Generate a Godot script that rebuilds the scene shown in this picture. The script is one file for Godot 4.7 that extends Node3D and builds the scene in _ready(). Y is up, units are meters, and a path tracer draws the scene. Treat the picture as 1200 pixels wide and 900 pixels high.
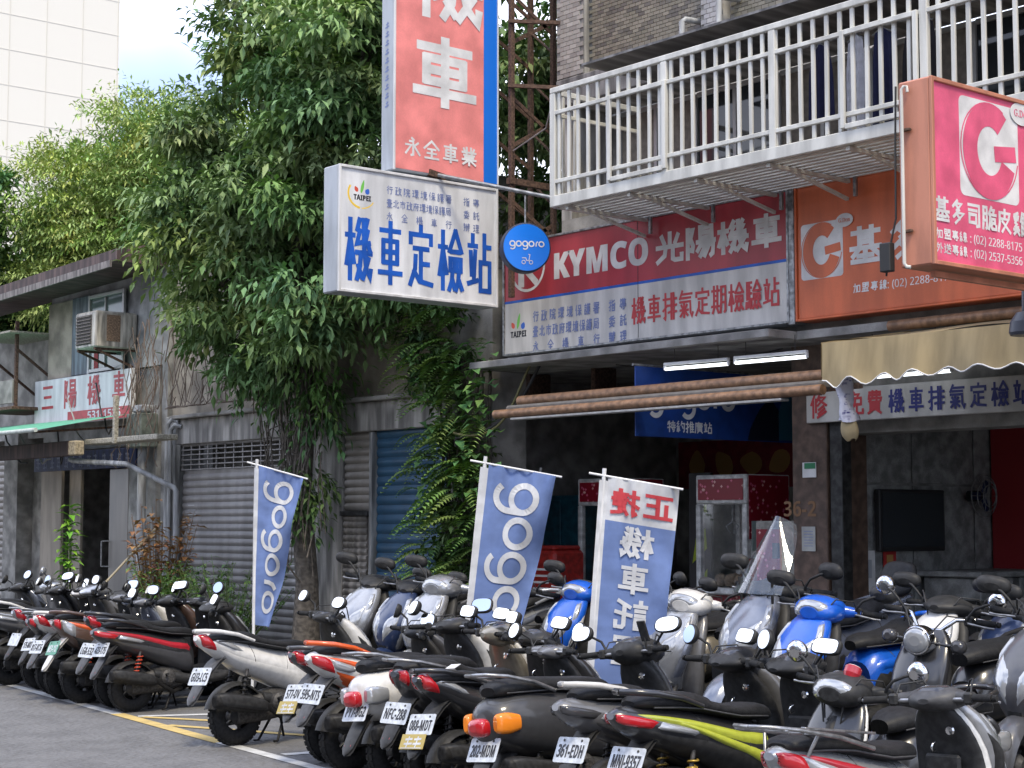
extends Node3D
# Row of parked scooters in front of a Taipei motorcycle shop. Units are metres, y up, the facades run along x and face +z.

class B:
	# collects triangles with normals; a, b, c run counter-clockwise seen from outside and are stored clockwise
	var v := PackedVector3Array()
	var n := PackedVector3Array()
	var c := PackedColorArray()
	var col := Color.WHITE
	func _p(a: Vector3, na: Vector3) -> void:
		v.push_back(a); n.push_back(na); c.push_back(col)
	func tri(a: Vector3, b: Vector3, d: Vector3) -> void:
		var nn := (b - a).cross(d - a).normalized()
		_p(a, nn); _p(d, nn); _p(b, nn)
	func trin(a: Vector3, b: Vector3, d: Vector3, na: Vector3, nb: Vector3, nd: Vector3) -> void:
		var g := (b - a).cross(d - a)
		if g.length_squared() < 1e-16: return
		if g.dot(na + nb + nd) < 0.0:
			_p(a, na); _p(b, nb); _p(d, nd)
		else:
			_p(a, na); _p(d, nd); _p(b, nb)
	func quad(a: Vector3, b: Vector3, d: Vector3, e: Vector3) -> void:
		tri(a, b, d); tri(a, d, e)
	func box(o: Vector3, s: Vector3, bev := 0.0, bs := Basis.IDENTITY) -> void:
		var h := s * 0.5
		if bev <= 0.0:
			for ax in 3:
				for sg in [-1.0, 1.0]:
					var u := (ax + 1) % 3
					var w := (ax + 2) % 3
					var q := []
					for k in [[-1, -1], [1, -1], [1, 1], [-1, 1]]:
						var p := Vector3.ZERO
						p[ax] = sg * h[ax]; p[u] = k[0] * h[u] * sg; p[w] = k[1] * h[w]
						q.append(o + bs * p)
					quad(q[0], q[1], q[2], q[3])
			return
		bev = minf(bev, minf(h.x, minf(h.y, h.z)) * 0.95)
		for ax in 3:
			for sg in [-1.0, 1.0]:
				var u := (ax + 1) % 3
				var w := (ax + 2) % 3
				var q := []
				for k in [[-1, -1], [1, -1], [1, 1], [-1, 1]]:
					var p := Vector3.ZERO
					p[ax] = sg * h[ax]; p[u] = k[0] * (h[u] - bev) * sg; p[w] = k[1] * (h[w] - bev)
					q.append(o + bs * p)
				quad(q[0], q[1], q[2], q[3])
		for ax in 3:   # edges along ax
			var u := (ax + 1) % 3
			var w := (ax + 2) % 3
			for su in [-1.0, 1.0]:
				for sw in [-1.0, 1.0]:
					var nn := Vector3.ZERO
					nn[u] = su; nn[w] = sw
					nn = (bs * nn).normalized()
					var q := []
					for t in [[-1, 0], [1, 0], [1, 1], [-1, 1]]:
						var p := Vector3.ZERO
						p[ax] = t[0] * (h[ax] - bev)
						p[u] = su * (h[u] - (bev if t[1] == 1 else 0.0)); p[w] = sw * (h[w] - (0.0 if t[1] == 1 else bev))
						q.append(o + bs * p)
					trin(q[0], q[1], q[2], nn, nn, nn); trin(q[0], q[2], q[3], nn, nn, nn)
		for sx in [-1.0, 1.0]:
			for sy in [-1.0, 1.0]:
				for sz in [-1.0, 1.0]:
					var nn := (bs * Vector3(sx, sy, sz)).normalized()
					var a := o + bs * Vector3(sx * h.x, sy * (h.y - bev), sz * (h.z - bev))
					var b := o + bs * Vector3(sx * (h.x - bev), sy * h.y, sz * (h.z - bev))
					var d := o + bs * Vector3(sx * (h.x - bev), sy * (h.y - bev), sz * h.z)
					trin(a, b, d, nn, nn, nn)
	func bar(a: Vector3, b: Vector3, w: float, d: float, bev := 0.0) -> void:
		# a box from a to b, w wide (sideways) and d deep
		var z := (b - a).normalized()
		var up := Vector3.UP if absf(z.y) < 0.95 else Vector3(0, 0, 1)
		var x := up.cross(z).normalized()
		box((a + b) * 0.5, Vector3(w, d, (b - a).length()), bev, Basis(x, z.cross(x), z))
	func grid(P: Array, closed_i := false, closed_j := false, hint = null) -> void:
		# P[i][j]; smooth normals, turned away from hint (one centre per i) when given
		var ni := P.size()
		var nj: int = P[0].size()
		var N := []
		for i in ni:
			var row := PackedVector3Array()
			for j in nj:
				var a: Vector3 = P[(i + 1) % ni if closed_i else mini(i + 1, ni - 1)][j]
				var b: Vector3 = P[(i - 1 + ni) % ni if closed_i else maxi(i - 1, 0)][j]
				var e: Vector3 = P[i][(j + 1) % nj if closed_j else mini(j + 1, nj - 1)]
				var f: Vector3 = P[i][(j - 1 + nj) % nj if closed_j else maxi(j - 1, 0)]
				var nn := (a - b).cross(e - f)
				if nn.length_squared() < 1e-18:
					nn = (P[i][j] - hint[i]) if hint != null else Vector3.UP
				nn = nn.normalized()
				if hint != null and nn.dot(P[i][j] - hint[i]) < 0.0: nn = -nn
				row.push_back(nn)
			N.append(row)
		for i in (ni if closed_i else ni - 1):
			var i2 := (i + 1) % ni
			for j in (nj if closed_j else nj - 1):
				var j2 := (j + 1) % nj
				trin(P[i][j], P[i2][j], P[i2][j2], N[i][j], N[i2][j], N[i2][j2])
				trin(P[i][j], P[i2][j2], P[i][j2], N[i][j], N[i2][j2], N[i][j2])
	func fan(ring: PackedVector3Array, nn: Vector3) -> void:
		var o := Vector3.ZERO
		for p in ring: o += p
		o /= ring.size()
		for j in ring.size():
			trin(o, ring[j], ring[(j + 1) % ring.size()], nn, nn, nn)
	func tube(pts: Array, r, seg := 8, caps := true) -> void:
		# r is one radius or one per point
		var P := []
		var up := Vector3.UP
		var hints := []
		var last := Vector3.ZERO
		for i in pts.size():
			var t: Vector3 = (pts[mini(i + 1, pts.size() - 1)] - pts[maxi(i - 1, 0)]).normalized()
			if i == 0:
				if absf(t.y) > 0.9: up = Vector3(1, 0, 0)
			else:
				up = last
			var x := up.cross(t)
			if x.length() < 1e-4: x = Vector3(0, 0, 1).cross(t)
			x = x.normalized()
			var y := t.cross(x).normalized()
			last = y
			var rr: float = r[i] if r is Array else r
			var ring := PackedVector3Array()
			for k in seg:
				var a := TAU * k / seg
				ring.push_back(pts[i] + x * cos(a) * rr + y * sin(a) * rr)
			P.append(ring); hints.append(pts[i])
		grid(P, false, true, hints)
		if caps:
			fan(P[0], (pts[0] - pts[1]).normalized())
			fan(P[-1], (pts[-1] - pts[-2]).normalized())
	func lathe(prof: Array, seg := 16, xf := Transform3D.IDENTITY, arc := TAU) -> void:
		# prof: Vector2(radius, height along local y)
		var P := []
		var closed := arc > TAU - 0.001
		for k in (seg if closed else seg + 1):
			var a := arc * k / seg
			var row := PackedVector3Array()
			for q in prof: row.push_back(xf * Vector3(q.x * cos(a), q.y, q.x * sin(a)))
			P.append(row)
		# flat-shaded along the profile, smooth round it
		for j in prof.size() - 1:
			var e: Vector2 = prof[j + 1] - prof[j]
			if e.length() < 1e-6: continue
			var nl := Vector2(e.y, -e.x).normalized()
			for k in (seg if closed else seg):
				var k2 := (k + 1) % P.size()
				var a1 := arc * k / seg
				var a2 := arc * (k + 1) / seg
				var n1 := (xf.basis * Vector3(nl.x * cos(a1), nl.y, nl.x * sin(a1))).normalized()
				var n2 := (xf.basis * Vector3(nl.x * cos(a2), nl.y, nl.x * sin(a2))).normalized()
				trin(P[k][j], P[k2][j], P[k2][j + 1], n1, n2, n2)
				trin(P[k][j], P[k2][j + 1], P[k][j + 1], n1, n2, n1)
	func prism(poly: PackedVector2Array, d: float, xf := Transform3D.IDENTITY) -> void:
		# polygon in local xy, from z = 0 to z = d
		var idx := Geometry2D.triangulate_polygon(poly)
		var nf := (xf.basis * Vector3(0, 0, 1)).normalized() * signf(d)
		for k in range(0, idx.size(), 3):
			var q := []
			var q2 := []
			for t in 3:
				var p := poly[idx[k + t]]
				q.append(xf * Vector3(p.x, p.y, d)); q2.append(xf * Vector3(p.x, p.y, 0))
			trin(q[0], q[1], q[2], nf, nf, nf); trin(q2[0], q2[1], q2[2], -nf, -nf, -nf)
		var cw := 1.0 if Geometry2D.is_polygon_clockwise(poly) else -1.0
		for k in poly.size():
			var a := poly[k]
			var b := poly[(k + 1) % poly.size()]
			var e := (b - a).normalized()
			var nn := (xf.basis * Vector3(-e.y * cw, e.x * cw, 0)).normalized()
			trin(xf * Vector3(a.x, a.y, 0), xf * Vector3(b.x, b.y, 0), xf * Vector3(b.x, b.y, d), nn, nn, nn)
			trin(xf * Vector3(a.x, a.y, 0), xf * Vector3(b.x, b.y, d), xf * Vector3(a.x, a.y, d), nn, nn, nn)
	func mesh() -> ArrayMesh:
		var m := ArrayMesh.new()
		if v.is_empty(): return m
		var a := []
		a.resize(Mesh.ARRAY_MAX)
		a[Mesh.ARRAY_VERTEX] = v; a[Mesh.ARRAY_NORMAL] = n; a[Mesh.ARRAY_COLOR] = c
		m.add_surface_from_arrays(Mesh.PRIMITIVE_TRIANGLES, a)
		return m

var rng := RandomNumberGenerator.new()
var mats := {}
var tex := {}
var taken := {}

func V(x: float, y: float, z: float) -> Vector3: return Vector3(x, y, z)
func lin(r: float, g: float, b: float) -> Color: return Color(r, g, b).linear_to_srgb()
func rr(a: float, b: float) -> float: return rng.randf_range(a, b)

func numbered(called: String) -> String:
	if not taken.has(called):
		taken[called] = 0
		return called
	taken[called] += 1
	return "%s_%03d" % [called, taken[called]]

func thing(called: String, label: String, category: String, at := Vector3.ZERO, turn := 0.0, group := "") -> Node3D:
	var o := Node3D.new()
	o.name = numbered(called)
	add_child(o, true)
	o.position = at; o.rotation.y = turn
	o.set_meta("label", label); o.set_meta("category", category)
	if group != "": o.set_meta("group", group)
	return o

func part(parent: Node, called: String, m: Mesh, material: Material, xf := Transform3D.IDENTITY) -> MeshInstance3D:
	var o := MeshInstance3D.new()
	o.name = called
	o.mesh = m
	o.material_override = material
	o.transform = xf
	parent.add_child(o, true)
	return o

func struct(called: String, m: Mesh, material: Material) -> MeshInstance3D:
	var o := part(self, numbered(called), m, material)
	o.set_meta("kind", "structure")
	return o

func bm(f: Callable) -> ArrayMesh:
	var b := B.new()
	f.call(b)
	return b.mesh()

func boxm(s: Vector3, bev := 0.0, o := Vector3.ZERO) -> ArrayMesh:
	var b := B.new()
	b.box(o, s, bev)
	return b.mesh()

# ---------------------------------------------------------------- textures and materials
func noise_tex(key: String, size: int, freq: float, lo: float, hi: float, stretch := 1.0, octaves := 4, seed_ := 1, speck := 0.0) -> ImageTexture:
	if tex.has(key): return tex[key]
	var f := FastNoiseLite.new()
	f.seed = seed_; f.frequency = freq; f.fractal_octaves = octaves
	f.noise_type = FastNoiseLite.TYPE_SIMPLEX_SMOOTH
	var src := f.get_seamless_image(size, int(size / stretch), false, false, 0.15)
	if stretch != 1.0: src.resize(size, size, Image.INTERPOLATE_BILINEAR)
	var im := Image.create(size, size, true, Image.FORMAT_RGB8)
	var r := RandomNumberGenerator.new()
	r.seed = seed_ + 77
	for y in size:
		for x in size:
			var t := src.get_pixel(x, y).r
			t = clampf((t - 0.5) * 1.7 + 0.5, 0.0, 1.0)
			var g := lerpf(lo, hi, t)
			if speck > 0.0: g *= 1.0 + r.randf_range(-speck, speck)
			g = clampf(g, 0.0, 1.0)
			im.set_pixel(x, y, Color(g, g, g))
	im.generate_mipmaps()
	tex[key] = ImageTexture.create_from_image(im)
	return tex[key]

func normal_tex(key: String, size: int, freq: float, strength: float, seed_ := 5) -> ImageTexture:
	if tex.has(key): return tex[key]
	var f := FastNoiseLite.new()
	f.seed = seed_; f.frequency = freq; f.fractal_octaves = 4
	var src := f.get_seamless_image(size, size, false, false, 0.15)
	src.convert(Image.FORMAT_RGBA8)
	src.bump_map_to_normal_map(strength)
	src.generate_mipmaps()
	tex[key] = ImageTexture.create_from_image(src)
	return tex[key]

func mat(key: String, color := Color.WHITE, rough := 0.6, metal := 0.0, t := "", scale_ := 1.0) -> StandardMaterial3D:
	if mats.has(key): return mats[key]
	var m := StandardMaterial3D.new()
	m.albedo_color = color; m.roughness = rough; m.metallic = metal
	if t != "":
		m.albedo_texture = tex[t]
		m.uv1_triplanar = true
		m.uv1_world_triplanar = t.begins_with("w_")
		m.uv1_scale = Vector3.ONE * scale_
	mats[key] = m
	return m

func paint(key: String, color: Color, rough := 0.28) -> StandardMaterial3D:
	# sprayed bodywork under clear lacquer, with a film of road dust in the roughness
	if mats.has(key): return mats[key]
	var m := mat(key, color, rough, 0.0, "grime", 2.2)
	m.clearcoat_enabled = true; m.clearcoat = 0.6; m.clearcoat_roughness = 0.12
	return m

func make_textures() -> void:
	noise_tex("grime", 256, 0.03, 0.91, 1.0, 1.0, 5, 3, 0.03)
	noise_tex("plastic", 256, 0.03, 0.72, 1.0, 1.0, 4, 8, 0.08)
	noise_tex("w_wall", 512, 0.010, 0.72, 1.0, 1.0, 6, 11, 0.05)
	noise_tex("w_streak", 512, 0.02, 0.62, 1.0, 7.0, 5, 21, 0.04)
	noise_tex("w_soft", 512, 0.012, 0.84, 1.0, 5.0, 6, 22, 0.02)
	noise_tex("w_asphalt", 512, 0.012, 0.88, 1.0, 1.0, 6, 31, 0.10)
	noise_tex("w_fine", 256, 0.05, 0.7, 1.0, 1.0, 3, 41, 0.06)
	noise_tex("rust", 512, 0.02, 0.62, 1.0, 1.0, 6, 51, 0.1)
	noise_tex("cloth", 256, 0.02, 0.86, 1.0, 1.0, 3, 61, 0.02)
	normal_tex("bump", 256, 0.05, 3.0)
	normal_tex("bump_fine", 256, 0.15, 4.0, 9)

func bumped(m: StandardMaterial3D, which: String, amount: float) -> StandardMaterial3D:
	m.normal_enabled = true; m.normal_texture = tex[which]; m.normal_scale = amount
	if not m.uv1_triplanar:
		m.uv1_triplanar = true
	return m

func common_materials() -> void:
	bumped(mat("asphalt", lin(0.155, 0.153, 0.151), 0.9, 0.0, "w_asphalt", 0.35), "bump_fine", 0.5)
	bumped(mat("pavement", lin(0.16, 0.155, 0.15), 0.85, 0.0, "w_wall", 0.5), "bump", 0.4)
	mat("paint_white", lin(0.6, 0.6, 0.58), 0.8, 0.0, "w_asphalt", 0.9)
	mat("paint_yellow", lin(0.60, 0.44, 0.16), 0.8, 0.0, "w_asphalt", 0.9)
	mat("concrete", lin(0.42, 0.40, 0.36), 0.9, 0.0, "w_streak", 0.5)
	mat("cement", lin(0.36, 0.345, 0.31), 0.9, 0.0, "w_wall", 0.45)
	mat("old_plaster", lin(0.42, 0.37, 0.29), 0.9, 0.0, "w_wall", 0.35)
	mat("grey_plaster", lin(0.38, 0.385, 0.375), 0.9, 0.0, "w_wall", 0.5)
	mat("inside_wall", lin(0.36, 0.345, 0.31), 0.9, 0.0, "w_wall", 0.6)
	mat("soffit", lin(0.34, 0.33, 0.31), 0.9, 0.0, "w_wall", 0.5)
	mat("white_steel", lin(0.66, 0.65, 0.59), 0.45, 0.0, "w_soft", 0.8)
	mat("white_box", lin(0.72, 0.72, 0.71), 0.4, 0.0, "w_soft", 0.6)
	mat("grey_box", lin(0.42, 0.45, 0.48), 0.45, 0.0, "w_soft", 0.6)
	mat("rusty", lin(0.16, 0.095, 0.065), 0.85, 0.2, "rust", 2.5)
	mat("rusty_pipe", lin(0.33, 0.185, 0.10), 0.5, 0.1, "w_fine", 0.9)
	mat("galvanised", lin(0.45, 0.46, 0.46), 0.4, 0.7, "rust", 1.2)
	mat("pvc", lin(0.52, 0.53, 0.52), 0.5, 0.0, "w_streak", 1.0)
	mat("cable", lin(0.02, 0.02, 0.02), 0.6)
	mat("cable_grey", lin(0.3, 0.29, 0.27), 0.6)
	mat("shutter_grey", lin(0.30, 0.285, 0.27), 0.5, 0.25, "w_soft", 0.5)
	mat("shutter_brown", lin(0.30, 0.27, 0.23), 0.5, 0.2, "w_soft", 0.5)
	mat("shutter_blue", lin(0.025, 0.085, 0.15), 0.45, 0.1, "w_soft", 0.5)
	mat("black_board", lin(0.03, 0.03, 0.03), 0.6)
	mat("brown_wood", lin(0.075, 0.045, 0.035), 0.8, 0.0, "w_streak", 0.9)
	mat("glass_dark", lin(0.03, 0.035, 0.04), 0.05)
	mat("stucco_white", lin(0.63, 0.605, 0.535), 0.85)
# ---------------------------------------------------------------- lettering drawn stroke by stroke (the fonts hold no Chinese)
var comps := {
	"木": "5 30 95 30;50 5 50 98;48 34 8 75;52 34 94 72",
	"幾": "22 4 8 20 24 22 6 42 34 40;72 4 58 20 74 22 58 42 86 40;2 56 98 56;30 58 26 76 6 97;14 76 34 92;48 4 52 50 66 80 92 96 95 82;80 64 44 96;78 44 90 54",
	"車": "12 16 88 16;22 32 78 32;22 32 22 66;78 32 78 66;22 49 78 49;22 66 78 66;6 82 94 82;50 3 50 98",
	"定": "50 2 50 14;8 30 8 16 92 16 92 30;22 38 80 38;50 38 50 88;50 62 82 62;28 50 26 70 6 96;22 74 44 90 96 94",
	"僉": "50 2 6 36;50 2 94 36;28 36 72 36;12 48 42 48 42 66 12 66 12 48;58 48 88 48 88 66 58 66 58 48;28 68 22 84 4 98;26 80 44 96;74 68 68 84 52 98;72 80 96 96",
	"立": "50 4 50 20;8 22 92 22;28 32 38 70;76 30 62 74;2 84 98 78",
	"占": "45 2 45 46;45 22 92 22;12 48 88 48 88 94 12 94 12 48",
	"光": "50 4 50 46;20 12 30 36;80 12 70 36;4 48 96 48;36 50 32 76 6 96;62 50 62 88 70 94 94 94 94 78",
	"阜": "12 4 12 98;12 8 70 8 44 36 74 60 66 74 40 72",
	"昜": "18 4 82 4 82 38 18 38 18 4;18 21 82 21;2 50 98 50;30 52 4 78;22 62 92 62 88 92 78 97;48 64 20 96;68 64 44 97",
	"手": "6 24 94 24;55 3 55 88 50 97 25 92;4 66 96 48",
	"非": "36 4 36 98;2 24 36 24;2 48 36 48;2 74 36 70;64 4 64 98;64 24 98 24;64 48 98 48;64 72 98 72",
	"氣": "24 2 6 30;20 14 92 14;20 28 82 28;8 42 80 42 82 82 92 97 98 84;10 72 66 72;38 50 38 98;18 54 28 64;58 54 48 64;36 74 12 94;40 74 64 92",
	"其": "2 18 98 18;28 2 28 74;72 2 72 74;28 36 72 36;28 54 72 54;2 74 98 74;34 78 14 97;66 78 88 97",
	"月": "16 6 16 60 4 97;16 6 86 6 86 92 70 96;16 34 86 34;16 62 86 62",
	"馬": "16 6 16 64;16 6 88 6;52 6 52 64;16 24 84 24;16 44 84 44;16 64 92 64 86 94 70 96;10 76 4 96;28 76 32 92;46 74 54 90;64 72 70 84",
	"基": "6 14 94 14;30 2 30 58;70 2 70 58;30 28 70 28;30 42 70 42;2 58 98 58;32 58 8 80;68 58 94 80;50 66 50 94;26 80 74 80;6 95 94 95",
	"多": "46 2 14 28;34 14 76 14 40 44;36 22 52 34;58 40 16 72;46 54 90 54 30 97;44 64 60 78",
	"司": "10 8 90 8 90 92 72 96;12 30 72 30;16 48 66 48 66 82 16 82 16 48",
	"危": "40 2 8 32;32 14 72 14 58 32;8 34 96 34;20 34 16 70 2 97;34 52 80 52 80 70 60 70;36 52 36 88 44 95 94 95 94 80",
	"皮": "12 16 90 16 84 32;12 16 12 60 2 97;50 2 50 40;18 42 80 42 30 97;30 52 92 97",
	"奚": "80 4 20 14;18 22 26 34;50 20 54 32;84 18 72 34;50 36 30 48 56 54 26 66 82 66;4 78 96 78;50 66 46 84 8 98;54 80 94 98",
	"隹": "34 2 6 40;24 26 24 98;60 4 68 18;24 24 96 24;24 46 90 46;24 68 90 68;24 92 98 92;60 24 60 92",
	"加": "4 28 48 28 46 88 36 94;26 4 24 50 6 96;60 24 94 24 94 90 60 90 60 24",
	"盟": "12 4 44 4 44 44 12 44 12 4;12 24 44 24;58 4 58 36 50 50;58 4 92 4 92 46 84 50;58 18 92 18;58 32 92 32;16 62 16 94;16 62 84 62 84 94;38 62 38 94;62 62 62 94;2 95 98 95",
	"專": "10 10 90 10;22 20 78 20 78 46 22 46 22 20;22 33 78 33;50 2 50 56;14 56 84 54;4 68 96 68;72 58 72 92 58 96;28 76 38 86",
	"糸": "56 2 16 22 62 24 8 48 78 46;44 48 44 74;22 62 10 92;46 76 48 94;68 60 84 84",
	"泉": "50 2 42 12;18 12 82 12 82 42 18 42 18 12;18 27 82 27;50 42 50 92 40 96;8 54 40 54 10 88;88 50 62 62;56 54 94 92",
	"外": "32 4 6 50;26 22 52 22 40 60 8 96;22 44 40 58;70 4 70 98;70 36 96 56",
	"送": "10 6 20 18;4 34 22 34 14 62 22 72;4 92 24 78 50 92 98 92;44 4 52 16;80 4 70 18;34 22 92 22;34 42 96 42;62 22 60 48 36 76;64 46 92 74",
	"永": "46 2 58 12;32 20 54 20 54 90 42 94;8 40 42 40 8 86;84 26 60 44;56 40 94 88",
	"全": "50 2 4 44;50 2 96 44;26 46 74 46;22 68 78 68;50 46 50 92;8 94 92 94",
	"業": "36 2 36 26;64 2 64 26;16 8 24 24;84 8 76 24;6 28 94 28;30 30 36 42;70 30 64 42;16 44 84 44;22 56 78 56;6 68 94 68;50 44 50 98;46 70 10 94;54 70 90 94",
	"行": "34 2 8 26;38 26 6 56;24 44 24 98;50 14 94 14;44 40 98 40;76 40 76 92 60 96",
	"正": "6 8 94 8;52 8 52 92;22 40 22 92;52 46 88 46;2 92 98 92",
	"攵": "36 2 8 40;26 22 96 22;78 22 64 60 4 97;22 36 50 74 96 97",
	"完": "50 2 50 12;6 28 6 14 94 14 94 28;24 36 76 36;4 54 96 54;34 54 30 78 4 97;60 54 60 88 70 95 95 94 95 78",
	"王": "6 14 94 14;10 48 90 48;2 88 98 80;50 14 50 84",
	"睘": "12 4 88 4 88 20 12 20 12 4;38 4 38 20;62 4 62 20;2 30 98 30;24 38 76 38 76 54 24 54 24 38;46 54 4 84;36 66 36 96 56 86;86 56 62 68;52 62 96 96",
	"土": "8 34 92 34;50 4 50 80;2 86 98 74",
	"竟": "50 2 50 10;10 12 90 12;30 18 34 28;70 18 66 28;2 32 98 32;20 42 80 42 80 66 20 66 20 42;20 54 80 54;36 66 32 82 4 97;60 66 60 90 70 95 96 94 96 82",
	"人": "70 2 8 50;46 34 46 98",
	"呆": "22 6 78 6 78 36 22 36 22 6;2 54 98 54;50 38 50 98;48 56 6 92;52 56 96 90",
	"言": "50 2 50 12;4 18 96 18;16 34 84 34;16 50 84 50;18 64 82 64 82 94 18 94 18 64",
	"蒦": "4 10 96 10;30 2 30 18;70 2 70 18;30 20 10 44;22 34 22 66;22 34 90 34;22 44 86 44;22 55 86 55;22 66 92 66;56 24 56 66;12 76 82 76 24 98;26 80 94 98",
	"署": "12 4 88 4 88 24 12 24 12 4;38 4 38 24;62 4 62 24;18 38 76 38;46 28 46 54;4 54 96 54;88 32 8 76;30 66 80 66 80 97 30 97 30 66;30 81 80 81",
	"旨": "84 6 16 24;16 2 16 36 24 42 92 42 92 32;18 54 84 54 84 97 18 97 18 54;18 75 84 75",
	"導": "8 4 16 12;4 20 18 20 10 40 20 48;2 56 22 52 96 54;40 2 46 8;70 2 62 10;28 12 94 12;40 20 82 20 82 46 40 46 40 20;40 29 82 29;40 38 82 38;4 68 96 68;68 58 68 92 54 96;26 76 36 86",
	"臺": "20 6 80 6;50 0 50 18;10 18 90 18;28 26 72 26 72 38 28 38 28 26;8 54 8 44 92 44 92 54;20 56 80 56;48 58 24 72 76 70;50 74 50 94;22 82 78 82;6 96 94 96",
	"北": "36 4 36 96;4 32 36 32;2 84 36 72;62 4 62 86 70 94 96 94 96 76;92 26 62 44",
	"市": "50 2 50 14;4 20 96 20;18 38 18 86;18 38 82 38 82 80 70 84;50 20 50 98",
	"府": "50 2 52 12;12 14 96 14;12 14 12 60 2 97;40 22 22 52;32 42 32 97;44 42 98 42;80 22 80 90 66 94;52 56 62 72",
	"局": "14 8 86 8 86 30 14 30;14 8 14 60 2 97;14 46 92 46 88 92 76 96;32 62 66 62 66 86 32 86 32 62",
	"委": "76 4 20 12;4 24 96 24;50 10 50 52;46 28 10 50;54 28 92 50;4 66 96 66;46 52 26 78 84 97;72 66 58 84 10 98",
	"乇": "84 6 14 24;2 52 98 44;46 20 46 86 56 94 96 94 96 76",
	"辦": "16 2 16 12;2 14 32 14;8 22 12 34;26 22 22 34;2 36 34 36;4 56 32 56;18 36 18 80 4 98;38 36 62 36 60 84 52 90;50 8 48 50 38 94;82 2 82 12;68 14 98 14;74 22 78 34;92 22 88 34;66 36 98 36;68 56 96 56;82 36 82 98",
	"里": "14 6 86 6 86 50 14 50 14 6;14 28 86 28;50 6 50 94;12 72 88 72;2 95 98 95",
	"免": "40 2 10 30;34 12 70 12 58 26;18 28 84 28 84 56 18 56 18 28;50 28 44 60 6 97;58 56 58 88 66 95 95 94 95 78",
	"費": "16 8 82 8 82 20;16 20 82 20;16 20 14 34 88 34 84 46;38 2 36 30 16 48;62 2 62 46;24 50 76 50 76 82 24 82 24 50;24 60 76 60;24 71 76 71;38 84 12 98;62 84 88 98",
	"修": "24 2 4 44;16 28 16 98;32 20 32 76;52 2 38 30;48 14 84 14 42 48;52 24 92 48;76 50 48 66;82 62 46 84;90 74 42 98",
	"三": "12 14 88 14;20 50 80 50;4 88 96 88",
	"疌": "4 18 88 18;50 2 50 84;16 32 84 32 84 50 16 50;2 40 98 40;50 62 88 62;26 60 22 80 2 98;20 82 50 92 98 97",
	"運": "8 6 18 18;4 34 20 34 12 62 22 74;2 94 24 80 50 93 98 93;34 16 34 6 94 6 94 16;44 28 84 28 84 58 44 58 44 28;44 43 84 43;36 70 94 70;64 16 64 84",
	"特": "14 10 6 34;10 24 44 24;26 4 26 98;2 62 46 52;70 2 70 36;52 18 92 18;46 38 98 38;46 58 98 58;80 44 80 90 68 95;56 66 64 80",
	"勺": "30 2 8 36;22 20 90 20 86 88 70 95;36 44 56 62",
	"廣": "50 2 52 10;10 12 96 12;10 12 10 60 2 97;24 26 92 26;42 18 42 38;72 18 72 38;22 38 94 38;32 48 84 48 84 78 32 78 32 48;58 38 58 78;32 63 84 63;44 82 26 97;70 82 90 97",
}
# two-part characters: left part, right part, where the split lies
var pairs := {
	"機": ["木", "幾", 36], "檢": ["木", "僉", 38], "站": ["立", "占", 44], "陽": ["阜", "昜", 34], "排": ["手", "非", 36], "期": ["其", "月", 56], "驗": ["馬", "僉", 44],
	"脆": ["月", "危", 38], "雞": ["奚", "隹", 50], "線": ["糸", "泉", 44], "政": ["正", "攵", 46], "院": ["阜", "完", 34], "環": ["王", "睘", 34], "境": ["土", "竟", 36],
	"保": ["人", "呆", 34], "護": ["言", "蒦", 38], "指": ["手", "旨", 40], "託": ["言", "乇", 44], "理": ["王", "里", 38], "捷": ["手", "疌", 38], "約": ["糸", "勺", 46], "推": ["手", "隹", 40],
}

func strokes_of(s: String) -> Array:
	var out := []
	for one in s.split(";"):
		var q := one.split(" ")
		var pl := PackedVector2Array()
		for k in range(0, q.size() - 1, 2): pl.push_back(Vector2(float(q[k]), float(q[k + 1])) / 100.0)
		out.append(pl)
	return out

func glyph(ch: String) -> Array:
	if pairs.has(ch):
		var out := []
		var sp: float = pairs[ch][2] / 100.0
		for pl in strokes_of(comps[pairs[ch][0]]):
			var q := PackedVector2Array()
			for p in pl: q.push_back(Vector2(p.x * (sp - 0.03), p.y))
			out.append(q)
		for pl in strokes_of(comps[pairs[ch][1]]):
			var q := PackedVector2Array()
			for p in pl: q.push_back(Vector2(sp + 0.03 + p.x * (1.0 - sp - 0.03), p.y))
			out.append(q)
		return out
	return strokes_of(comps[ch])

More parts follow.
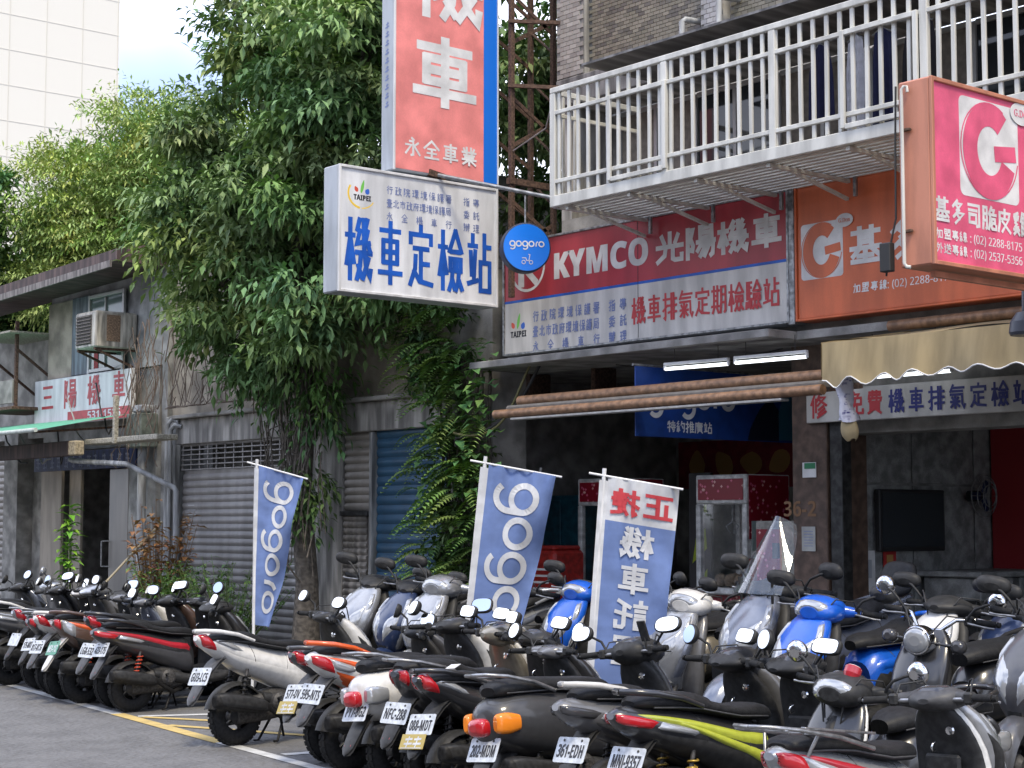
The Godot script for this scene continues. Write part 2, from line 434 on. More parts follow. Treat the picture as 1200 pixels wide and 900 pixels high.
func ribbon(b: B, pl: PackedVector2Array, sw: float, lift: float, f = null, ext := 0.4, hor := 1.0) -> void:
	# a flat stroke of width sw along the polyline, mitred at its corners, laid through f when given
	var pts := PackedVector2Array()
	for k in pl.size():
		if k > 0 and f != null:
			var m := int(pl[k].distance_to(pl[k - 1]) / 0.03)
			for t in m: pts.push_back(pl[k - 1].lerp(pl[k], (t + 1.0) / (m + 1.0)))
		pts.push_back(pl[k])
	var L := []
	var R := []
	var closed := pts.size() > 3 and pts[0].distance_to(pts[-1]) < sw * 0.05
	for k in pts.size():
		var d1 := (pts[k] - pts[k - 1]).normalized() if k > 0 else (pts[1] - pts[0]).normalized()
		var d2 := (pts[k + 1] - pts[k]).normalized() if k < pts.size() - 1 else d1
		if closed and k == 0: d1 = (pts[0] - pts[-2]).normalized()
		if closed and k == pts.size() - 1: d2 = (pts[1] - pts[0]).normalized()
		var n1 := Vector2(-d1.y, d1.x)
		var n2 := Vector2(-d2.y, d2.x)
		var m := (n1 + n2).normalized()
		var w := sw * 0.5 / maxf(0.55, m.dot(n1))
		if hor != 1.0: w *= lerpf(1.0, hor, absf(d1.x))
		var p := pts[k]
		if k == 0 and not closed: p -= d1 * sw * ext
		if k == pts.size() - 1 and not closed: p += d1 * sw * ext
		L.append(p + m * w); R.append(p - m * w)
	for k in pts.size() - 1:
		var q := []
		var up := lift + k * 0.00006   # a stroke that turns back on itself never lies in one plane
		for p in [L[k], R[k], R[k + 1], L[k + 1]]:
			q.append(Vector3(p.x, p.y, up) if f == null else (f as Callable).call(p, lift))
		b.quad(q[0], q[1], q[2], q[3])

func write(b: B, text: String, x: float, y: float, w: float, h: float, adv: Vector2, sw: float, f = null, mirror := false, hor := 1.0, slant := 0.0) -> void:
	# x, y: top left corner of the first character; adv: step to the next
	for ch in text:
		if ch != " ":
			var lift := 0.002
			for pl in glyph(ch):
				var q := PackedVector2Array()
				for p in pl:
					var px: float = 1.0 - p.x if mirror else p.x
					q.push_back(Vector2(x + px * w, y - p.y * h + slant * px * w))
				ribbon(b, q, sw, lift, f, 0.35, hor)
				lift += 0.0006
		x += adv.x; y += adv.y

func arc_pts(c: Vector2, rx: float, ry: float, a0: float, a1: float, n := 18) -> PackedVector2Array:
	var q := PackedVector2Array()
	for k in n + 1:
		var a := deg_to_rad(lerpf(a0, a1, float(k) / n))
		q.push_back(c + Vector2(cos(a) * rx, sin(a) * ry))
	return q

func gogoro(b: B, x: float, y: float, s: float, sw: float, f = null, turned := false) -> void:
	# the round lower-case wordmark, s = height of an o; turned: rotated a quarter clockwise, running down from (x, y)
	var cx := 0.0
	var lift := 0.002
	for ch in "gogoro":
		var lines := []
		if ch == "o": lines.append(arc_pts(Vector2(cx + 0.5, 0.5), 0.42, 0.42, 0, 360, 24))
		elif ch == "g":
			lines.append(arc_pts(Vector2(cx + 0.5, 0.5), 0.42, 0.42, 0, 360, 24))
			var q := PackedVector2Array([Vector2(cx + 0.92, 0.46), Vector2(cx + 0.92, 0.02)])
			q.append_array(arc_pts(Vector2(cx + 0.5, 0.0), 0.42, 0.42, 0, -140, 12))
			lines.append(q)
		else:
			lines.append(PackedVector2Array([Vector2(cx + 0.22, 0.08), Vector2(cx + 0.22, 0.45), Vector2(cx + 0.3, 0.72), Vector2(cx + 0.52, 0.92)]))
		for pl in lines:
			var q := PackedVector2Array()
			for p in pl:
				q.push_back(Vector2(x + p.x * s, y + p.y * s) if not turned else Vector2(x + p.y * s, y - p.x * s))
			ribbon(b, q, sw, lift, f, 0.0)
			lift += 0.00025
		cx += 0.62 if ch == "r" else 1.08

func latin(text: String, height: float, bold := true, width := 0.0, serif := false) -> TextMesh:
	# flat lettering, capitals of the given height; width > 0 is reached by the caller's scale
	var key := "%s|%s|%s|%s" % [text, height, bold, serif]
	if tex.has(key): return tex[key]
	var sf := SystemFont.new()
	sf.font_names = PackedStringArray(["Droid Serif" if serif else "Droid Sans"])
	sf.font_weight = 700 if bold else 400
	var t := TextMesh.new()
	if text in ["KYMCO", "TAIPEI"]:
		var fv := FontVariation.new()
		fv.base_font = sf
		fv.variation_embolden = 0.9
		t.font = fv
	else:
		t.font = sf
	t.text = text; t.font_size = 64
	t.pixel_size = height / 46.0
	t.depth = 0.002
	t.curve_step = 3.0
	tex[key] = t
	return t

func latin_part(parent: Node, called: String, text: String, height: float, material: Material, at: Vector3, width := 0.0, bold := true, bs := Basis.IDENTITY, serif := false) -> MeshInstance3D:
	var t := latin(text, height, bold, 0.0, serif)
	var sx := 1.0
	if width > 0.0:
		var w := t.get_aabb().size.x
		if w > 0.001: sx = width / w
	return part(parent, called, t, material, Transform3D(bs * Basis.from_scale(Vector3(sx, 1, 1)), at))
# ---------------------------------------------------------------- the place
func _ready() -> void:
	rng.seed = 20240611
	var cam := Camera3D.new()
	cam.name = "camera"
	add_child(cam)
	cam.position = V(0, 1.6, 0)
	cam.rotation = V(deg_to_rad(4.66), deg_to_rad(50.0), 0)
	cam.fov = 25.36
	cam.near = 0.1; cam.far = 2000.0
	cam.current = true
	var env := Environment.new()
	env.background_mode = Environment.BG_SKY
	var sky := Sky.new()
	var sm := ProceduralSkyMaterial.new()
	sm.sky_top_color = Color(0.42, 0.53, 0.74)
	sm.sky_horizon_color = Color(0.53, 0.60, 0.72)
	sm.sky_curve = 0.22
	sm.sky_cover = cloud_cover()
	sm.sky_cover_modulate = Color(0.90, 0.88, 0.85)
	sm.ground_bottom_color = Color(0.25, 0.25, 0.25)
	sm.ground_horizon_color = Color(0.5, 0.5, 0.5)
	sm.sky_energy_multiplier = 1.0
	sky.sky_material = sm
	env.sky = sky
	env.background_energy_multiplier = 1.0
	env.tonemap_mode = Environment.TONE_MAPPER_LINEAR
	env.tonemap_exposure = 2.6
	env.sdfgi_enabled = true; env.ssao_enabled = true; env.ssil_enabled = true
	var we := WorldEnvironment.new()
	we.name = "world_environment"
	we.environment = env
	add_child(we)
	var sun := DirectionalLight3D.new()
	sun.name = "sun"
	add_child(sun)
	sun.light_energy = 0.42
	sun.light_color = Color(1.0, 0.95, 0.86)
	sun.light_angular_distance = 14.0
	sun.shadow_enabled = true
	sun.look_at_from_position(V(0.52, 0.92, 0.26) * 10.0, Vector3.ZERO, Vector3.UP)
	make_textures()
	common_materials()
	ground()
	shop_building()
	shophouse()
	left_house()
	far_tower()
	opposite_row()
	signs()
	arcade_things()
	balcony()
	flags()
	scooters()
	plants()

func cloud_cover() -> ImageTexture:
	# broken high cloud over a pale blue sky, the same all round
	var f := FastNoiseLite.new()
	f.seed = 5; f.frequency = 1.1; f.fractal_octaves = 5
	var im := Image.create(512, 256, false, Image.FORMAT_RGBA8)
	for y in 256:
		var el := (0.5 - (y + 0.5) / 256.0) * PI
		for x in 512:
			var az := (x + 0.5) / 512.0 * TAU
			var d := V(cos(el) * cos(az), sin(el), cos(el) * sin(az))
			d.y = absf(d.y)
			var p := d / (d.y + 0.45) * 1.6
			var n := f.get_noise_3d(p.x, p.y * 0.3, p.z)
			var c := smoothstep(-0.55, 0.4, n)
			im.set_pixel(x, y, Color(1, 1, 1, c))
	return ImageTexture.create_from_image(im)

func slab(parent: Node, called: String, x0: float, x1: float, y0: float, y1: float, z0: float, z1: float, m: Material, bev := 0.0) -> MeshInstance3D:
	return part(parent, called, boxm(V(absf(x1 - x0), absf(y1 - y0), absf(z1 - z0)), bev, V((x0 + x1) / 2, (y0 + y1) / 2, (z0 + z1) / 2)), m)

func strip(b: B, a: Vector2, c: Vector2, w: float, y: float) -> void:
	var d := (c - a).normalized()
	var s := Vector2(-d.y, d.x) * w * 0.5
	b.quad(V(a.x - s.x, y, a.y - s.y), V(a.x + s.x, y, a.y + s.y), V(c.x + s.x, y, c.y + s.y), V(c.x - s.x, y, c.y - s.y))

func row_z(x: float) -> float: return -6.34 + 0.127 * (x + 9.5)

func ground() -> void:
	var b := B.new()
	b.quad(V(-300, 0, 300), V(300, 0, 300), V(300, 0, -300), V(-300, 0, -300))
	struct("road", b.mesh(), mats.asphalt)
	struct("pavement", boxm(V(80, 0.12, 40), 0.015, V(-30, 0.06, -28.5)), mats.pavement)
	# parking bay lines, worn paint
	var w := B.new()
	strip(w, Vector2(-34, row_z(-34)), Vector2(-13.25, -6.79), 0.10, 0.004)
	strip(w, Vector2(-11.05, -6.5), Vector2(-2, row_z(-2)), 0.10, 0.004)
	strip(w, Vector2(-12.98, -6.84), Vector2(-12.62, -7.6), 0.10, 0.004)
	strip(w, Vector2(-10.2, -6.49), Vector2(-10.05, -7.4), 0.10, 0.004)
	struct("parking_line_white", w.mesh(), mats.paint_white)
	var y := B.new()
	strip(y, Vector2(-13.25, -6.79), Vector2(-11.05, -6.5), 0.12, 0.005)
	strip(y, Vector2(-12.25, -6.72), Vector2(-11.0, -7.2), 0.09, 0.0055)
	strip(y, Vector2(-12.9, -6.84), Vector2(-12.3, -7.15), 0.09, 0.0055)
	struct("parking_line_yellow", y.mesh(), mats.paint_yellow)

func tiles(parent: Node, called: String, x0: float, x1: float, y0: float, y1: float, z: float, tw: float, th: float, cols: Array, key: String, gap := 0.005) -> void:
	# glazed wall tiles, each with its own edge and tone, joined into one part
	var b := B.new()
	var row := 0
	var y := y0
	while y < y1 - th * 0.5:
		var x := x0 + (tw * 0.5 if row % 2 == 1 else 0.0)
		while x < x1 - tw * 0.5:
			var k: Color = cols[rng.randi() % cols.size()]
			b.col = k.srgb_to_linear() * rr(0.8, 1.15)
			b.box(V(x + tw * 0.5, y + th * 0.5, z), V(tw - gap, th - gap, 0.012))
			x += tw
		y += th
		row += 1
	if not mats.has(key):
		var m := mat(key, Color.WHITE, 0.45)
		m.vertex_color_use_as_albedo = true
	var p := part(parent, called, b.mesh(), mats[key])
	p.set_meta("kind", "stuff")

func shop_building() -> void:
	var t := thing("shop_building", "tiled apartment building with an open ground floor arcade behind the signs", "building", V(-9, 0, -11))
	t.position = Vector3.ZERO
	slab(t, "beam", -13.3, 2, 3.2, 4.42, -11.1, -11.5, mats.cement)
	slab(t, "arcade_ceiling", -14.25, 2, 3.15, 3.3, -11.5, -17, mats.soffit)
	slab(t, "soffit", -13.3, -9.35, 3.13, 3.199, -10.6, -11.5, mats.soffit, 0.006)
	slab(t, "soffit", -9.34, 2, 3.13, 3.199, -10.95, -11.5, mats.soffit)
	slab(t, "arcade_floor", -14.25, 2, 0.12, 0.2, -11.0, -17, mats.cement, 0.01)
	slab(t, "party_wall", -14.4, -14.25, 0.12, 3.3, -11.2, -17, mats.inside_wall)
	slab(t, "back_wall", -14.25, -9.75, 0.2, 3.15, -14.5, -14.7, mats.inside_wall)
	slab(t, "back_wall", -9.55, 2, 0.2, 3.15, -16.4, -16.6, mats.inside_wall)
	slab(t, "end_wall", 1.8, 2, 0.12, 9.5, -11.1, -17, mats.cement)
	slab(t, "dividing_wall", -9.72, -9.55, 0.2, 3.15, -11.95, -16.6, mat("shop_wall", lin(0.36, 0.365, 0.35), 0.8, 0.0, "w_wall", 0.6))
	mat("pillar_tile", lin(0.135, 0.085, 0.06), 0.6, 0.0, "w_wall", 1.3)
	slab(t, "pillar", -9.80, -9.42, 0.2, 3.15, -11.4, -11.95, mats.pillar_tile, 0.008)
	slab(t, "shutter_rail", -9.40, -9.27, 0.2, 2.48, -11.42, -11.55, mat("rail_dark", lin(0.06, 0.06, 0.058), 0.5, 0.4, "rust", 1.0), 0.006)
	slab(t, "shutter_box", -9.40, 1.8, 2.36, 3.13, -11.55, -11.9, mats.inside_wall)
	slab(t, "fern_pillar", -14.15, -13.42, 0.12, 4.2, -11.0, -11.45, mats.cement)
	slab(t, "low_roof", -14.4, -12.3, 3.3, 3.45, -11.5, -17, mats.cement)
	# upper storeys
	slab(t, "floor_slab", -12.35, 2, 4.42, 4.55, -11.0, -17, mats.cement)
	slab(t, "recess_wall", -12.2, 2, 4.55, 5.65, -11.55, -11.7, mat("recess", lin(0.36, 0.33, 0.29), 0.85, 0.0, "w_wall", 0.6))
	slab(t, "side_wall", -12.35, -12.2, 4.55, 9.5, -11.0, -17, mats.concrete)
	slab(t, "spandrel", -12.2, 2, 5.65, 9.5, -11.02, -11.5, mats.concrete)
	slab(t, "ledge", -12.36, 2, 5.66, 5.93, -10.93, -11.019, mat("band", lin(0.235, 0.225, 0.215), 0.85, 0.0, "w_streak", 0.6), 0.01)
	slab(t, "pilaster", -12.36, -11.96, 5.93, 9.5, -10.95, -11.019, mats.concrete)
	slab(t, "pilaster", -10.36, -10.12, 5.93, 9.5, -10.90, -11.019, mats.concrete)
	tiles(t, "wall_tiles", -11.95, -10.37, 5.95, 7.2, -11.013, 0.08, 0.036, [lin(0.19, 0.17, 0.125), lin(0.16, 0.145, 0.105), lin(0.11, 0.10, 0.08), lin(0.20, 0.18, 0.135)], "tile_brown")
	tiles(t, "wall_tiles", -10.1, -6.0, 5.95, 7.2, -11.013, 0.08, 0.036, [lin(0.19, 0.17, 0.125), lin(0.16, 0.145, 0.105), lin(0.11, 0.10, 0.08), lin(0.20, 0.18, 0.135)], "tile_brown")
	tiles(t, "pilaster_tiles", -12.35, -11.97, 5.94, 7.2, -10.945, 0.095, 0.045, [lin(0.33, 0.31, 0.27), lin(0.29, 0.27, 0.24), lin(0.36, 0.34, 0.30)], "tile_grey")
	tiles(t, "pilaster_tiles", -10.355, -10.125, 5.94, 7.2, -10.895, 0.075, 0.045, [lin(0.36, 0.35, 0.34), lin(0.32, 0.31, 0.31)], "tile_grey")
	# recess: sliding windows with curtains behind the cage
	mat("window_frame", lin(0.42, 0.42, 0.40), 0.45, 0.3)
	mat("curtain_brown", lin(0.25, 0.22, 0.18), 0.9, 0.0, "cloth", 2.0)
	var x := -12.05
	var k := 0
	while x < -5.0:
		var wnd := part(t, "window", boxm(V(1.0, 1.04, 0.02), 0.0, V(x + 0.5, 5.1, -11.53)), mats.curtain_brown if k % 3 != 1 else mats.glass_dark)
		part(wnd, "frame", bm(func(b: B):
			for e in [0.0, 0.5, 1.0]: b.box(V(x + e, 5.1, -11.51), V(0.045, 1.06, 0.03), 0.004)
			for e in [4.575, 5.62]: b.box(V(x + 0.5, e, -11.508), V(0.95, 0.045, 0.028), 0.004)), mats.window_frame)
		x += 1.03
		k += 1
	# pipes elbowing out of the tiled wall
	for e in [[-10.5, 6.1], [-10.05, 6.2]]:
		part(t, "drain_pipe", bm(func(b: B): b.tube([V(e[0], e[1] - 0.35, -10.8), V(e[0], e[1] - 0.02, -10.8), V(e[0] + 0.02, e[1], -10.82), V(e[0] + 0.06, e[1], -11.0)], 0.028, 8)), mats.pvc)
	# sheet cover over the top of the cage
	part(t, "cover_sheet", bm(func(b: B):
		b.box(V(-6.8, 5.62, -10.42), V(8.2, 0.02, 0.95), 0.0, Basis(V(0, 0, 1), 0.0))), mat("sheet", lin(0.22, 0.21, 0.2), 0.5, 0.4, "w_streak", 0.6))

func slats(parent: Node, called: String, x0: float, x1: float, y0: float, y1: float, z: float, pitch: float, m: Material) -> Node3D:
	# a roller shutter: curved slats one above the other
	var sh := part(parent, called, boxm(V(x1 - x0, y1 - y0, 0.01), 0.0, V((x0 + x1) / 2, (y0 + y1) / 2, z - 0.02)), m)
	var b := B.new()
	var prof := []
	for k in 7:
		var a := float(k) / 6.0
		prof.append(Vector2(0.016 * sin(PI * a) + 0.002, (a - 0.5) * (pitch - 0.006)))
	var P := []
	for xx in [-(x1 - x0) / 2, (x1 - x0) / 2]:
		var row := PackedVector3Array()
		for q in prof: row.push_back(V(xx, q.y, q.x))
		P.append(row)
	b.grid(P, false, false, [V(0, 0, -1), V(0, 0, -1)])
	var me := b.mesh()
	var y := y0 + pitch * 0.5
	while y < y1:
		part(sh, "slat", me, m, Transform3D(Basis(V(1, 0, 0), rr(-0.03, 0.03)), V((x0 + x1) / 2, y, z - 0.012 + rr(-0.002, 0.002))))
		y += pitch
	return sh

func shophouse() -> void:
	var t := thing("shuttered_shophouse", "old concrete shophouse with three roller shutters behind the hanging tree roots", "building")
	slab(t, "wall", -20.25, -14.2, 3.0, 5.3, -11.1, -11.4, mats.old_plaster)
	slab(t, "lintel", -19.95, -14.16, 2.62, 2.95, -10.98, -11.3, mats.concrete, 0.01)
	slab(t, "ledge", -19.98, -14.16, 2.952, 3.0, -10.9, -11.3, mats.cement, 0.008)
	slab(t, "roof", -20.25, -14.3, 5.3, 5.42, -10.95, -17, mats.cement)
	slab(t, "pier", -20.25, -19.93, 0.12, 3.0, -11.0, -11.4, mats.grey_plaster, 0.01)
	slab(t, "pier", -17.02, -16.15, 0.12, 2.62, -11.03, -11.4, mats.concrete, 0.01)
	slab(t, "side_wall", -20.25, -20.05, 3.0, 5.3, -11.4, -17, mats.cement)
	slab(t, "inner_wall", -20.05, -14.4, 0.12, 3.0, -11.6, -11.7, mats.inside_wall)
	slats(t, "shutter", -19.85, -17.05, 0.12, 2.28, -11.05, 0.092, mats.shutter_grey)
	# open lattice at the head of the grey shutter
	var g := part(t, "lattice", boxm(V(2.8, 0.03, 0.03), 0.004, V(-18.45, 2.605, -11.05)), mats.shutter_grey)
	for k in 14:
		part(g, "upright", boxm(V(0.022, 0.34, 0.02), 0.003), mats.shutter_grey, Transform3D(Basis.IDENTITY, V(-19.83 + k * 0.213, 2.45, -11.04)))
	for k in 6:
		part(g, "cross_bar", boxm(V(2.8, 0.016, 0.016), 0.003), mats.shutter_grey, Transform3D(Basis.IDENTITY, V(-18.45, 2.29 + k * 0.064, -11.025)))
	part(t, "guide_rail", boxm(V(0.09, 2.5, 0.09), 0.006, V(-19.9, 1.37, -10.97)), mat("rail_pale", lin(0.42, 0.42, 0.40), 0.5, 0.3, "w_streak", 0.8))
	slats(t, "shutter", -16.13, -15.56, 1.74, 2.62, -11.05, 0.088, mats.shutter_brown)
	slats(t, "shutter", -16.08, -15.62, 0.12, 1.68, -11.0, 0.075, mat("shutter_tan", lin(0.33, 0.30, 0.26), 0.5, 0.2, "w_streak", 0.7))
	slab(t, "shutter_head", -16.12, -15.58, 1.681, 1.739, -10.97, -11.2, mats.rail_dark, 0.006)
	slab(t, "guide_rail", -15.56, -15.51, 0.12, 2.61, -10.98, -11.1, mats.rail_pale, 0.004)
	slats(t, "shutter", -15.50, -14.24, 0.12, 2.62, -11.05, 0.105, mats.shutter_blue)
	# scratches of white chalk tallies on the grey shutter
	var chalk := B.new()
	for k in [2.09, 2.03, 1.97, 1.83, 1.77]:
		chalk.box(V(-19.6 + rr(-0.02, 0.02), k - 0.26, -11.043), V(rr(0.12, 0.2), 0.008, 0.006))
	part(t, "chalk_mark", chalk.mesh(), mat("chalk", lin(0.55, 0.55, 0.55), 0.9))
	# conduits and the meter box at the corner
	var c := thing("grey_conduit", "pair of grey conduits bending up beside the grey shutter", "pipe", V(0, 0, 0))
	for e in [[-20.02, 2.95, 0.1], [-19.94, 2.88, 0.16]]:
		part(c, "conduit", bm(func(b: B): b.tube([V(e[0], 0.12, -10.9), V(e[0], e[1] - 0.2, -10.9), V(e[0] + 0.02, e[1] - 0.06, -10.9), V(e[0] + 0.09, e[1], -10.92), V(e[0] + 0.18, e[1] - 0.03, -10.97)], 0.03, 8)), mats.pvc)
	var mb := thing("meter_box", "mossy grey metal box with cables where two houses meet", "box", V(-20.62, 2.6, -10.85))
	part(mb, "case", boxm(V(0.42, 0.46, 0.26), 0.015, V(0, 0.23, 0)), mat("mossy", lin(0.20, 0.23, 0.19), 0.8, 0.0, "w_wall", 1.5))
	part(mb, "cap", boxm(V(0.3, 0.1, 0.2), 0.02, V(0.03, 0.52, 0)), mats.pvc)
	part(mb, "stand_pipe", bm(func(b: B): b.tube([V(0.02, -2.48, 0), V(0.02, 0, 0)], 0.06, 10)), mats.pvc)

func left_house() -> void:
	var t := thing("grey_house", "grey two storey house with brown sheet roof above the open doorway", "building")
	mat("roof_sheet", lin(0.13, 0.085, 0.075), 0.7, 0.1, "w_streak", 0.6)
	slab(t, "upper_wall", -23.9, -20.3, 3.72, 5.05, -11.05, -11.25, mats.grey_plaster)
	slab(t, "upper_wall", -30, -24.0, 3.0, 4.6, -11.7, -11.9, mats.cement)
	slab(t, "side_wall", -20.45, -20.3, 0.12, 3.72, -11.05, -17, mats.grey_plaster)
	slab(t, "back_wall", -30, -20.3, 0.12, 5.0, -16.8, -17, mats.inside_wall)
	slab(t, "end_wall", -30.2, -30, 0.12, 5.0, -11.5, -17, mats.inside_wall)
	slab(t, "upper_floor", -30, -20.45, 2.9, 3.0, -11.25, -16.8, mats.inside_wall)
	slab(t, "band", -24.2, -20.6, 2.66, 3.71, -11.1, -11.25, mats.cement)
	# roof sheet sloping to the street, with a fascia
	part(t, "roof", bm(func(b: B):
		b.quad(V(-27.5, 5.0, -10.3), V(-20.35, 5.2, -10.3), V(-20.35, 6.0, -14), V(-27.5, 5.8, -14))
		b.quad(V(-27.5, 4.84, -10.3), V(-20.35, 5.04, -10.3), V(-20.35, 5.2, -10.3), V(-27.5, 5.0, -10.3))
		b.quad(V(-27.5, 4.84, -10.3), V(-27.5, 4.88, -11.2), V(-20.35, 5.02, -11.2), V(-20.35, 5.04, -10.3))
		b.quad(V(-20.35, 5.04, -10.3), V(-20.35, 5.02, -11.2), V(-20.35, 6.0, -14), V(-20.35, 5.2, -10.3))), mats.roof_sheet)
	part(t, "bargeboard", bm(func(b: B): b.bar(V(-27.5, 4.80, -10.24), V(-20.4, 5.0, -10.24), 0.03, 0.09)), mat("old_board", lin(0.3, 0.27, 0.25), 0.8, 0.0, "w_streak", 1.0))
	# stained pale panel, grey panel, window
	slab(t, "pale_panel", -23.88, -23.1, 3.73, 4.85, -11.0, -11.049, mats.old_plaster)
	slab(t, "blue_grey_panel", -23.06, -22.5, 3.73, 4.86, -10.98, -11.049, mat("panel_blue", lin(0.17, 0.22, 0.25), 0.6, 0.0, "w_streak", 0.8), 0.006)
	var w := part(t, "window", boxm(V(1.04, 1.04, 0.02), 0.0, V(-21.98, 4.28, -11.0)), mat("window_glass", lin(0.12, 0.16, 0.15), 0.08))
	part(w, "frame", bm(func(b: B):
		for e in [-22.5, -21.46]: b.box(V(e, 4.28, -10.985), V(0.05, 1.14, 0.04), 0.004)
		for e in [3.76, 4.82]: b.box(V(-21.98, e, -10.985), V(0.99, 0.05, 0.038), 0.004)
		b.box(V(-22.0, 4.28, -10.98), V(0.03, 1.0, 0.03), 0.004)), mats.window_frame)
	part(w, "curtain", bm(func(b: B):
		b.box(V(-22.28, 3.92, -10.985), V(0.12, 0.28, 0.01))), mat("red_cloth", lin(0.25, 0.04, 0.04), 0.9))
	# ground floor: doorway with dark room, door leaves, brick pier
	slab(t, "door_leaf", -24.25, -23.55, 0.12, 2.4, -11.1, -11.15, mat("door_beige", lin(0.36, 0.31, 0.24), 0.7, 0.0, "w_soft", 0.7), 0.008)
	slab(t, "door_leaf", -23.5, -23.12, 0.12, 2.4, -11.2, -11.25, mats.door_beige, 0.008)
	var d := slab(t, "door_leaf", -21.86, -21.3, 0.12, 2.35, -11.02, -11.07, mat("door_glass", lin(0.13, 0.12, 0.105), 0.3, 0.0, "w_soft", 0.7), 0.008)
	part(d, "handle", bm(func(b: B): b.tube([V(-21.93, 1.0, -10.95), V(-21.93, 1.35, -10.95)], 0.014, 6); b.tube([V(-21.93, 1.35, -10.95), V(-21.84, 1.35, -11.03)], 0.012, 6); b.tube([V(-21.93, 1.0, -10.95), V(-21.84, 1.0, -11.03)], 0.012, 6)), mats.galvanised)
	slab(t, "pier", -21.25, -20.5, 0.12, 2.66, -11.0, -11.3, mats.grey_plaster)
	slab(t, "pier", -25.6, -25.1, 0.12, 3.0, -11.1, -11.4, mats.inside_wall)
	slats(t, "shutter", -27.2, -25.15, 0.12, 2.6, -11.3, 0.1, mats.shutter_brown)
	slab(t, "frame_post", -25.08, -24.3, 0.12, 2.6, -11.35, -11.5, mats.inside_wall)
	# things inside the room
	var sh := thing("shelf", "low shelf with cartons just inside the dark doorway of the grey house", "shelf", V(-23.2, 0.12, -13.6))
	for k in 4: part(sh, "board", boxm(V(1.8, 0.03, 0.4), 0.004, V(0, 0.3 + k * 0.5, 0)), mats.brown_wood)
	for s in [-0.88, 0.88]: part(sh, "side_panel", boxm(V(0.03, 1.9, 0.4), 0.004, V(s, 0.95, 0)), mats.brown_wood)
	mat("carton", lin(0.32, 0.22, 0.13), 0.85, 0.0, "w_fine", 2.0)
	for k in 4:
		var cb := thing("carton", ["carton at the open end of the doorway's shelf", "carton on the doorway's upper shelf board", "carton in the middle of the doorway's shelf", "carton on the doorway's lowest shelf board"][k], "carton", V(-23.8 + k * 0.42, 0.12 + [0.815, 1.315, 0.815, 0.315][k], -13.55), 0.0, "cartons in the grey house")
		part(cb, "box", boxm(V(0.36, 0.26, 0.28), 0.006, V(0, 0.13, 0)), mats.carton)
		part(cb, "tape", boxm(V(0.37, 0.003, 0.05), 0.0, V(0, 0.2615, 0)), mat("tape", lin(0.45, 0.36, 0.22), 0.3))
	# shop sign
	var s := thing("shop_sign", "white sign with four red characters over a red phone number strip", "sign", V(-22.6, 3.03, -10.95))
	part(s, "panel", boxm(V(3.05, 0.68, 0.08), 0.008, V(0, 0.34, 0)), mats.white_box)
	mat("sign_red", lin(0.50, 0.045, 0.05), 0.5, 0.0, "cloth", 1.0)
	part(s, "phone_strip", boxm(V(1.9, 0.16, 0.004), 0.0, V(0.56, 0.09, 0.043)), mats.sign_red)
	var b1 := B.new()
	write(b1, "三陽機車", -1.26, 0.62, 0.38, 0.4, Vector2(0.75, 0.012), 0.052, null, false, 0.8)
	part(s, "lettering", b1.mesh(), mats.sign_red, Transform3D(Basis.IDENTITY, V(0, 0, 0.04)))
	latin_part(s, "lettering", "531-1525", 0.11, mats.white_box, V(0.75, 0.09, 0.047), 1.0)
	# air conditioner in the window
	var a := thing("air_conditioner", "cream window air conditioner with rusty grille on an angle bracket", "air conditioner", V(-21.45, 3.95, -10.72))
	mat("aircon", lin(0.62, 0.58, 0.49), 0.5, 0.0, "w_streak", 1.0)
	part(a, "case", boxm(V(0.62, 0.5, 0.62), 0.02, V(0, 0.27, 0)), mats.aircon)
	var gr := part(a, "front_grille", boxm(V(0.44, 0.4, 0.01), 0.0, V(-0.04, 0.27, 0.312)), mat("grille_dark", lin(0.10, 0.085, 0.07), 0.7, 0.0, "rust", 3.0))
	for k in 9: part(gr, "fin", boxm(V(0.43, 0.012, 0.02), 0.002, V(-0.04, 0.09 + k * 0.045, 0.322)), mat("fin", lin(0.22, 0.19, 0.16), 0.7, 0.0, "rust", 3.0))
	part(a, "side_grille", boxm(V(0.01, 0.36, 0.2), 0.0, V(0.312, 0.29, 0.05)), mat("rust_side", lin(0.36, 0.24, 0.15), 0.8, 0.0, "rust", 4.0))
	for e in [-0.25, 0.25]:
		part(a, "bracket", bm(func(b: B):
			b.bar(V(e, 0.005, 0.3), V(e, 0.005, -0.3), 0.04, 0.03); b.bar(V(e, 0.0, 0.28), V(e, -0.22, -0.28), 0.03, 0.03)), mats.rusty)
	# green canvas awning at the far left, beam with cut end, blue shop board, pipe
	var aw := thing("green_awning", "green canvas awning edge beside the red and white sign", "awning", V(-23.5, 2.8, -10.2))
	part(aw, "canvas", bm(func(b: B):
		for k in 8:
			var u0 := -2.6 + k * 0.66
			var u1 := u0 + 0.66
			var s0 := 0.02 * (k % 2)
			var s1 := 0.02 * ((k + 1) % 2)
			b.quad(V(u0, 0.0 + s0, 0.75), V(u1, 0.0 + s1, 0.75), V(u1, 0.26, -0.55), V(u0, 0.26, -0.55))), mat("canvas_green", lin(0.12, 0.42, 0.27), 0.85, 0.0, "cloth", 1.5))
	part(aw, "edge_roll", bm(func(b: B): b.tube([V(-2.6, 0.0, 0.76), V(2.68, 0.0, 0.76)], 0.03, 8)), mat("canvas_pale", lin(0.5, 0.55, 0.5), 0.85, 0.0, "cloth", 2.0))
	part(aw, "arm", bm(func(b: B): b.bar(V(2.5, -0.02, 0.72), V(2.5, 0.1, -0.6), 0.03, 0.03)), mats.rusty)
	var be := thing("timber_beam", "dark brown beam with a pale cut end under the green awning", "beam", V(-22.3, 2.48, -10.0))
	part(be, "beam", boxm(V(5.6, 0.2, 0.09), 0.01, V(-1.4, 0.1, 0)), mats.brown_wood)
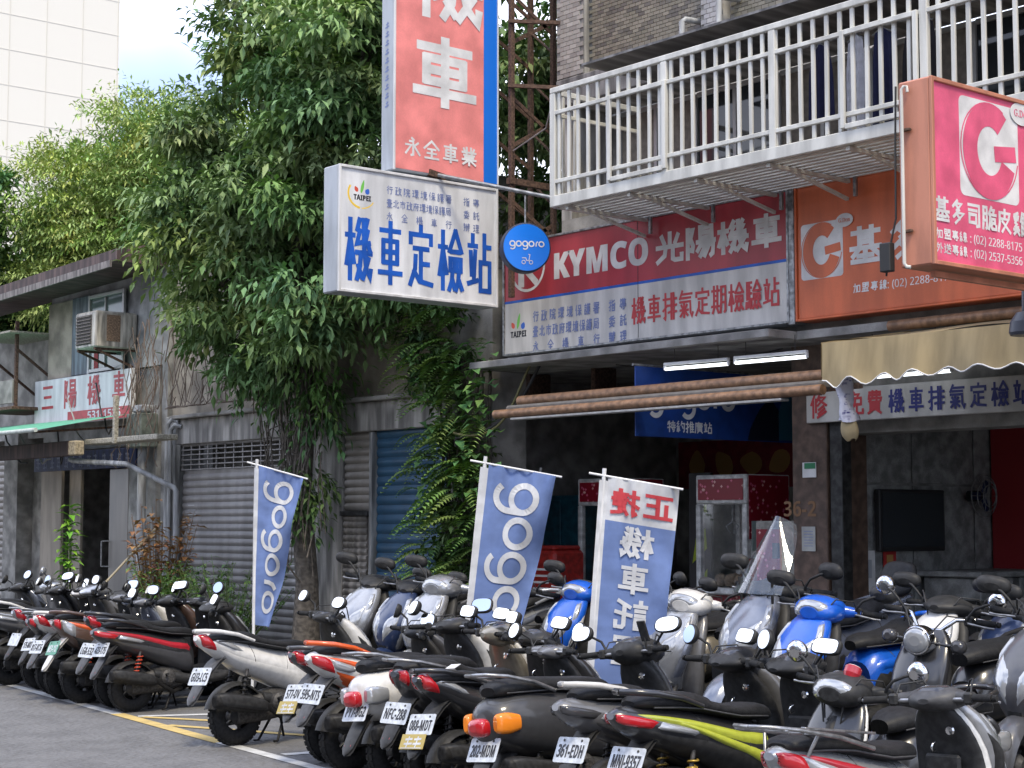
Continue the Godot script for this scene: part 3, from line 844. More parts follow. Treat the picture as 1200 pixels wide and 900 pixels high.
	part(be, "end_block", boxm(V(0.2, 0.19, 0.14), 0.015, V(1.5, 0.1, 0.0)), mat("cut_wood", lin(0.48, 0.40, 0.26), 0.8, 0.0, "w_fine", 2.0))
	part(be, "purlin", boxm(V(2.0, 0.07, 0.3), 0.01, V(2.3, 0.19, -0.35)), mat("pale_batten", lin(0.5, 0.46, 0.36), 0.8, 0.0, "w_fine", 2.0))
	part(be, "post", boxm(V(0.06, 0.62, 0.06), 0.006, V(2.2, 0.45, -0.2)), mats.pale_batten)
	var bs := thing("blue_shop_board", "dark blue board with faded white characters over the doorway", "sign", V(-22.6, 2.36, -10.98))
	part(bs, "panel", boxm(V(3.2, 0.27, 0.04), 0.005, V(0, 0.135, 0)), mat("board_blue", lin(0.02, 0.035, 0.12), 0.6, 0.0, "w_streak", 1.0))
	var fd := B.new()
	for k in 13:
		for j in 3:
			var px := -1.5 + k * 0.235 + rr(-0.02, 0.02)
			ribbon(fd, PackedVector2Array([Vector2(px, 0.06 + j * 0.06 + rr(-0.01, 0.01)), Vector2(px + rr(0.07, 0.12), 0.06 + j * 0.06)]), 0.02, 0.002)
			ribbon(fd, PackedVector2Array([Vector2(px + 0.03 + j * 0.03, 0.04), Vector2(px + 0.03 + j * 0.02, 0.2)]), 0.017, 0.0025 + j * 0.0003)
	part(bs, "faded_print", fd.mesh(), mat("faded_white", lin(0.16, 0.18, 0.26), 0.8), Transform3D(Basis.IDENTITY, V(0, 0, 0.02)))
	var pp := thing("drain_pipe", "grey plastic pipe running along under the beam and down the pier", "pipe", V(0, 0, 0))
	part(pp, "pipe", bm(func(b: B): b.tube([V(-21.6, 2.46, -10.3), V(-21.5, 2.44, -10.3), V(-20.0, 2.36, -10.3), V(-19.95, 2.34, -10.32), V(-19.45, 2.05, -10.7), V(-19.42, 2.0, -10.72), V(-19.42, 0.12, -10.72)], 0.035, 10)), mats.pvc)
	# loose cables over the front
	var cable_labels := ["loose cable looping beside the steel balcony", "loose black cable crossing the steel balcony's brace", "pale cable hanging left of the four character sign", "black cable drooping over the first red character", "pale cable drooping over the second red character", "black cable hanging between sign and wooden post"]
	for k in 6:
		var c := thing("loose_cable", cable_labels[k], "cable", V(0, 0, 0), 0.0, "cables on the grey house")
		var p0 := V(-25.2 + k * 0.72, 2.9 + rr(0, 0.7), -10.7 + rr(-0.1, 0.2))
		var p1 := V(-24.3 + k * 0.75, 2.55 + rr(-0.1, 0.3), -10.5 + rr(-0.1, 0.3))
		var pts := []
		for j in 9:
			var u := j / 8.0
			pts.append(p0.lerp(p1, u) - V(0, sin(PI * u) * rr(0.1, 0.3), 0))
		part(c, "cable", bm(func(b: B): b.tube(pts, 0.012, 6)), mats.cable_grey if k % 2 == 0 else mats.cable)
	# side structure at the frame's left edge: small balcony of steel angles
	var sb := thing("steel_balcony", "rusty steel bracket balcony with a sheet roof on the grey house", "balcony", V(-25.2, 3.3, -10.9))
	for e in [0.0, 1.1]:
		part(sb, "post", boxm(V(0.05, 1.3, 0.05), 0.005, V(e, 0.65, 0.3)), mats.rusty)
		part(sb, "brace", bm(func(b: B): b.bar(V(e, 0.9, 0.32), V(e, 0.3, -0.5), 0.035, 0.035)), mats.rusty)
	part(sb, "sheet_roof", boxm(V(1.6, 0.03, 0.9), 0.0, V(0.5, 1.12, 0.05)), mats.pale_batten)
	part(sb, "floor", boxm(V(1.3, 0.05, 0.8), 0.005, V(0.55, 0.0, 0.0)), mats.rusty)
	part(sb, "dark_panel", boxm(V(1.1, 0.35, 0.03), 0.005, V(0.55, 0.25, 0.34)), mats.inside_wall)

func far_tower() -> void:
	var t := thing("white_tower", "tall white tower block with panel joints behind the trees", "building", V(-115, 0, -35.5), 0.0)
	part(t, "wall", boxm(V(30, 70, 30), 0.0, V(0, 35, 0)), mats.stucco_white)
	var jm := mat("joint", lin(0.565, 0.54, 0.475), 0.9)
	for k in 16:
		part(t, "joint", boxm(V(0.03, 0.05, 30.02), 0.0, V(15.005, 22.0 + k * 2.25, 0)), jm)
	for k in 12:
		part(t, "joint", boxm(V(0.03, 44, 0.05), 0.0, V(15.012, 43, -14.9 + k * 2.45)), jm)
	for k in 9:
		for u in 4:
			var w := part(t, "window", boxm(V(0.06, 1.45, 2.2), 0.0, V(15.02, 21.3 + k * 3.72, -5.4 + u * 5.0)), mats.glass_dark)
			part(w, "frame", bm(func(b: B):
				for e in [-1.13, 0.0, 1.13]: b.box(V(15.06, 21.3 + k * 3.72, -5.4 + u * 5.0 + e), V(0.06, 1.62, 0.07))
				for e in [-0.78, 0.78]: b.box(V(15.07, 21.3 + k * 3.72 + e, -5.4 + u * 5.0), V(0.06, 0.08, 2.19))), mats.window_frame)

func opposite_row() -> void:
	# the houses across the street, behind the photographer: they close off the low sky and show in the mirrors
	var looks := [["cream", lin(0.46, 0.43, 0.37)], ["grey", lin(0.36, 0.36, 0.35)], ["brown tiled", lin(0.26, 0.20, 0.16)], ["pale green", lin(0.38, 0.42, 0.37)], ["white", lin(0.55, 0.54, 0.51)]]
	var x := -34.0
	for k in 6:
		var w: float = [9.0, 8.0, 10.0, 8.5, 9.5, 9.0][k]
		var h: float = [9.2, 12.4, 9.4, 9.0, 12.2, 9.2][k]
		var q: Array = looks[k % 5]
		var t := thing("street_house", "%s shop house in the row across the street, %s" % [q[0], ["by the far corner", "second along", "third along", "fourth along", "fifth along", "at the near end"][k]], "building", V(x + w / 2, 0, 12.0), 0.0, "houses across the street")
		var m := mat("house_%d" % k, q[1], 0.85, 0.0, "w_wall", 0.4)
		part(t, "wall", boxm(V(w - 0.05, h, 8.0), 0.02, V(0, h / 2, 4.0)), m)
		part(t, "canopy", boxm(V(w - 0.2, 0.15, 1.4), 0.02, V(0, 3.1, -0.7)), mats.cement)
		part(t, "shopfront", boxm(V(w - 1.0, 2.7, 0.04), 0.0, V(0, 1.4, -0.02)), mats.shutter_grey)
		for r in int((h - 3.5) / 3.0):
			for c in 3:
				var wn := part(t, "window", boxm(V(1.7, 1.4, 0.04), 0.0, V((c - 1) * w * 0.3, 4.9 + r * 3.0, -0.015)), mats.glass_dark)
				part(wn, "frame", bm(func(b: B):
					for e in [-0.85, 0.0, 0.85]: b.box(V((c - 1) * w * 0.3 + e, 4.9 + r * 3.0, -0.05), V(0.06, 1.5, 0.06))
					for e in [-0.72, 0.72]: b.box(V((c - 1) * w * 0.3, 4.9 + r * 3.0 + e, -0.055), V(1.64, 0.06, 0.06))), mats.window_frame)
		x += w

# ---------------------------------------------------------------- signs
func sheet(parent: Node, called: String, x0: float, x1: float, y0: float, y1: float, z: float, m: Material) -> MeshInstance3D:
	return part(parent, called, boxm(V(x1 - x0, y1 - y0, 0.003), 0.0, V((x0 + x1) / 2, (y0 + y1) / 2, z)), m)

func frame_of(parent: Node, w: float, h: float, z: float, t: float, m: Material) -> void:
	part(parent, "frame", bm(func(b: B):
		for s in [-1.0, 1.0]:
			b.box(V(s * (w / 2 - t / 2), 0, z), V(t, h, 0.025), 0.004)
			b.box(V(0, s * (h / 2 - t / 2), z), V(w - 2 * t - 0.002, t, 0.025), 0.004)), m)

func drop(b: B, c: Vector2, rx: float, ry: float, turn: float, lift: float) -> void:
	var q := []
	for k in 16:
		var a := TAU * k / 16
		var p := Vector2(cos(a) * rx * (0.6 + 0.4 * clampf(1.0 - sin(a), 0, 1)), sin(a) * ry).rotated(turn)
		q.append(V(c.x + p.x, c.y + p.y, lift))
	for k in 16: b.tri(V(c.x, c.y, lift), q[k], q[(k + 1) % 16])

func taipei_mark(parent: Node, c: Vector2, s: float, z: float, ring: bool) -> void:
	var cols := {"mark_red": lin(0.62, 0.09, 0.05), "mark_green": lin(0.16, 0.5, 0.08), "mark_blue": lin(0.03, 0.12, 0.5), "mark_yellow": lin(0.8, 0.55, 0.06)}
	for k in cols: mat(k, cols[k], 0.5)
	var xf := Transform3D(Basis.IDENTITY, V(0, 0, z))
	part(parent, "emblem", bm(func(b: B): drop(b, c + Vector2(-0.42, 0.38) * s, 0.16 * s, 0.22 * s, 0.6, 0.002)), mats.mark_red, xf)
	part(parent, "emblem", bm(func(b: B): drop(b, c + Vector2(0.12, 0.62) * s, 0.13 * s, 0.5 * s, -0.25, 0.0024)), mats.mark_green, xf)
	part(parent, "emblem", bm(func(b: B): drop(b, c + Vector2(0.55, 0.3) * s, 0.2 * s, 0.22 * s, -0.5, 0.002)), mats.mark_blue, xf)
	if ring:
		part(parent, "emblem", bm(func(b: B):
			ribbon(b, arc_pts(c + Vector2(0.05, 0.05) * s, 1.15 * s, 1.0 * s, 150, 260, 14), 0.16 * s, 0.0016)
			ribbon(b, arc_pts(c + Vector2(0.05, 0.05) * s, 1.15 * s, 1.0 * s, 272, 330, 10), 0.08 * s, 0.0016)), mats.mark_yellow, xf)
	latin_part(parent, "lettering", "TAIPEI", 0.36 * s, mat("ink_black", lin(0.02, 0.02, 0.025), 0.6), V(c.x + 0.1 * s, c.y - 0.22 * s, z + 0.002), 1.5 * s)

func notice_rows(parent: Node, x0: float, x1: float, y: float, dy: float, h: float, w: float, sw: float, z: float, m: Material, x2: float, x3: float) -> void:
	# the three small rows: who guides, who commissions, who carries out
	var b := B.new()
	write(b, "行政院環境保護署", x0, y, w, h, Vector2((x1 - x0 - w) / 7.0, 0), sw)
	write(b, "臺北市政府環境保護局", x0, y - dy, w * 0.92, h, Vector2((x1 - x0 - w) / 9.0, 0), sw)
	write(b, "永全機車行", x0, y - 2 * dy, w, h, Vector2((x1 - x0 - w) / 4.0, 0), sw)
	write(b, "指導", x2, y, w, h, Vector2(x3 - x2, 0), sw)
	write(b, "委託", x2, y - dy, w, h, Vector2(x3 - x2, 0), sw)
	write(b, "辦理", x2, y - 2 * dy, w, h, Vector2(x3 - x2, 0), sw)
	part(parent, "lettering", b.mesh(), m, Transform3D(Basis.IDENTITY, V(0, 0, z)))

func g_logo(parent: Node, cx: float, cy: float, w: float, h: float, z: float, m: Material) -> void:
	# white rounded square with a fat G and a small oval bubble
	var q := PackedVector2Array()
	for k in 4:
		var c := Vector2([1, -1, -1, 1][k] * (w / 2 - w * 0.07), [1, 1, -1, -1][k] * (h / 2 - h * 0.07))
		for j in 5:
			var a := PI / 2 * k + PI / 2 * j / 4.0
			q.push_back(Vector2(cx, cy) + c + Vector2(cos(a), sin(a)) * w * 0.07)
	part(parent, "logo_square", bm(func(b: B): b.prism(q, 0.003)), mats.logo_white, Transform3D(Basis.IDENTITY, V(0, 0, z)))
	part(parent, "logo_letter", bm(func(b: B):
		var pl := arc_pts(Vector2(cx, cy), w * 0.33, h * 0.37, 48, 340, 30)
		ribbon(b, pl, w * 0.24, 0.0, null, 0.0)
		ribbon(b, PackedVector2Array([Vector2(cx + w * 0.08, cy - h * 0.02), Vector2(cx + w * 0.45, cy + h * 0.02)]), w * 0.16, 0.0008, null, 0.0)
		ribbon(b, arc_pts(Vector2(cx, cy), w * 0.485, h * 0.485, 60, 350, 30), w * 0.016, 0.0006, null, 0.0)), m, Transform3D(Basis.IDENTITY, V(0, 0, z + 0.005)))
	part(parent, "logo_bubble", bm(func(b: B):
		var ring := PackedVector2Array()
		for k in 20: ring.push_back(Vector2(cx + w * 0.56 + cos(TAU * k / 20) * w * 0.2, cy + h * 0.46 + sin(TAU * k / 20) * h * 0.12))
		b.prism(ring, 0.003)), mats.logo_white, Transform3D(Basis.IDENTITY, V(0, 0, z + 0.009)))
	latin_part(parent, "lettering", "G.Don", h * 0.07, m, V(cx + w * 0.56, cy + h * 0.46, z + 0.014), w * 0.27, false, Basis.IDENTITY, true)

func signs() -> void:
	mat("ink_blue", lin(0.012, 0.11, 0.52), 0.45, 0.0, "cloth", 0.8)
	mat("ink_slate", lin(0.16, 0.20, 0.38), 0.6)
	mat("sign_white", lin(0.76, 0.77, 0.78), 0.4, 0.0, "w_soft", 0.5)
	mat("sign_cream", lin(0.58, 0.56, 0.51), 0.5, 0.0, "w_soft", 0.5)
	mat("sign_grey_white", lin(0.62, 0.60, 0.56), 0.5, 0.0, "w_soft", 0.6)
	mat("kymco_red", lin(0.45, 0.045, 0.055), 0.35, 0.0, "w_soft", 0.35)
	mat("letter_white", lin(0.7, 0.68, 0.64), 0.5, 0.0, "cloth", 0.7)
	mat("letter_red", lin(0.45, 0.035, 0.04), 0.5)
	mat("orange", lin(0.72, 0.165, 0.06), 0.4, 0.0, "w_soft", 0.4)
	mat("pink", lin(0.80, 0.13, 0.24), 0.4, 0.0, "cloth", 0.5)
	mat("salmon", lin(0.90, 0.29, 0.27), 0.4, 0.0, "cloth", 0.4)
	mat("strip_blue", lin(0.01, 0.16, 0.66), 0.4)
	mat("logo_white", lin(0.78, 0.78, 0.77), 0.45, 0.0, "cloth", 0.6)
	mat("frame_salmon", lin(0.58, 0.24, 0.15), 0.5, 0.1, "w_soft", 0.8)
	# --- long red and white fascia sign
	var k := thing("fascia_sign", "long red and white motorcycle shop fascia sign with a blue dividing line", "sign", V(-11.245, 3.835, -10.9))
	part(k, "case", boxm(V(3.75, 1.14, 0.2), 0.01, V(0, 0, -0.105)), mats.grey_box)
	sheet(k, "red_panel", -1.855, 1.855, -0.02, 0.55, 0.0, mats.kymco_red)
	sheet(k, "white_panel", -1.855, 1.855, -0.55, -0.046, 0.0, mats.sign_grey_white)
	sheet(k, "blue_line", -1.855, 1.855, -0.045, -0.021, 0.0005, mats.ink_blue)
	frame_of(k, 3.75, 1.14, 0.006, 0.022, mats.galvanised)
	latin_part(k, "lettering", "KYMCO", 0.235, mats.letter_white, V(-0.47, 0.24, 0.003), 1.30)
	var b := B.new()
	write(b, "光陽機車", 0.30, 0.385, 0.345, 0.275, Vector2(0.385, 0.0), 0.05, null, false, 0.85)
	part(k, "lettering", b.mesh(), mats.letter_white)
	b = B.new()
	write(b, "機車排氣定期檢驗站", -0.02, -0.165, 0.175, 0.245, Vector2(0.201, 0.0), 0.026, null, false, 0.85)
	part(k, "lettering", b.mesh(), mats.letter_red)
	notice_rows(k, -1.42, -0.46, -0.155, 0.15, 0.105, 0.085, 0.012, 0.0, mats.ink_slate, -0.33, -0.18)
	taipei_mark(k, Vector2(-1.66, -0.33), 0.16, 0.0, false)
	part(k, "emblem", bm(func(bb: B):
		ribbon(bb, arc_pts(Vector2(-1.5, 0.3), 0.25, 0.24, 0, 360, 32), 0.028, 0.002, null, 0.0)
		ribbon(bb, PackedVector2Array([Vector2(-1.6, 0.48), Vector2(-1.6, 0.1)]), 0.09, 0.0024, null, 0.0)
		ribbon(bb, PackedVector2Array([Vector2(-1.36, 0.46), Vector2(-1.54, 0.28), Vector2(-1.36, 0.12)]), 0.07, 0.0028, null, 0.0)), mats.letter_white)
	part(k, "panel_seam", boxm(V(0.006, 1.08, 0.003), 0.0, V(0.06, 0, 0.0018)), mats.rail_dark)
	# --- orange fascia sign
	var o := thing("orange_sign", "orange fried chicken fascia sign with a white square logo", "sign", V(-6.3, 3.85, -10.9))
	part(o, "case", boxm(V(6.0, 1.16, 0.2), 0.01, V(0, 0, -0.105)), mats.orange)
	sheet(o, "face", -2.97, 2.97, -0.555, 0.555, 0.0, mats.orange)
	frame_of(o, 6.0, 1.16, 0.006, 0.02, mats.orange)
	g_logo(o, -2.72, -0.01, 0.44, 0.47, 0.0, mats.orange)
	b = B.new()
	write(b, "基多司脆皮雞排", -2.42, 0.125, 0.30, 0.29, Vector2(0.375, 0), 0.05, null, false, 0.8)
	part(o, "lettering", b.mesh(), mats.logo_white)
	b = B.new()
	write(b, "加盟專線", -2.4, -0.325, 0.07, 0.075, Vector2(0.088, 0), 0.009)
	part(o, "lettering", b.mesh(), mats.logo_white)
	latin_part(o, "lettering", ": (02) 2288-8175", 0.062, mats.logo_white, V(-1.75, -0.365, 0.002), 0.62, false)
	part(o, "edge_post", boxm(V(0.07, 1.2, 0.06), 0.006, V(-3.05, 0, -0.02)), mats.galvanised)
	# --- projecting pink sign
	var p := thing("pink_sign", "pink projecting sign box with a big letter G in a white square", "sign", V(-6.0, 3.673, -8.84), PI / 2)
	p.scale = Vector3.ONE * 0.871
	part(p, "case", boxm(V(1.36, 1.29, 0.26), 0.012, V(0, 0, -0.132)), mats.frame_salmon)
	sheet(p, "face", -0.655, 0.655, -0.615, 0.615, 0.0, mats.pink)
	frame_of(p, 1.36, 1.29, 0.008, 0.03, mats.frame_salmon)
	g_logo(p, 0.0, 0.22, 0.70, 0.70, 0.0, mats.pink)
	b = B.new()
	write(b, "基多司脆皮雞排", -0.645, -0.175, 0.155, 0.165, Vector2(0.183, 0), 0.026, null, false, 0.8)
	part(p, "lettering", b.mesh(), mats.logo_white)
	b = B.new()
	write(b, "加盟專線", -0.64, -0.39, 0.075, 0.07, Vector2(0.09, 0), 0.009)
	write(b, "外送專線", -0.64, -0.49, 0.075, 0.07, Vector2(0.09, 0), 0.009)
	part(p, "lettering", b.mesh(), mats.logo_white)
	latin_part(p, "lettering", ": (02) 2288-8175", 0.06, mats.logo_white, V(0.06, -0.425, 0.002), 0.62, false)
	latin_part(p, "lettering", ": (02) 2537-5356", 0.06, mats.logo_white, V(0.06, -0.525, 0.002), 0.62, false)
	part(p, "hanger_pipe", bm(func(bb: B):
		bb.tube([V(-0.72, 0.53, -0.2), V(-0.72, 0.58, -0.2), V(-0.715, 0.6, -0.185), V(-0.7, 0.6, -0.17), V(-0.7, 0.56, -0.165)], 0.011, 6)
		bb.tube([V(-0.72, 0.54, -0.2), V(-0.72, -0.62, -0.2), V(-0.715, -0.645, -0.185), V(-0.705, -0.65, -0.16)], 0.013, 6)), mats.white_steel)
	part(p, "clip", bm(func(bb: B):
		for y in [0.3, -0.4]: bb.box(V(-0.7, y, -0.18), V(0.03, 0.02, 0.07), 0.004)), mats.rusty)
	part(p, "cable", bm(func(bb: B): bb.tube([V(-0.69, 0.62, -0.27), V(-0.7, 0.2, -0.275), V(-0.7, -0.3, -0.28), V(-0.69, -0.55, -0.36), V(-0.66, -0.68, -0.4)], 0.008, 5)), mats.cable)
	part(p, "switch_box", boxm(V(0.06, 0.2, 0.09), 0.006, V(-0.7, -0.56, -0.36)), mats.cable)
	part(p, "arm", bm(func(bb: B):
		bb.bar(V(-0.5, -0.68, -0.13), V(2.36, -0.68, -0.13), 0.04, 0.04)), mats.frame_salmon)
	part(p, "arm", bm(func(bb: B): bb.bar(V(-0.5, 0.675, -0.13), V(1.2, 0.675, -0.13), 0.04, 0.04)), mats.frame_salmon)
	# --- white projecting sign with five blue characters
	var w := thing("inspection_sign", "white projecting light box with five big blue characters", "sign", V(-12.86, 4.30, -9.655), PI / 2)
	part(w, "case", boxm(V(1.89, 1.18, 0.24), 0.012, V(0, 0, -0.122)), mats.grey_box)
	sheet(w, "face", -0.92, 0.92, -0.565, 0.565, 0.0, mats.sign_white)
	frame_of(w, 1.89, 1.18, 0.008, 0.026, mats.white_box)
	b = B.new()
	write(b, "機車定檢站", -0.855, 0.125, 0.285, 0.60, Vector2(0.358, 0.0), 0.05, null, false, 0.95)
	part(w, "lettering", b.mesh(), mats.ink_blue)
	notice_rows(w, -0.40, 0.37, 0.455, 0.125, 0.078, 0.07, 0.008, 0.0, mats.ink_slate, 0.52, 0.64)
	taipei_mark(w, Vector2(-0.69, 0.33), 0.13, 0.0, true)
	# --- tall red sign above it
	var r := thing("tall_red_sign", "tall salmon red vertical sign with a blue stripe above the white light box", "sign", V(-12.86, 4.92, -9.97), PI / 2)
	part(r, "case", boxm(V(1.28, 3.4, 0.20), 0.012, V(0, 1.7, -0.102)), mats.grey_box)
	sheet(r, "red_face", -0.62, 0.455, 0.02, 3.38, 0.0, mats.salmon)
	sheet(r, "blue_face", 0.456, 0.625, 0.02, 3.38, 0.0, mats.strip_blue)
	part(r, "edge_trim", bm(func(bb: B):
		bb.box(V(-0.632, 1.7, 0.004), V(0.022, 3.4, 0.02), 0.003)
		bb.box(V(0.632, 1.7, 0.004), V(0.014, 3.4, 0.02), 0.003)), mats.white_box)
	b = B.new()
	write(b, "車", -0.43, 1.36, 0.80, 0.66, Vector2.ZERO, 0.105, null, false, 0.85)
	write(b, "機", -0.39, 2.28, 0.80, 0.72, Vector2.ZERO, 0.10, null, false, 0.85)
	write(b, "永全車業", -0.51, 0.335, 0.19, 0.18, Vector2(0.228, 0), 0.026, null, false, 0.8)
	part(r, "lettering", b.mesh(), mats.logo_white)
	b = B.new()
	for j in 10:   # the maker's small print down the grey edge
		ribbon(b, PackedVector2Array([Vector2(0.0, 0.62 + j * 0.085), Vector2(0.05, 0.63 + j * 0.085)]), 0.014, 0.001)
		ribbon(b, PackedVector2Array([Vector2(0.012, 0.65 + j * 0.085), Vector2(0.045, 0.66 + j * 0.085)]), 0.012, 0.001)
		ribbon(b, PackedVector2Array([Vector2(0.026, 0.615 + j * 0.085), Vector2(0.026, 0.67 + j * 0.085)]), 0.01, 0.0013)
	part(r, "small_print", b.mesh(), mats.ink_slate, Transform3D(Basis(V(0, 1, 0), -PI / 2), V(-0.641, 0, -0.13)))
	# --- steel lattice mast that carries both
	var l := thing("steel_lattice", "rusty steel lattice mast between the tall red sign and the balcony", "mast", V(-12.7, 4.0, -10.65))
	for e in [[0.0, 0.0], [0.0, -0.55], [-0.35, 0.0], [-0.35, -0.55]]:
		part(l, "leg", bm(func(bb: B): bb.box(V(e[0], 2.0, e[1]), V(0.05, 4.4, 0.05), 0.004)), mats.rusty)
	for j in 8:
		var y := 0.25 + j * 0.52
		part(l, "brace", bm(func(bb: B): bb.bar(V(0.0, y, 0.02), V(0.0, y + 0.34 * (1 if j % 2 == 0 else -1), -0.57), 0.012, 0.04)), mats.rusty)
		part(l, "brace", bm(func(bb: B): bb.bar(V(-0.35, y + 0.2, 0.02), V(-0.35, y - 0.1, -0.57), 0.012, 0.04)), mats.rusty)
		part(l, "brace", bm(func(bb: B): bb.bar(V(0.0, y, -0.56), V(-0.36, y + 0.3, -0.56), 0.04, 0.012)), mats.rusty)
	for q in [[V(0.01, 0.95, 0.05), V(0.01, 0.95, -0.9), 0.06], [V(0.01, 2.55, 0.05), V(0.5, 2.5, -0.4), 0.035], [V(0.01, 1.9, 0.05), V(0.5, 1.85, -0.4), 0.035]]:
		part(l, "girder", bm(func(bb: B): bb.bar(q[0], q[1], q[2], q[2])), mats.rusty)
	# --- tie pole from the white box to the fascia
	var tp := thing("tie_pole", "thin grey steel pole running from the white light box to the fascia sign", "pole", V(0, 0, 0))
	part(tp, "pole", bm(func(bb: B): bb.tube([V(-12.84, 4.93, -9.85), V(-11.3, 4.47, -10.86)], 0.02, 8)), mats.galvanised)
	part(tp, "bracket", bm(func(bb: B): bb.bar(V(-12.87, 4.95, -9.75), V(-12.87, 4.92, -9.95), 0.05, 0.06)), mats.rusty)
	# --- round sign hanging from the pole
	var g := thing("round_sign", "round blue hanging sign with a white wordmark and small scooter", "sign", V(-12.05, 4.17, -10.28), deg_to_rad(62))
	mat("gogoro_blue", lin(0.0, 0.19, 0.80), 0.3)
	part(g, "disc", bm(func(bb: B): bb.lathe([Vector2(0.0, 0.035), Vector2(0.225, 0.035), Vector2(0.235, 0.025), Vector2(0.235, -0.09), Vector2(0.0, -0.09)], 40, Transform3D(Basis(V(1, 0, 0), PI / 2), Vector3.ZERO))), mat("rim_dark", lin(0.03, 0.04, 0.07), 0.5))
	part(g, "face", bm(func(bb: B): bb.lathe([Vector2(0.0, 0.039), Vector2(0.22, 0.039), Vector2(0.222, 0.03)], 40, Transform3D(Basis(V(1, 0, 0), PI / 2), Vector3.ZERO))), mats.gogoro_blue)
	part(g, "lettering", bm(func(bb: B): gogoro(bb, -0.165, 0.005, 0.056, 0.012)), mats.logo_white, Transform3D(Basis.IDENTITY, V(0, 0, 0.04)))
	part(g, "scooter_mark", bm(func(bb: B):
		ribbon(bb, arc_pts(Vector2(-0.03, -0.14), 0.017, 0.017, 0, 360, 12), 0.007, 0.002, null, 0.0)
		ribbon(bb, arc_pts(Vector2(0.04, -0.14), 0.017, 0.017, 0, 360, 12), 0.007, 0.002, null, 0.0)
		ribbon(bb, PackedVector2Array([Vector2(-0.045, -0.1), Vector2(-0.01, -0.1), Vector2(0.0, -0.125), Vector2(0.02, -0.125), Vector2(0.03, -0.07), Vector2(0.015, -0.065)]), 0.008, 0.0024, null, 0.0)), mats.logo_white, Transform3D(Basis.IDENTITY, V(0, 0, 0.04)))
	part(g, "hanger", bm(func(bb: B): bb.tube([V(0, 0.22, -0.02), V(0, 0.5, -0.02)], 0.01, 6)), mats.galvanised)

# ---------------------------------------------------------------- under the arcade
func lamp_tube(label: String, a: Vector3, b_: Vector3) -> void:
	var t := thing("fluorescent_lamp", label, "lamp", (a + b_) / 2)
	var d := (b_ - a) / 2
	part(t, "glowing_tube", bm(func(b: B): b.tube([-d, d], 0.015, 10)), tube_glow())
	part(t, "batten", bm(func(b: B): b.bar(-d * 1.03 + V(0, 0.042, 0), d * 1.03 + V(0, 0.042, 0), 0.04, 0.025, 0.004)), mats.white_box)
	for s in [-1.0, 1.0]:
		part(t, "holder", bm(func(b: B): b.box(d * s * 1.02 + V(0, 0.012, 0), V(0.022, 0.045, 0.025), 0.004)), mats.white_box)
	part(t, "drop_wire", bm(func(b: B):
		for s in [-0.7, 0.7]: b.tube([d * s + V(0, 0.06, 0), d * s + V(0, 3.15 - (a.y + b_.y) / 2, 0)], 0.004, 4)), mats.cable)
	var l := AreaLight3D.new()
	l.name = "tube_light"
	l.area_size = Vector2(d.length() * 2.0, 0.04)
	l.light_energy = 0.8
	l.light_color = Color(0.93, 0.97, 1.0)
	l.shadow_enabled = true
	t.add_child(l)
	l.position = V(0, -0.026, 0)
	l.look_at_from_position(l.position, l.position + V(0, -1, 0), d.cross(V(0, 1, 0)).normalized())

func tube_glow() -> StandardMaterial3D:
	if mats.has("tube_glow"): return mats.tube_glow
	var m := mat("tube_glow", Color.WHITE, 0.5)
	m.emission_enabled = true; m.emission = Color(0.95, 0.98, 1.0); m.emission_energy_multiplier = 1.1
	return m

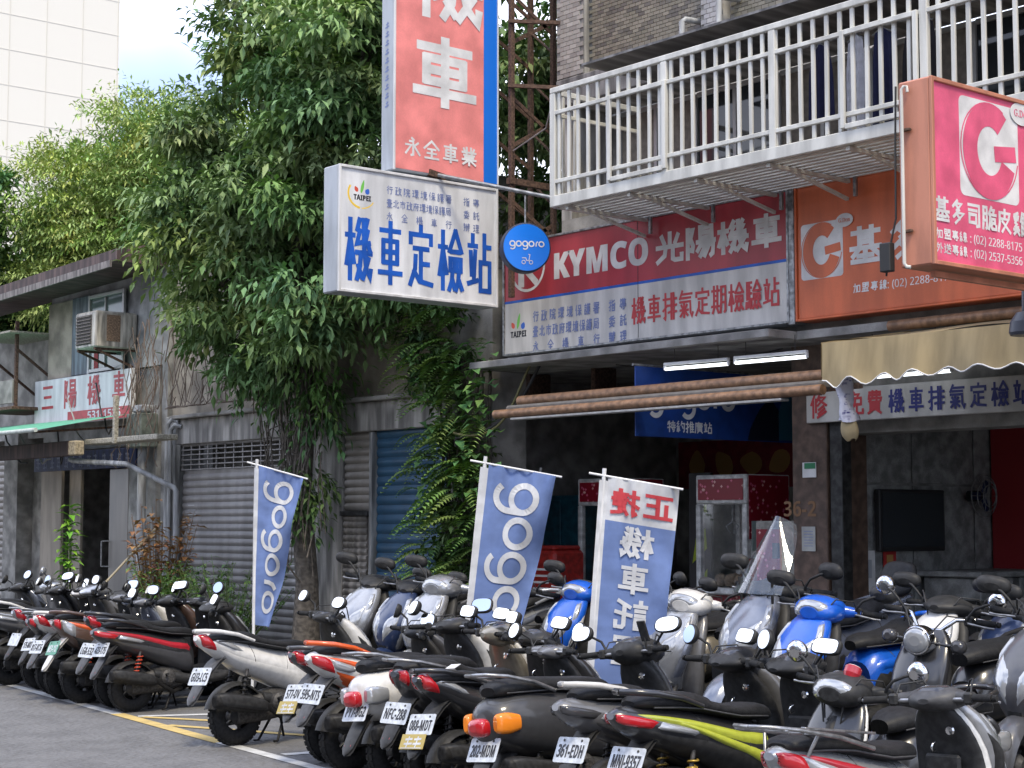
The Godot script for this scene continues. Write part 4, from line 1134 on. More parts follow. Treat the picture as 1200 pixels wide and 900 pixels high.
func arcade_things() -> void:
	lamp_tube("lit fluorescent tube above the blue wordmark banner", V(-10.66, 2.96, -10.72), V(-9.97, 2.96, -10.78))
	lamp_tube("lit fluorescent tube above the house number pillar", V(-9.86, 2.96, -10.76), V(-9.12, 2.96, -10.80))
	lamp_tube("lit fluorescent tube under the khaki awning's wavy edge", V(-8.81, 2.78, -11.1), V(-7.93, 2.78, -11.1))
	# rolled-up awning: tube, front bar, arms
	var ra := thing("rolled_awning", "rolled up awning with two long rusty brown bars over the arcade", "awning", V(-10.4, 2.62, -10.2))
	part(ra, "roll", bm(func(b: B): b.tube([V(-1.9, 0.13, -0.22), V(2.1, 0.13, -0.22)], 0.05, 12)), mats.rusty_pipe)
	part(ra, "front_bar", bm(func(b: B): b.tube([V(-2.0, 0.0, 0.0), V(1.95, 0.0, 0.0)], 0.042, 10)), mats.rusty_pipe)
	part(ra, "folded_canvas", bm(func(b: B): b.box(V(0, 0.045, -0.1), V(3.8, 0.07, 0.14), 0.02)), mat("canvas_grey", lin(0.16, 0.15, 0.14), 0.9, 0.0, "cloth", 2.0))
	part(ra, "valance", bm(func(b: B): b.box(V(-0.1, -0.055, -0.02), V(3.3, 0.02, 0.1), 0.004)), mat("canvas_white", lin(0.4, 0.4, 0.39), 0.9, 0.0, "cloth", 2.0))
	for e in [-1.7, 1.6]:
		part(ra, "arm", bm(func(b: B): b.bar(V(e, 0.0, -0.03), V(e, 0.1, -0.9), 0.035, 0.05)), mats.rusty)
	# khaki awning with a scalloped valance
	var ka := thing("khaki_awning", "khaki canvas awning with a scalloped white piped edge over the shop opening", "awning", V(-5.9, 2.66, -9.92))
	mat("khaki", lin(0.38, 0.30, 0.165), 0.9, 0.0, "w_soft", 0.9)
	part(ka, "canvas", bm(func(b: B):
		var P := []
		for i in 61:
			var x := -2.32 + i * 0.0775
			var row := PackedVector3Array()
			row.push_back(V(x, 0.46 + 0.01 * sin(x * 3.0), -1.15))
			row.push_back(V(x, 0.36 + 0.012 * sin(x * 4.0 + 1.0), -0.55))
			row.push_back(V(x, 0.285 + 0.012 * sin(x * 5.0), -0.03))
			P.append(row)
		b.grid(P)), mats.khaki)
	part(ka, "valance", bm(func(b: B):
		var P := []
		for i in 121:
			var x := -2.32 + i * 0.03875
			var row := PackedVector3Array()
			for j in 4:
				var u := j / 3.0
				row.push_back(V(x, 0.28 - u * (0.30 + hem(x)), 0.0 + u * 0.03 + u * 0.025 * sin(x * TAU / 0.54)))
			P.append(row)
		b.grid(P)), mats.khaki)
	part(ka, "piping", bm(func(b: B):
		var pts := []
		for i in 121:
			var x := -2.32 + i * 0.03875
			pts.append(V(x, -0.02 - hem(x), 0.03 + 0.025 * sin(x * TAU / 0.54)))
		b.tube(pts, 0.006, 5)), mats.logo_white)
	part(ka, "side_flap", bm(func(b: B):
		var P := []
		for i in 9:
			var u := i / 8.0
			P.append(PackedVector3Array([V(-2.33 - 0.012 * sin(u * 9.0), 0.285 + u * 0.17, -u * 1.1), V(-2.335 + 0.02 * sin(u * 11.0), 0.0 + u * 0.16 + 0.03 * cos(u * 14.0), -u * 1.1)]))
		b.grid(P)), mats.khaki)
	part(ka, "head_bar", bm(func(b: B): b.tube([V(-2.5, 0.50, -1.05), V(2.4, 0.50, -1.05)], 0.045, 10)), mats.rusty_pipe)
	# cloth tied round the awning's corner arm
	var cl := thing("tied_cloth", "floral cloth tied round the end of the khaki awning arm", "cloth", V(-8.2, 2.32, -10.15))
	part(cl, "wrap", bm(func(b: B):
		var P := []
		var hs := []
		for i in 10:
			var y := 0.40 - i * 0.04
			var row := PackedVector3Array()
			var o := V(-0.02 + 0.006 * i, y, 0.01 * sin(i * 1.3))
			for j in 16:
				var a := TAU * j / 16
				var r := 0.062 + 0.008 * sin(a * 5 + i * 0.7) + 0.014 * sin(i * 0.8 + 0.6) + 0.006 * sin(a * 3 + i * 1.9)
				row.push_back(o + V(cos(a) * r, 0.012 * sin(a * 2 + i), sin(a) * r))
			P.append(row); hs.append(o)
		b.grid(P, false, true, hs)), flowered())
	part(cl, "tail", bm(func(b: B):
		var P := []
		var hs := []
		for i in 6:
			var y := 0.05 - i * 0.03
			var row := PackedVector3Array()
			for j in 16:
				var a := TAU * j / 16
				var r := (0.055 + 0.012 * sin(a * 4 + 1.0) + 0.02 * sin(PI * i / 5.0)) * (1.0 if i < 5 else 0.75)
				row.push_back(V(cos(a) * r + 0.03 + 0.004 * i, y + 0.012 * sin(a * 3), sin(a) * r * 0.8))
			P.append(row); hs.append(V(0.03, y, 0))
		b.grid(P, false, true, hs)), mats.khaki)
	# long board over the shop opening
	var s := thing("inspection_board", "long white board with red and dark blue characters above the shop opening", "sign", V(-7.0, 2.595, -11.38))
	part(s, "panel", boxm(V(5.2, 0.28, 0.04), 0.005), mats.sign_cream)
	var b := B.new()
	write(b, "修", -2.55, 0.1, 0.19, 0.2, Vector2.ZERO, 0.022)
	write(b, "免費", -2.15, 0.1, 0.17, 0.19, Vector2(0.2, 0), 0.022)
	part(s, "lettering", b.mesh(), mats.letter_red, Transform3D(Basis.IDENTITY, V(0, 0, 0.02)))
	b = B.new()
	write(b, "機車排氣定檢站", -1.72, 0.1, 0.15, 0.19, Vector2(0.197, 0), 0.021)
	part(s, "lettering", b.mesh(), mat("ink_navy", lin(0.02, 0.025, 0.16), 0.5), Transform3D(Basis.IDENTITY, V(0, 0, 0.02)))
	# blue banner across the arcade
	var g := thing("blue_banner", "blue banner with a white wordmark and a blurred photo print", "banner", V(-10.8, 2.365, -11.65), PI / 2)
	mat("banner_blue", lin(0.006, 0.05, 0.26), 0.6, 0.0, "cloth", 0.8)
	part(g, "cloth", boxm(V(2.34, 0.62, 0.012), 0.0, V(0, 0.31, 0)), mats.banner_blue)
	part(g, "print_teal", bm(func(bb: B):
		bb.prism(PackedVector2Array([Vector2(0.72, 0.02), Vector2(1.165, 0.02), Vector2(1.165, 0.56), Vector2(0.82, 0.5), Vector2(0.7, 0.25)]), 0.002)), mat("banner_teal", lin(0.03, 0.15, 0.24), 0.6), Transform3D(Basis.IDENTITY, V(0, 0, 0.007)))
	part(g, "print_dark", bm(func(bb: B):
		bb.prism(PackedVector2Array([Vector2(0.28, 0.01), Vector2(0.72, 0.01), Vector2(0.72, 0.3), Vector2(0.6, 0.42), Vector2(0.45, 0.3), Vector2(0.32, 0.12)]), 0.002)), mat("banner_dark", lin(0.006, 0.01, 0.03), 0.6), Transform3D(Basis.IDENTITY, V(0, 0, 0.007)))
	part(g, "lettering", bm(func(bb: B): gogoro(bb, -1.02, 0.27, 0.19, 0.045)), mats.logo_white, Transform3D(Basis.IDENTITY, V(0, 0, 0.007)))
	b = B.new()
	write(b, "特約推廣站", -0.78, 0.15, 0.1, 0.1, Vector2(0.118, 0), 0.013)
	part(g, "lettering", b.mesh(), mats.logo_white, Transform3D(Basis.IDENTITY, V(0, 0, 0.007)))
	part(g, "top_rod", bm(func(bb: B): bb.tube([V(-1.2, 0.63, 0), V(1.2, 0.63, 0)], 0.012, 6)), mats.galvanised)
	claw_machine("claw_machine", "white claw machine with crimson panels in front of the house number pillar", V(-11.2, 0.2, -12.3))
	claw_machine("claw_machine", "white claw machine half hidden behind the mirrored banner flag", V(-12.95, 0.2, -12.35))
	# coin change machine
	var c := thing("change_machine", "squat grey change machine with a crimson flowered front beside the pillar", "machine", V(-10.33, 0.2, -12.1))
	part(c, "case", boxm(V(0.62, 1.42, 0.5), 0.012, V(0, 0.71, 0)), mat("machine_cream", lin(0.40, 0.385, 0.34), 0.5, 0.0, "plastic", 1.0))
	part(c, "front_panel", boxm(V(0.30, 1.25, 0.01), 0.0, V(-0.14, 0.72, 0.253)), crimson())
	part(c, "bill_slot", boxm(V(0.08, 0.14, 0.02), 0.004, V(-0.05, 1.15, 0.262)), mats.cable)
	part(c, "coin_tray", boxm(V(0.14, 0.08, 0.05), 0.01, V(-0.14, 0.5, 0.275)), mats.cable)
	# pillar notices
	var n := thing("door_plate", "green and white door number plate fixed on the brown pillar", "sign", V(-9.60, 1.99, -11.39))
	part(n, "plate", boxm(V(0.15, 0.13, 0.008), 0.002, V(0, 0.065, 0)), mats.logo_white)
	part(n, "green_band", boxm(V(0.12, 0.05, 0.003), 0.0, V(0.01, 0.1, 0.0055)), mat("green_plate", lin(0.02, 0.2, 0.08), 0.5))
	var nn := thing("house_number", "faded brown house number painted on the pillar", "sign", V(-9.72, 1.72, -11.397))
	latin_part(nn, "numeral", "36-2", 0.13, mat("faded_brown", lin(0.22, 0.12, 0.06), 0.8), V(0, 0, 0), 0.36)
	var pn := thing("paper_notice", "white paper notice taped on the brown pillar", "notice", V(-9.62, 1.36, -11.392))
	part(pn, "paper", boxm(V(0.15, 0.21, 0.003), 0.0, V(0, 0.105, 0)), mat("paper", lin(0.45, 0.45, 0.42), 0.9, 0.0, "cloth", 1.0))
	part(pn, "print", bm(func(bb: B):
		for j in 6: bb.box(V(0, 0.045 + j * 0.025, 0.0022), V(0.1, 0.005, 0.001))), mats.ink_slate)
	# posters and goods in the dark bay
	var ps := thing("poster_strip", "dark red poster strip on the arcade's back wall", "poster", V(-13.0, 2.0, -14.49))
	part(ps, "paper", boxm(V(2.4, 0.55, 0.004), 0.0, V(0, 0.275, 0)), mat("poster_red", lin(0.28, 0.025, 0.035), 0.7, 0.0, "cloth", 1.0))
	mat("poster_gold", lin(0.45, 0.25, 0.08), 0.7)
	for j in 5:
		part(ps, "gold_print", bm(func(bb: B): drop(bb, Vector2(-0.9 + j * 0.42, 0.28), 0.13, 0.17, j * 0.7, 0.003)), mats.poster_gold)
	var tk := thing("delivery_box", "red insulated delivery box with white print behind the banner flags", "box", V(-13.35, 0.2, -11.7), deg_to_rad(10))
	part(tk, "body", boxm(V(0.56, 0.6, 0.5), 0.03, V(0, 0.82, 0)), mat("box_red", lin(0.42, 0.025, 0.018), 0.5, 0.0, "plastic", 1.5))
	part(tk, "lid", boxm(V(0.5, 0.05, 0.46), 0.02, V(0, 1.145, 0)), mats.box_red)
	part(tk, "stand", boxm(V(0.5, 0.52, 0.44), 0.01, V(0, 0.26, 0)), mats.inside_wall)
	part(tk, "print", bm(func(bb: B):
		ribbon(bb, arc_pts(Vector2(-0.17, 0.93), 0.035, 0.035, 0, 360, 14), 0.016, 0.253, null, 0.0)
		for j in 4: ribbon(bb, PackedVector2Array([Vector2(-0.1 + 0.03 * j, 0.93 - j * 0.065), Vector2(0.2, 0.93 - j * 0.065)]), 0.022, 0.253, null, 0.0)), mats.logo_white)
	var bp := thing("broom_handle", "pale broom handle leaning by the red delivery box", "broom", V(-13.75, 0.2, -11.6))
	part(bp, "stick", bm(func(bb: B): bb.tube([V(-0.05, 0.05, 0), V(0.22, 1.98, -0.15)], 0.014, 6)), mats.logo_white)
	part(bp, "brush", boxm(V(0.3, 0.1, 0.06), 0.02, V(-0.05, 0.05, 0)), mats.banner_teal)
	var tl := thing("teal_cabinet", "dark teal locker standing in the arcade's left corner", "cabinet", V(-13.9, 0.2, -12.6))
	part(tl, "case", boxm(V(0.6, 1.7, 0.45), 0.01, V(0, 0.85, 0)), mat("teal", lin(0.01, 0.09, 0.13), 0.5, 0.0, "plastic", 1.0))
	for j in 2: part(tl, "door", boxm(V(0.27, 1.6, 0.02), 0.005, V(-0.145 + j * 0.29, 0.85, 0.236)), mats.teal)
	# lime graphic board in the dark
	var lg := thing("graphic_board", "black board with lime green graphic marks between the claw machines", "board", V(-11.85, 0.2, -12.4))
	part(lg, "panel", boxm(V(0.3, 1.9, 0.04), 0.005, V(0, 0.95, 0)), mats.black_board)
	part(lg, "mark", bm(func(bb: B):
		bb.prism(PackedVector2Array([Vector2(-0.1, 1.0), Vector2(0.1, 1.15), Vector2(0.08, 1.35), Vector2(-0.05, 1.25)]), 0.003)
		bb.prism(PackedVector2Array([Vector2(-0.05, 1.55), Vector2(0.1, 1.5), Vector2(0.1, 1.7)]), 0.003)
		bb.prism(PackedVector2Array([Vector2(-0.1, 0.5), Vector2(0.1, 0.8), Vector2(0.1, 0.95), Vector2(-0.06, 0.75)]), 0.003)), mat("lime_print", lin(0.25, 0.32, 0.02), 0.6), Transform3D(Basis.IDENTITY, V(0, 0, 0.021)))
	workshop()
	# overhead cables below the fascia
	var cl2 := ["thick black cable sagging from the fascia's corner to the ferns", "olive cable sagging from the fascia's corner to the ferns", "thin black wire strung along under the fascia", "thin black wire drooping by the fluorescent tubes"]
	var runs := [[V(-13.5, 2.45, -10.6), V(-12.5, 3.2, -10.9), 0.22, 0.016], [V(-13.45, 2.5, -10.55), V(-12.6, 3.22, -10.88), 0.3, 0.013], [V(-12.4, 3.18, -10.92), V(-10.2, 3.2, -10.93), 0.05, 0.006], [V(-11.9, 3.12, -11.3), V(-9.9, 3.13, -11.4), 0.09, 0.006]]
	for k2 in 4:
		var cb := thing("service_cable", cl2[k2], "cable", V(0, 0, 0), 0.0, "cables under the fascia")
		var pts := []
		for j in 13:
			var u := j / 12.0
			pts.append((runs[k2][0] as Vector3).lerp(runs[k2][1], u) - V(0, sin(PI * u) * runs[k2][2], 0) + V(0, 0, 0.03 * sin(u * 7.0 + k2)))
		part(cb, "cable", bm(func(bb: B): bb.tube(pts, runs[k2][3], 6)), mats.cable if k2 != 1 else mat("cable_olive", lin(0.14, 0.13, 0.05), 0.6))
	# old ventilation ducting in the arcade's ceiling corner
	var du := thing("cable_tray", "dusty pale cable tray under the arcade ceiling left of the lamps", "tray", V(-12.9, 2.82, -11.6))
	part(du, "tray", boxm(V(1.5, 0.1, 0.25), 0.01, V(0, 0.05, 0)), mats.soffit)
	part(du, "bracket", boxm(V(0.06, 0.25, 0.3), 0.006, V(-0.5, 0.2, 0)), mats.rusty)
	part(du, "bracket", boxm(V(0.06, 0.25, 0.3), 0.006, V(0.5, 0.2, 0)), mats.rusty)
	var dm := thing("camera_dome", "dark grey lamp housing hanging at the khaki awning", "lamp", V(-6.28, 2.83, -9.6))  # security camera dome on a stem; holds no lamp
	part(dm, "hood", bm(func(bb: B): bb.lathe([Vector2(0.0, 0.14), Vector2(0.05, 0.13), Vector2(0.09, 0.07), Vector2(0.1, 0.0), Vector2(0.09, -0.02), Vector2(0, -0.02)], 18)), mat("hood_dark", lin(0.05, 0.055, 0.07), 0.4))
	part(dm, "stem", bm(func(bb: B): bb.tube([V(0, 0.12, 0), V(0, 0.5, 0), V(0.1, 0.55, -1.2)], 0.015, 6)), mats.hood_dark)

func hem(x: float) -> float:
	return (0.028 + 0.008 * sin(x * 2.3)) * cos(x * TAU / 0.27 + 0.5 * sin(x * 1.7)) + 0.02 * sin(x * 1.9 + 0.4)

func crimson() -> StandardMaterial3D:
	if mats.has("crimson"): return mats.crimson
	var im := Image.create(128, 128, true, Image.FORMAT_RGB8)
	im.fill(Color(0.52, 0.05, 0.13))
	var r := RandomNumberGenerator.new()
	r.seed = 9
	for k in 60:   # scattered printed blossoms
		var cx := r.randi_range(3, 124)
		var cy := r.randi_range(3, 124)
		var c := Color(0.85, 0.45, 0.55) if k % 3 else Color(0.9, 0.75, 0.7)
		for d in [[0, 0], [2, 0], [-2, 0], [0, 2], [0, -2]]: im.fill_rect(Rect2i(cx + d[0], cy + d[1], 2, 2), c)
	im.generate_mipmaps()
	tex["blossom"] = ImageTexture.create_from_image(im)
	return mat("crimson", Color.WHITE, 0.4, 0.0, "blossom", 1.6)

func flowered() -> StandardMaterial3D:
	if mats.has("flowered"): return mats.flowered
	var im := Image.create(64, 64, true, Image.FORMAT_RGB8)
	im.fill(Color(0.78, 0.78, 0.82))
	var r := RandomNumberGenerator.new()
	r.seed = 4
	for k in 40: im.fill_rect(Rect2i(r.randi_range(0, 58), r.randi_range(0, 58), r.randi_range(2, 6), r.randi_range(2, 5)), Color(0.28, 0.27, 0.48))
	im.generate_mipmaps()
	tex["flower"] = ImageTexture.create_from_image(im)
	return mat("flowered", Color.WHITE, 0.9, 0.0, "flower", 4.0)

func claw_machine(called: String, label: String, at: Vector3) -> void:
	var t := thing(called, label, "claw machine", at, 0.0, "claw machines")
	mat("machine_white", lin(0.68, 0.68, 0.65), 0.4, 0.0, "plastic", 1.0)
	part(t, "base_cabinet", boxm(V(0.66, 0.78, 0.62), 0.012, V(0, 0.39, 0)), mats.machine_white)
	part(t, "base_panel", boxm(V(0.6, 0.6, 0.006), 0.0, V(0, 0.42, 0.314)), crimson())
	part(t, "header", boxm(V(0.66, 0.28, 0.62), 0.012, V(0, 1.72, 0)), mats.machine_white)
	part(t, "header_panel", boxm(V(0.58, 0.2, 0.006), 0.0, V(0, 1.72, 0.314)), crimson())
	part(t, "side_panel", boxm(V(0.006, 0.6, 0.56), 0.0, V(0.334, 1.55, 0)), crimson())
	part(t, "side_poster", boxm(V(0.004, 0.28, 0.5), 0.0, V(0.339, 1.28, 0)), mat("poster_pale", lin(0.42, 0.52, 0.5), 0.5, 0.0, "cloth", 2.0))
	part(t, "side_panel", boxm(V(0.006, 0.7, 0.56), 0.0, V(0.334, 0.72, 0)), crimson())
	for sx in [-1.0, 1.0]:
		for sz in [-1.0, 1.0]:
			part(t, "corner_post", boxm(V(0.06, 0.8, 0.06), 0.006, V(sx * 0.3, 1.18, sz * 0.28)), mats.machine_white)
	part(t, "back_panel", boxm(V(0.54, 0.8, 0.02), 0.0, V(0, 1.18, -0.28)), mats.machine_white)
	if not mats.has("pane"):
		var g := mat("pane", Color(0.25, 0.3, 0.3, 0.07), 0.03)
		g.transparency = BaseMaterial3D.TRANSPARENCY_ALPHA
	part(t, "window_pane", boxm(V(0.54, 0.8, 0.006), 0.0, V(0, 1.18, 0.29)), mats.pane)
	part(t, "claw", bm(func(b: B):
		b.tube([V(-0.08, 1.58, 0.05), V(-0.08, 1.42, 0.05)], 0.02, 8)
		for k in 3:
			var a := TAU * k / 3
			b.tube([V(-0.08, 1.42, 0.05), V(-0.08 + cos(a) * 0.07, 1.37, 0.05 + sin(a) * 0.07), V(-0.08 + cos(a) * 0.03, 1.3, 0.05 + sin(a) * 0.03)], 0.008, 5)), mats.galvanised)
	for k in 7:
		part(t, "plush_toy", bm(func(b: B): b.lathe([Vector2(0, 0.07), Vector2(0.05, 0.05), Vector2(0.07, 0.0), Vector2(0.05, -0.05), Vector2(0, -0.07)], 10)), mats[["teal", "box_red", "carton"][k % 3]] if mats.has("box_red") else mats.carton, Transform3D(Basis.IDENTITY, V(-0.2 + (k % 4) * 0.13, 0.85, -0.1 + (k / 4) * 0.2)))
	part(t, "joystick_shelf", boxm(V(0.5, 0.06, 0.12), 0.012, V(0, 0.76, 0.36)), mats.machine_white)
	part(t, "coin_door", boxm(V(0.16, 0.2, 0.01), 0.004, V(0.12, 0.45, 0.322)), mats.galvanised)

func workshop() -> void:
	# the lit-less workshop seen through the opening on the right
	mat("board_grey", lin(0.34, 0.35, 0.34), 0.6, 0.0, "plastic", 0.7)
	var w := thing("wall_panelling", "pale grey wall boards inside the dark workshop", "panel", V(-9.54, 0.2, -13.0))
	for k in 3:
		for j in 2:
			part(w, "board", boxm(V(0.015, 1.18, 0.92), 0.004, V(0.01, 1.15 + j * 1.2, 0.75 - k * 0.94)), mats.board_grey)
	var tv := thing("television", "black flat screen on the workshop's pale wall", "television", V(-9.46, 1.35, -12.6))
	part(tv, "case", boxm(V(0.06, 0.55, 0.95), 0.01, V(0, 0.275, 0)), mats.cable)
	part(tv, "screen", boxm(V(0.006, 0.48, 0.88), 0.0, V(0.034, 0.28, 0)), mats.glass_dark)
	part(tv, "bracket", boxm(V(0.05, 0.2, 0.2), 0.0, V(-0.045, 0.3, 0)), mats.rail_dark)
	var rc := thing("red_banner_strip", "narrow red paper strip hanging on the workshop wall", "banner", V(-9.505, 0.75, -12.35))
	part(rc, "paper", boxm(V(0.004, 0.85, 0.18), 0.0, V(0, 0.42, 0)), mat("strip_red", lin(0.40, 0.025, 0.025), 0.7))
	part(rc, "print", bm(func(b: B):
		for j in 4: b.box(V(0.004, 0.12 + j * 0.2, 0), V(0.002, 0.1, 0.09))), mats.poster_gold)
	var nt := thing("wall_notice", "white framed notice on the workshop wall by the red strip", "notice", V(-9.505, 1.0, -12.02))
	part(nt, "sheet", boxm(V(0.006, 0.36, 0.24), 0.0, V(0, 0.18, 0)), mats.logo_white)
	part(nt, "picture", boxm(V(0.003, 0.16, 0.14), 0.0, V(0.005, 0.2, 0)), mats.grey_box)
	var rb := thing("red_cabinet", "tall dark red cabinet at the back of the workshop", "cabinet", V(-9.25, 0.2, -14.2))
	part(rb, "case", boxm(V(0.5, 2.3, 0.6), 0.01, V(0, 1.15, 0)), mat("cab_red", lin(0.30, 0.02, 0.025), 0.5))
	for k in 2: part(rb, "door", boxm(V(0.02, 2.2, 0.28), 0.005, V(0.26, 1.15, -0.145 + k * 0.29)), mats.cab_red)
	var cnt := thing("workbench", "long grey workbench with drawers in the workshop", "workbench", V(-9.2, 0.2, -13.9))
	part(cnt, "top", boxm(V(0.7, 0.05, 2.4), 0.008, V(0.05, 0.95, 0)), mats.board_grey)
	for k in 4:
		part(cnt, "drawer", boxm(V(0.6, 0.2, 0.5), 0.01, V(0.06, 0.82, -0.9 + k * 0.6)), mats.board_grey)
		part(cnt, "handle", boxm(V(0.02, 0.02, 0.12), 0.004, V(0.37, 0.82, -0.9 + k * 0.6)), mats.galvanised)
	for e in [-1.1, 0.0, 1.1]: part(cnt, "leg", boxm(V(0.5, 0.92, 0.06), 0.005, V(0.05, 0.46, e)), mats.rail_dark)
	var sf := thing("storage_shelf", "tall dark shelf crammed with parts at the back of the workshop", "shelf", V(-9.0, 0.2, -15.6))
	for k in 6: part(sf, "shelf_board", boxm(V(0.9, 0.03, 1.5), 0.004, V(0, 0.3 + k * 0.42, 0)), mats.rail_dark)
	for e in [-0.74, 0.74]: part(sf, "upright", boxm(V(0.9, 2.6, 0.03), 0.004, V(0, 1.3, e)), mats.rail_dark)
	var sizes := [V(0.3, 0.22, 0.3), V(0.26, 0.3, 0.24), V(0.34, 0.18, 0.28), V(0.2, 0.26, 0.2)]
	for k in 14:
		var lb: String = "%s carton on the workshop shelf's %s board" % [["brown", "white", "dark blue"][k % 3], ["lowest", "second", "third", "fourth", "fifth"][k / 3]]
		var c := thing("parts_carton", lb, "carton", V(-8.85, 0.2 + 0.315 + (k / 3) * 0.42, -15.05 - (k % 3) * 0.45), 0.0, "cartons on the workshop shelf")
		part(c, "box", boxm(sizes[k % 4], 0.006, V(0, sizes[k % 4].y / 2, 0)), [mats.carton, mats.logo_white, mats.board_blue][k % 3])
		part(c, "tape", boxm(V(sizes[k % 4].x + 0.004, 0.003, 0.05), 0.0, V(0, sizes[k % 4].y + 0.0015, 0)), mats.tape)
	for k in 3:
		var c := thing("stacked_carton", ["lowest carton of the stack on the workbench", "middle carton of the stack on the workbench", "top carton of the stack on the workbench"][k], "carton", V(-9.2, 1.176 + k * 0.23, -14.75), 0.1 * k, "cartons on the workbench")
		part(c, "box", boxm(V(0.34, 0.225, 0.3), 0.006, V(0, 0.113, 0)), mats.carton)
		part(c, "tape", boxm(V(0.345, 0.003, 0.05), 0.0, V(0, 0.227, 0)), mats.tape)
	var fan := thing("wall_fan", "dark wall fan above the workbench in the workshop", "fan", V(-9.4, 1.75, -13.5))
	part(fan, "cage", bm(func(b: B):
		for k in 3: b.tube(circle3(V(0.1 + 0.03 * k, 0.1, 0), 0.2 - 0.05 * k), 0.006, 5, false)
		for k in 12: b.tube([V(0.12, 0.1, 0), V(0.1, 0.1 + sin(TAU * k / 12) * 0.2, cos(TAU * k / 12) * 0.2)], 0.003, 4)), mats.galvanised)
	part(fan, "hub", bm(func(b: B): b.box(V(0.0, 0.1, 0), V(0.16, 0.1, 0.1), 0.02)), mats.cable)
	for k in 3:
		part(fan, "blade", bm(func(b: B): b.box(V(0.08, 0.1 + sin(TAU * k / 3) * 0.09, cos(TAU * k / 3) * 0.09), V(0.01, 0.13, 0.07), 0.0, Basis(V(1, 0, 0), -TAU * k / 3 + PI / 2))), mats.board_blue)

func circle3(c: Vector3, r: float, n := 24) -> Array:
	var q := []
	for k in n + 1: q.append(c + V(0, sin(TAU * k / n) * r, cos(TAU * k / n) * r))
	return q

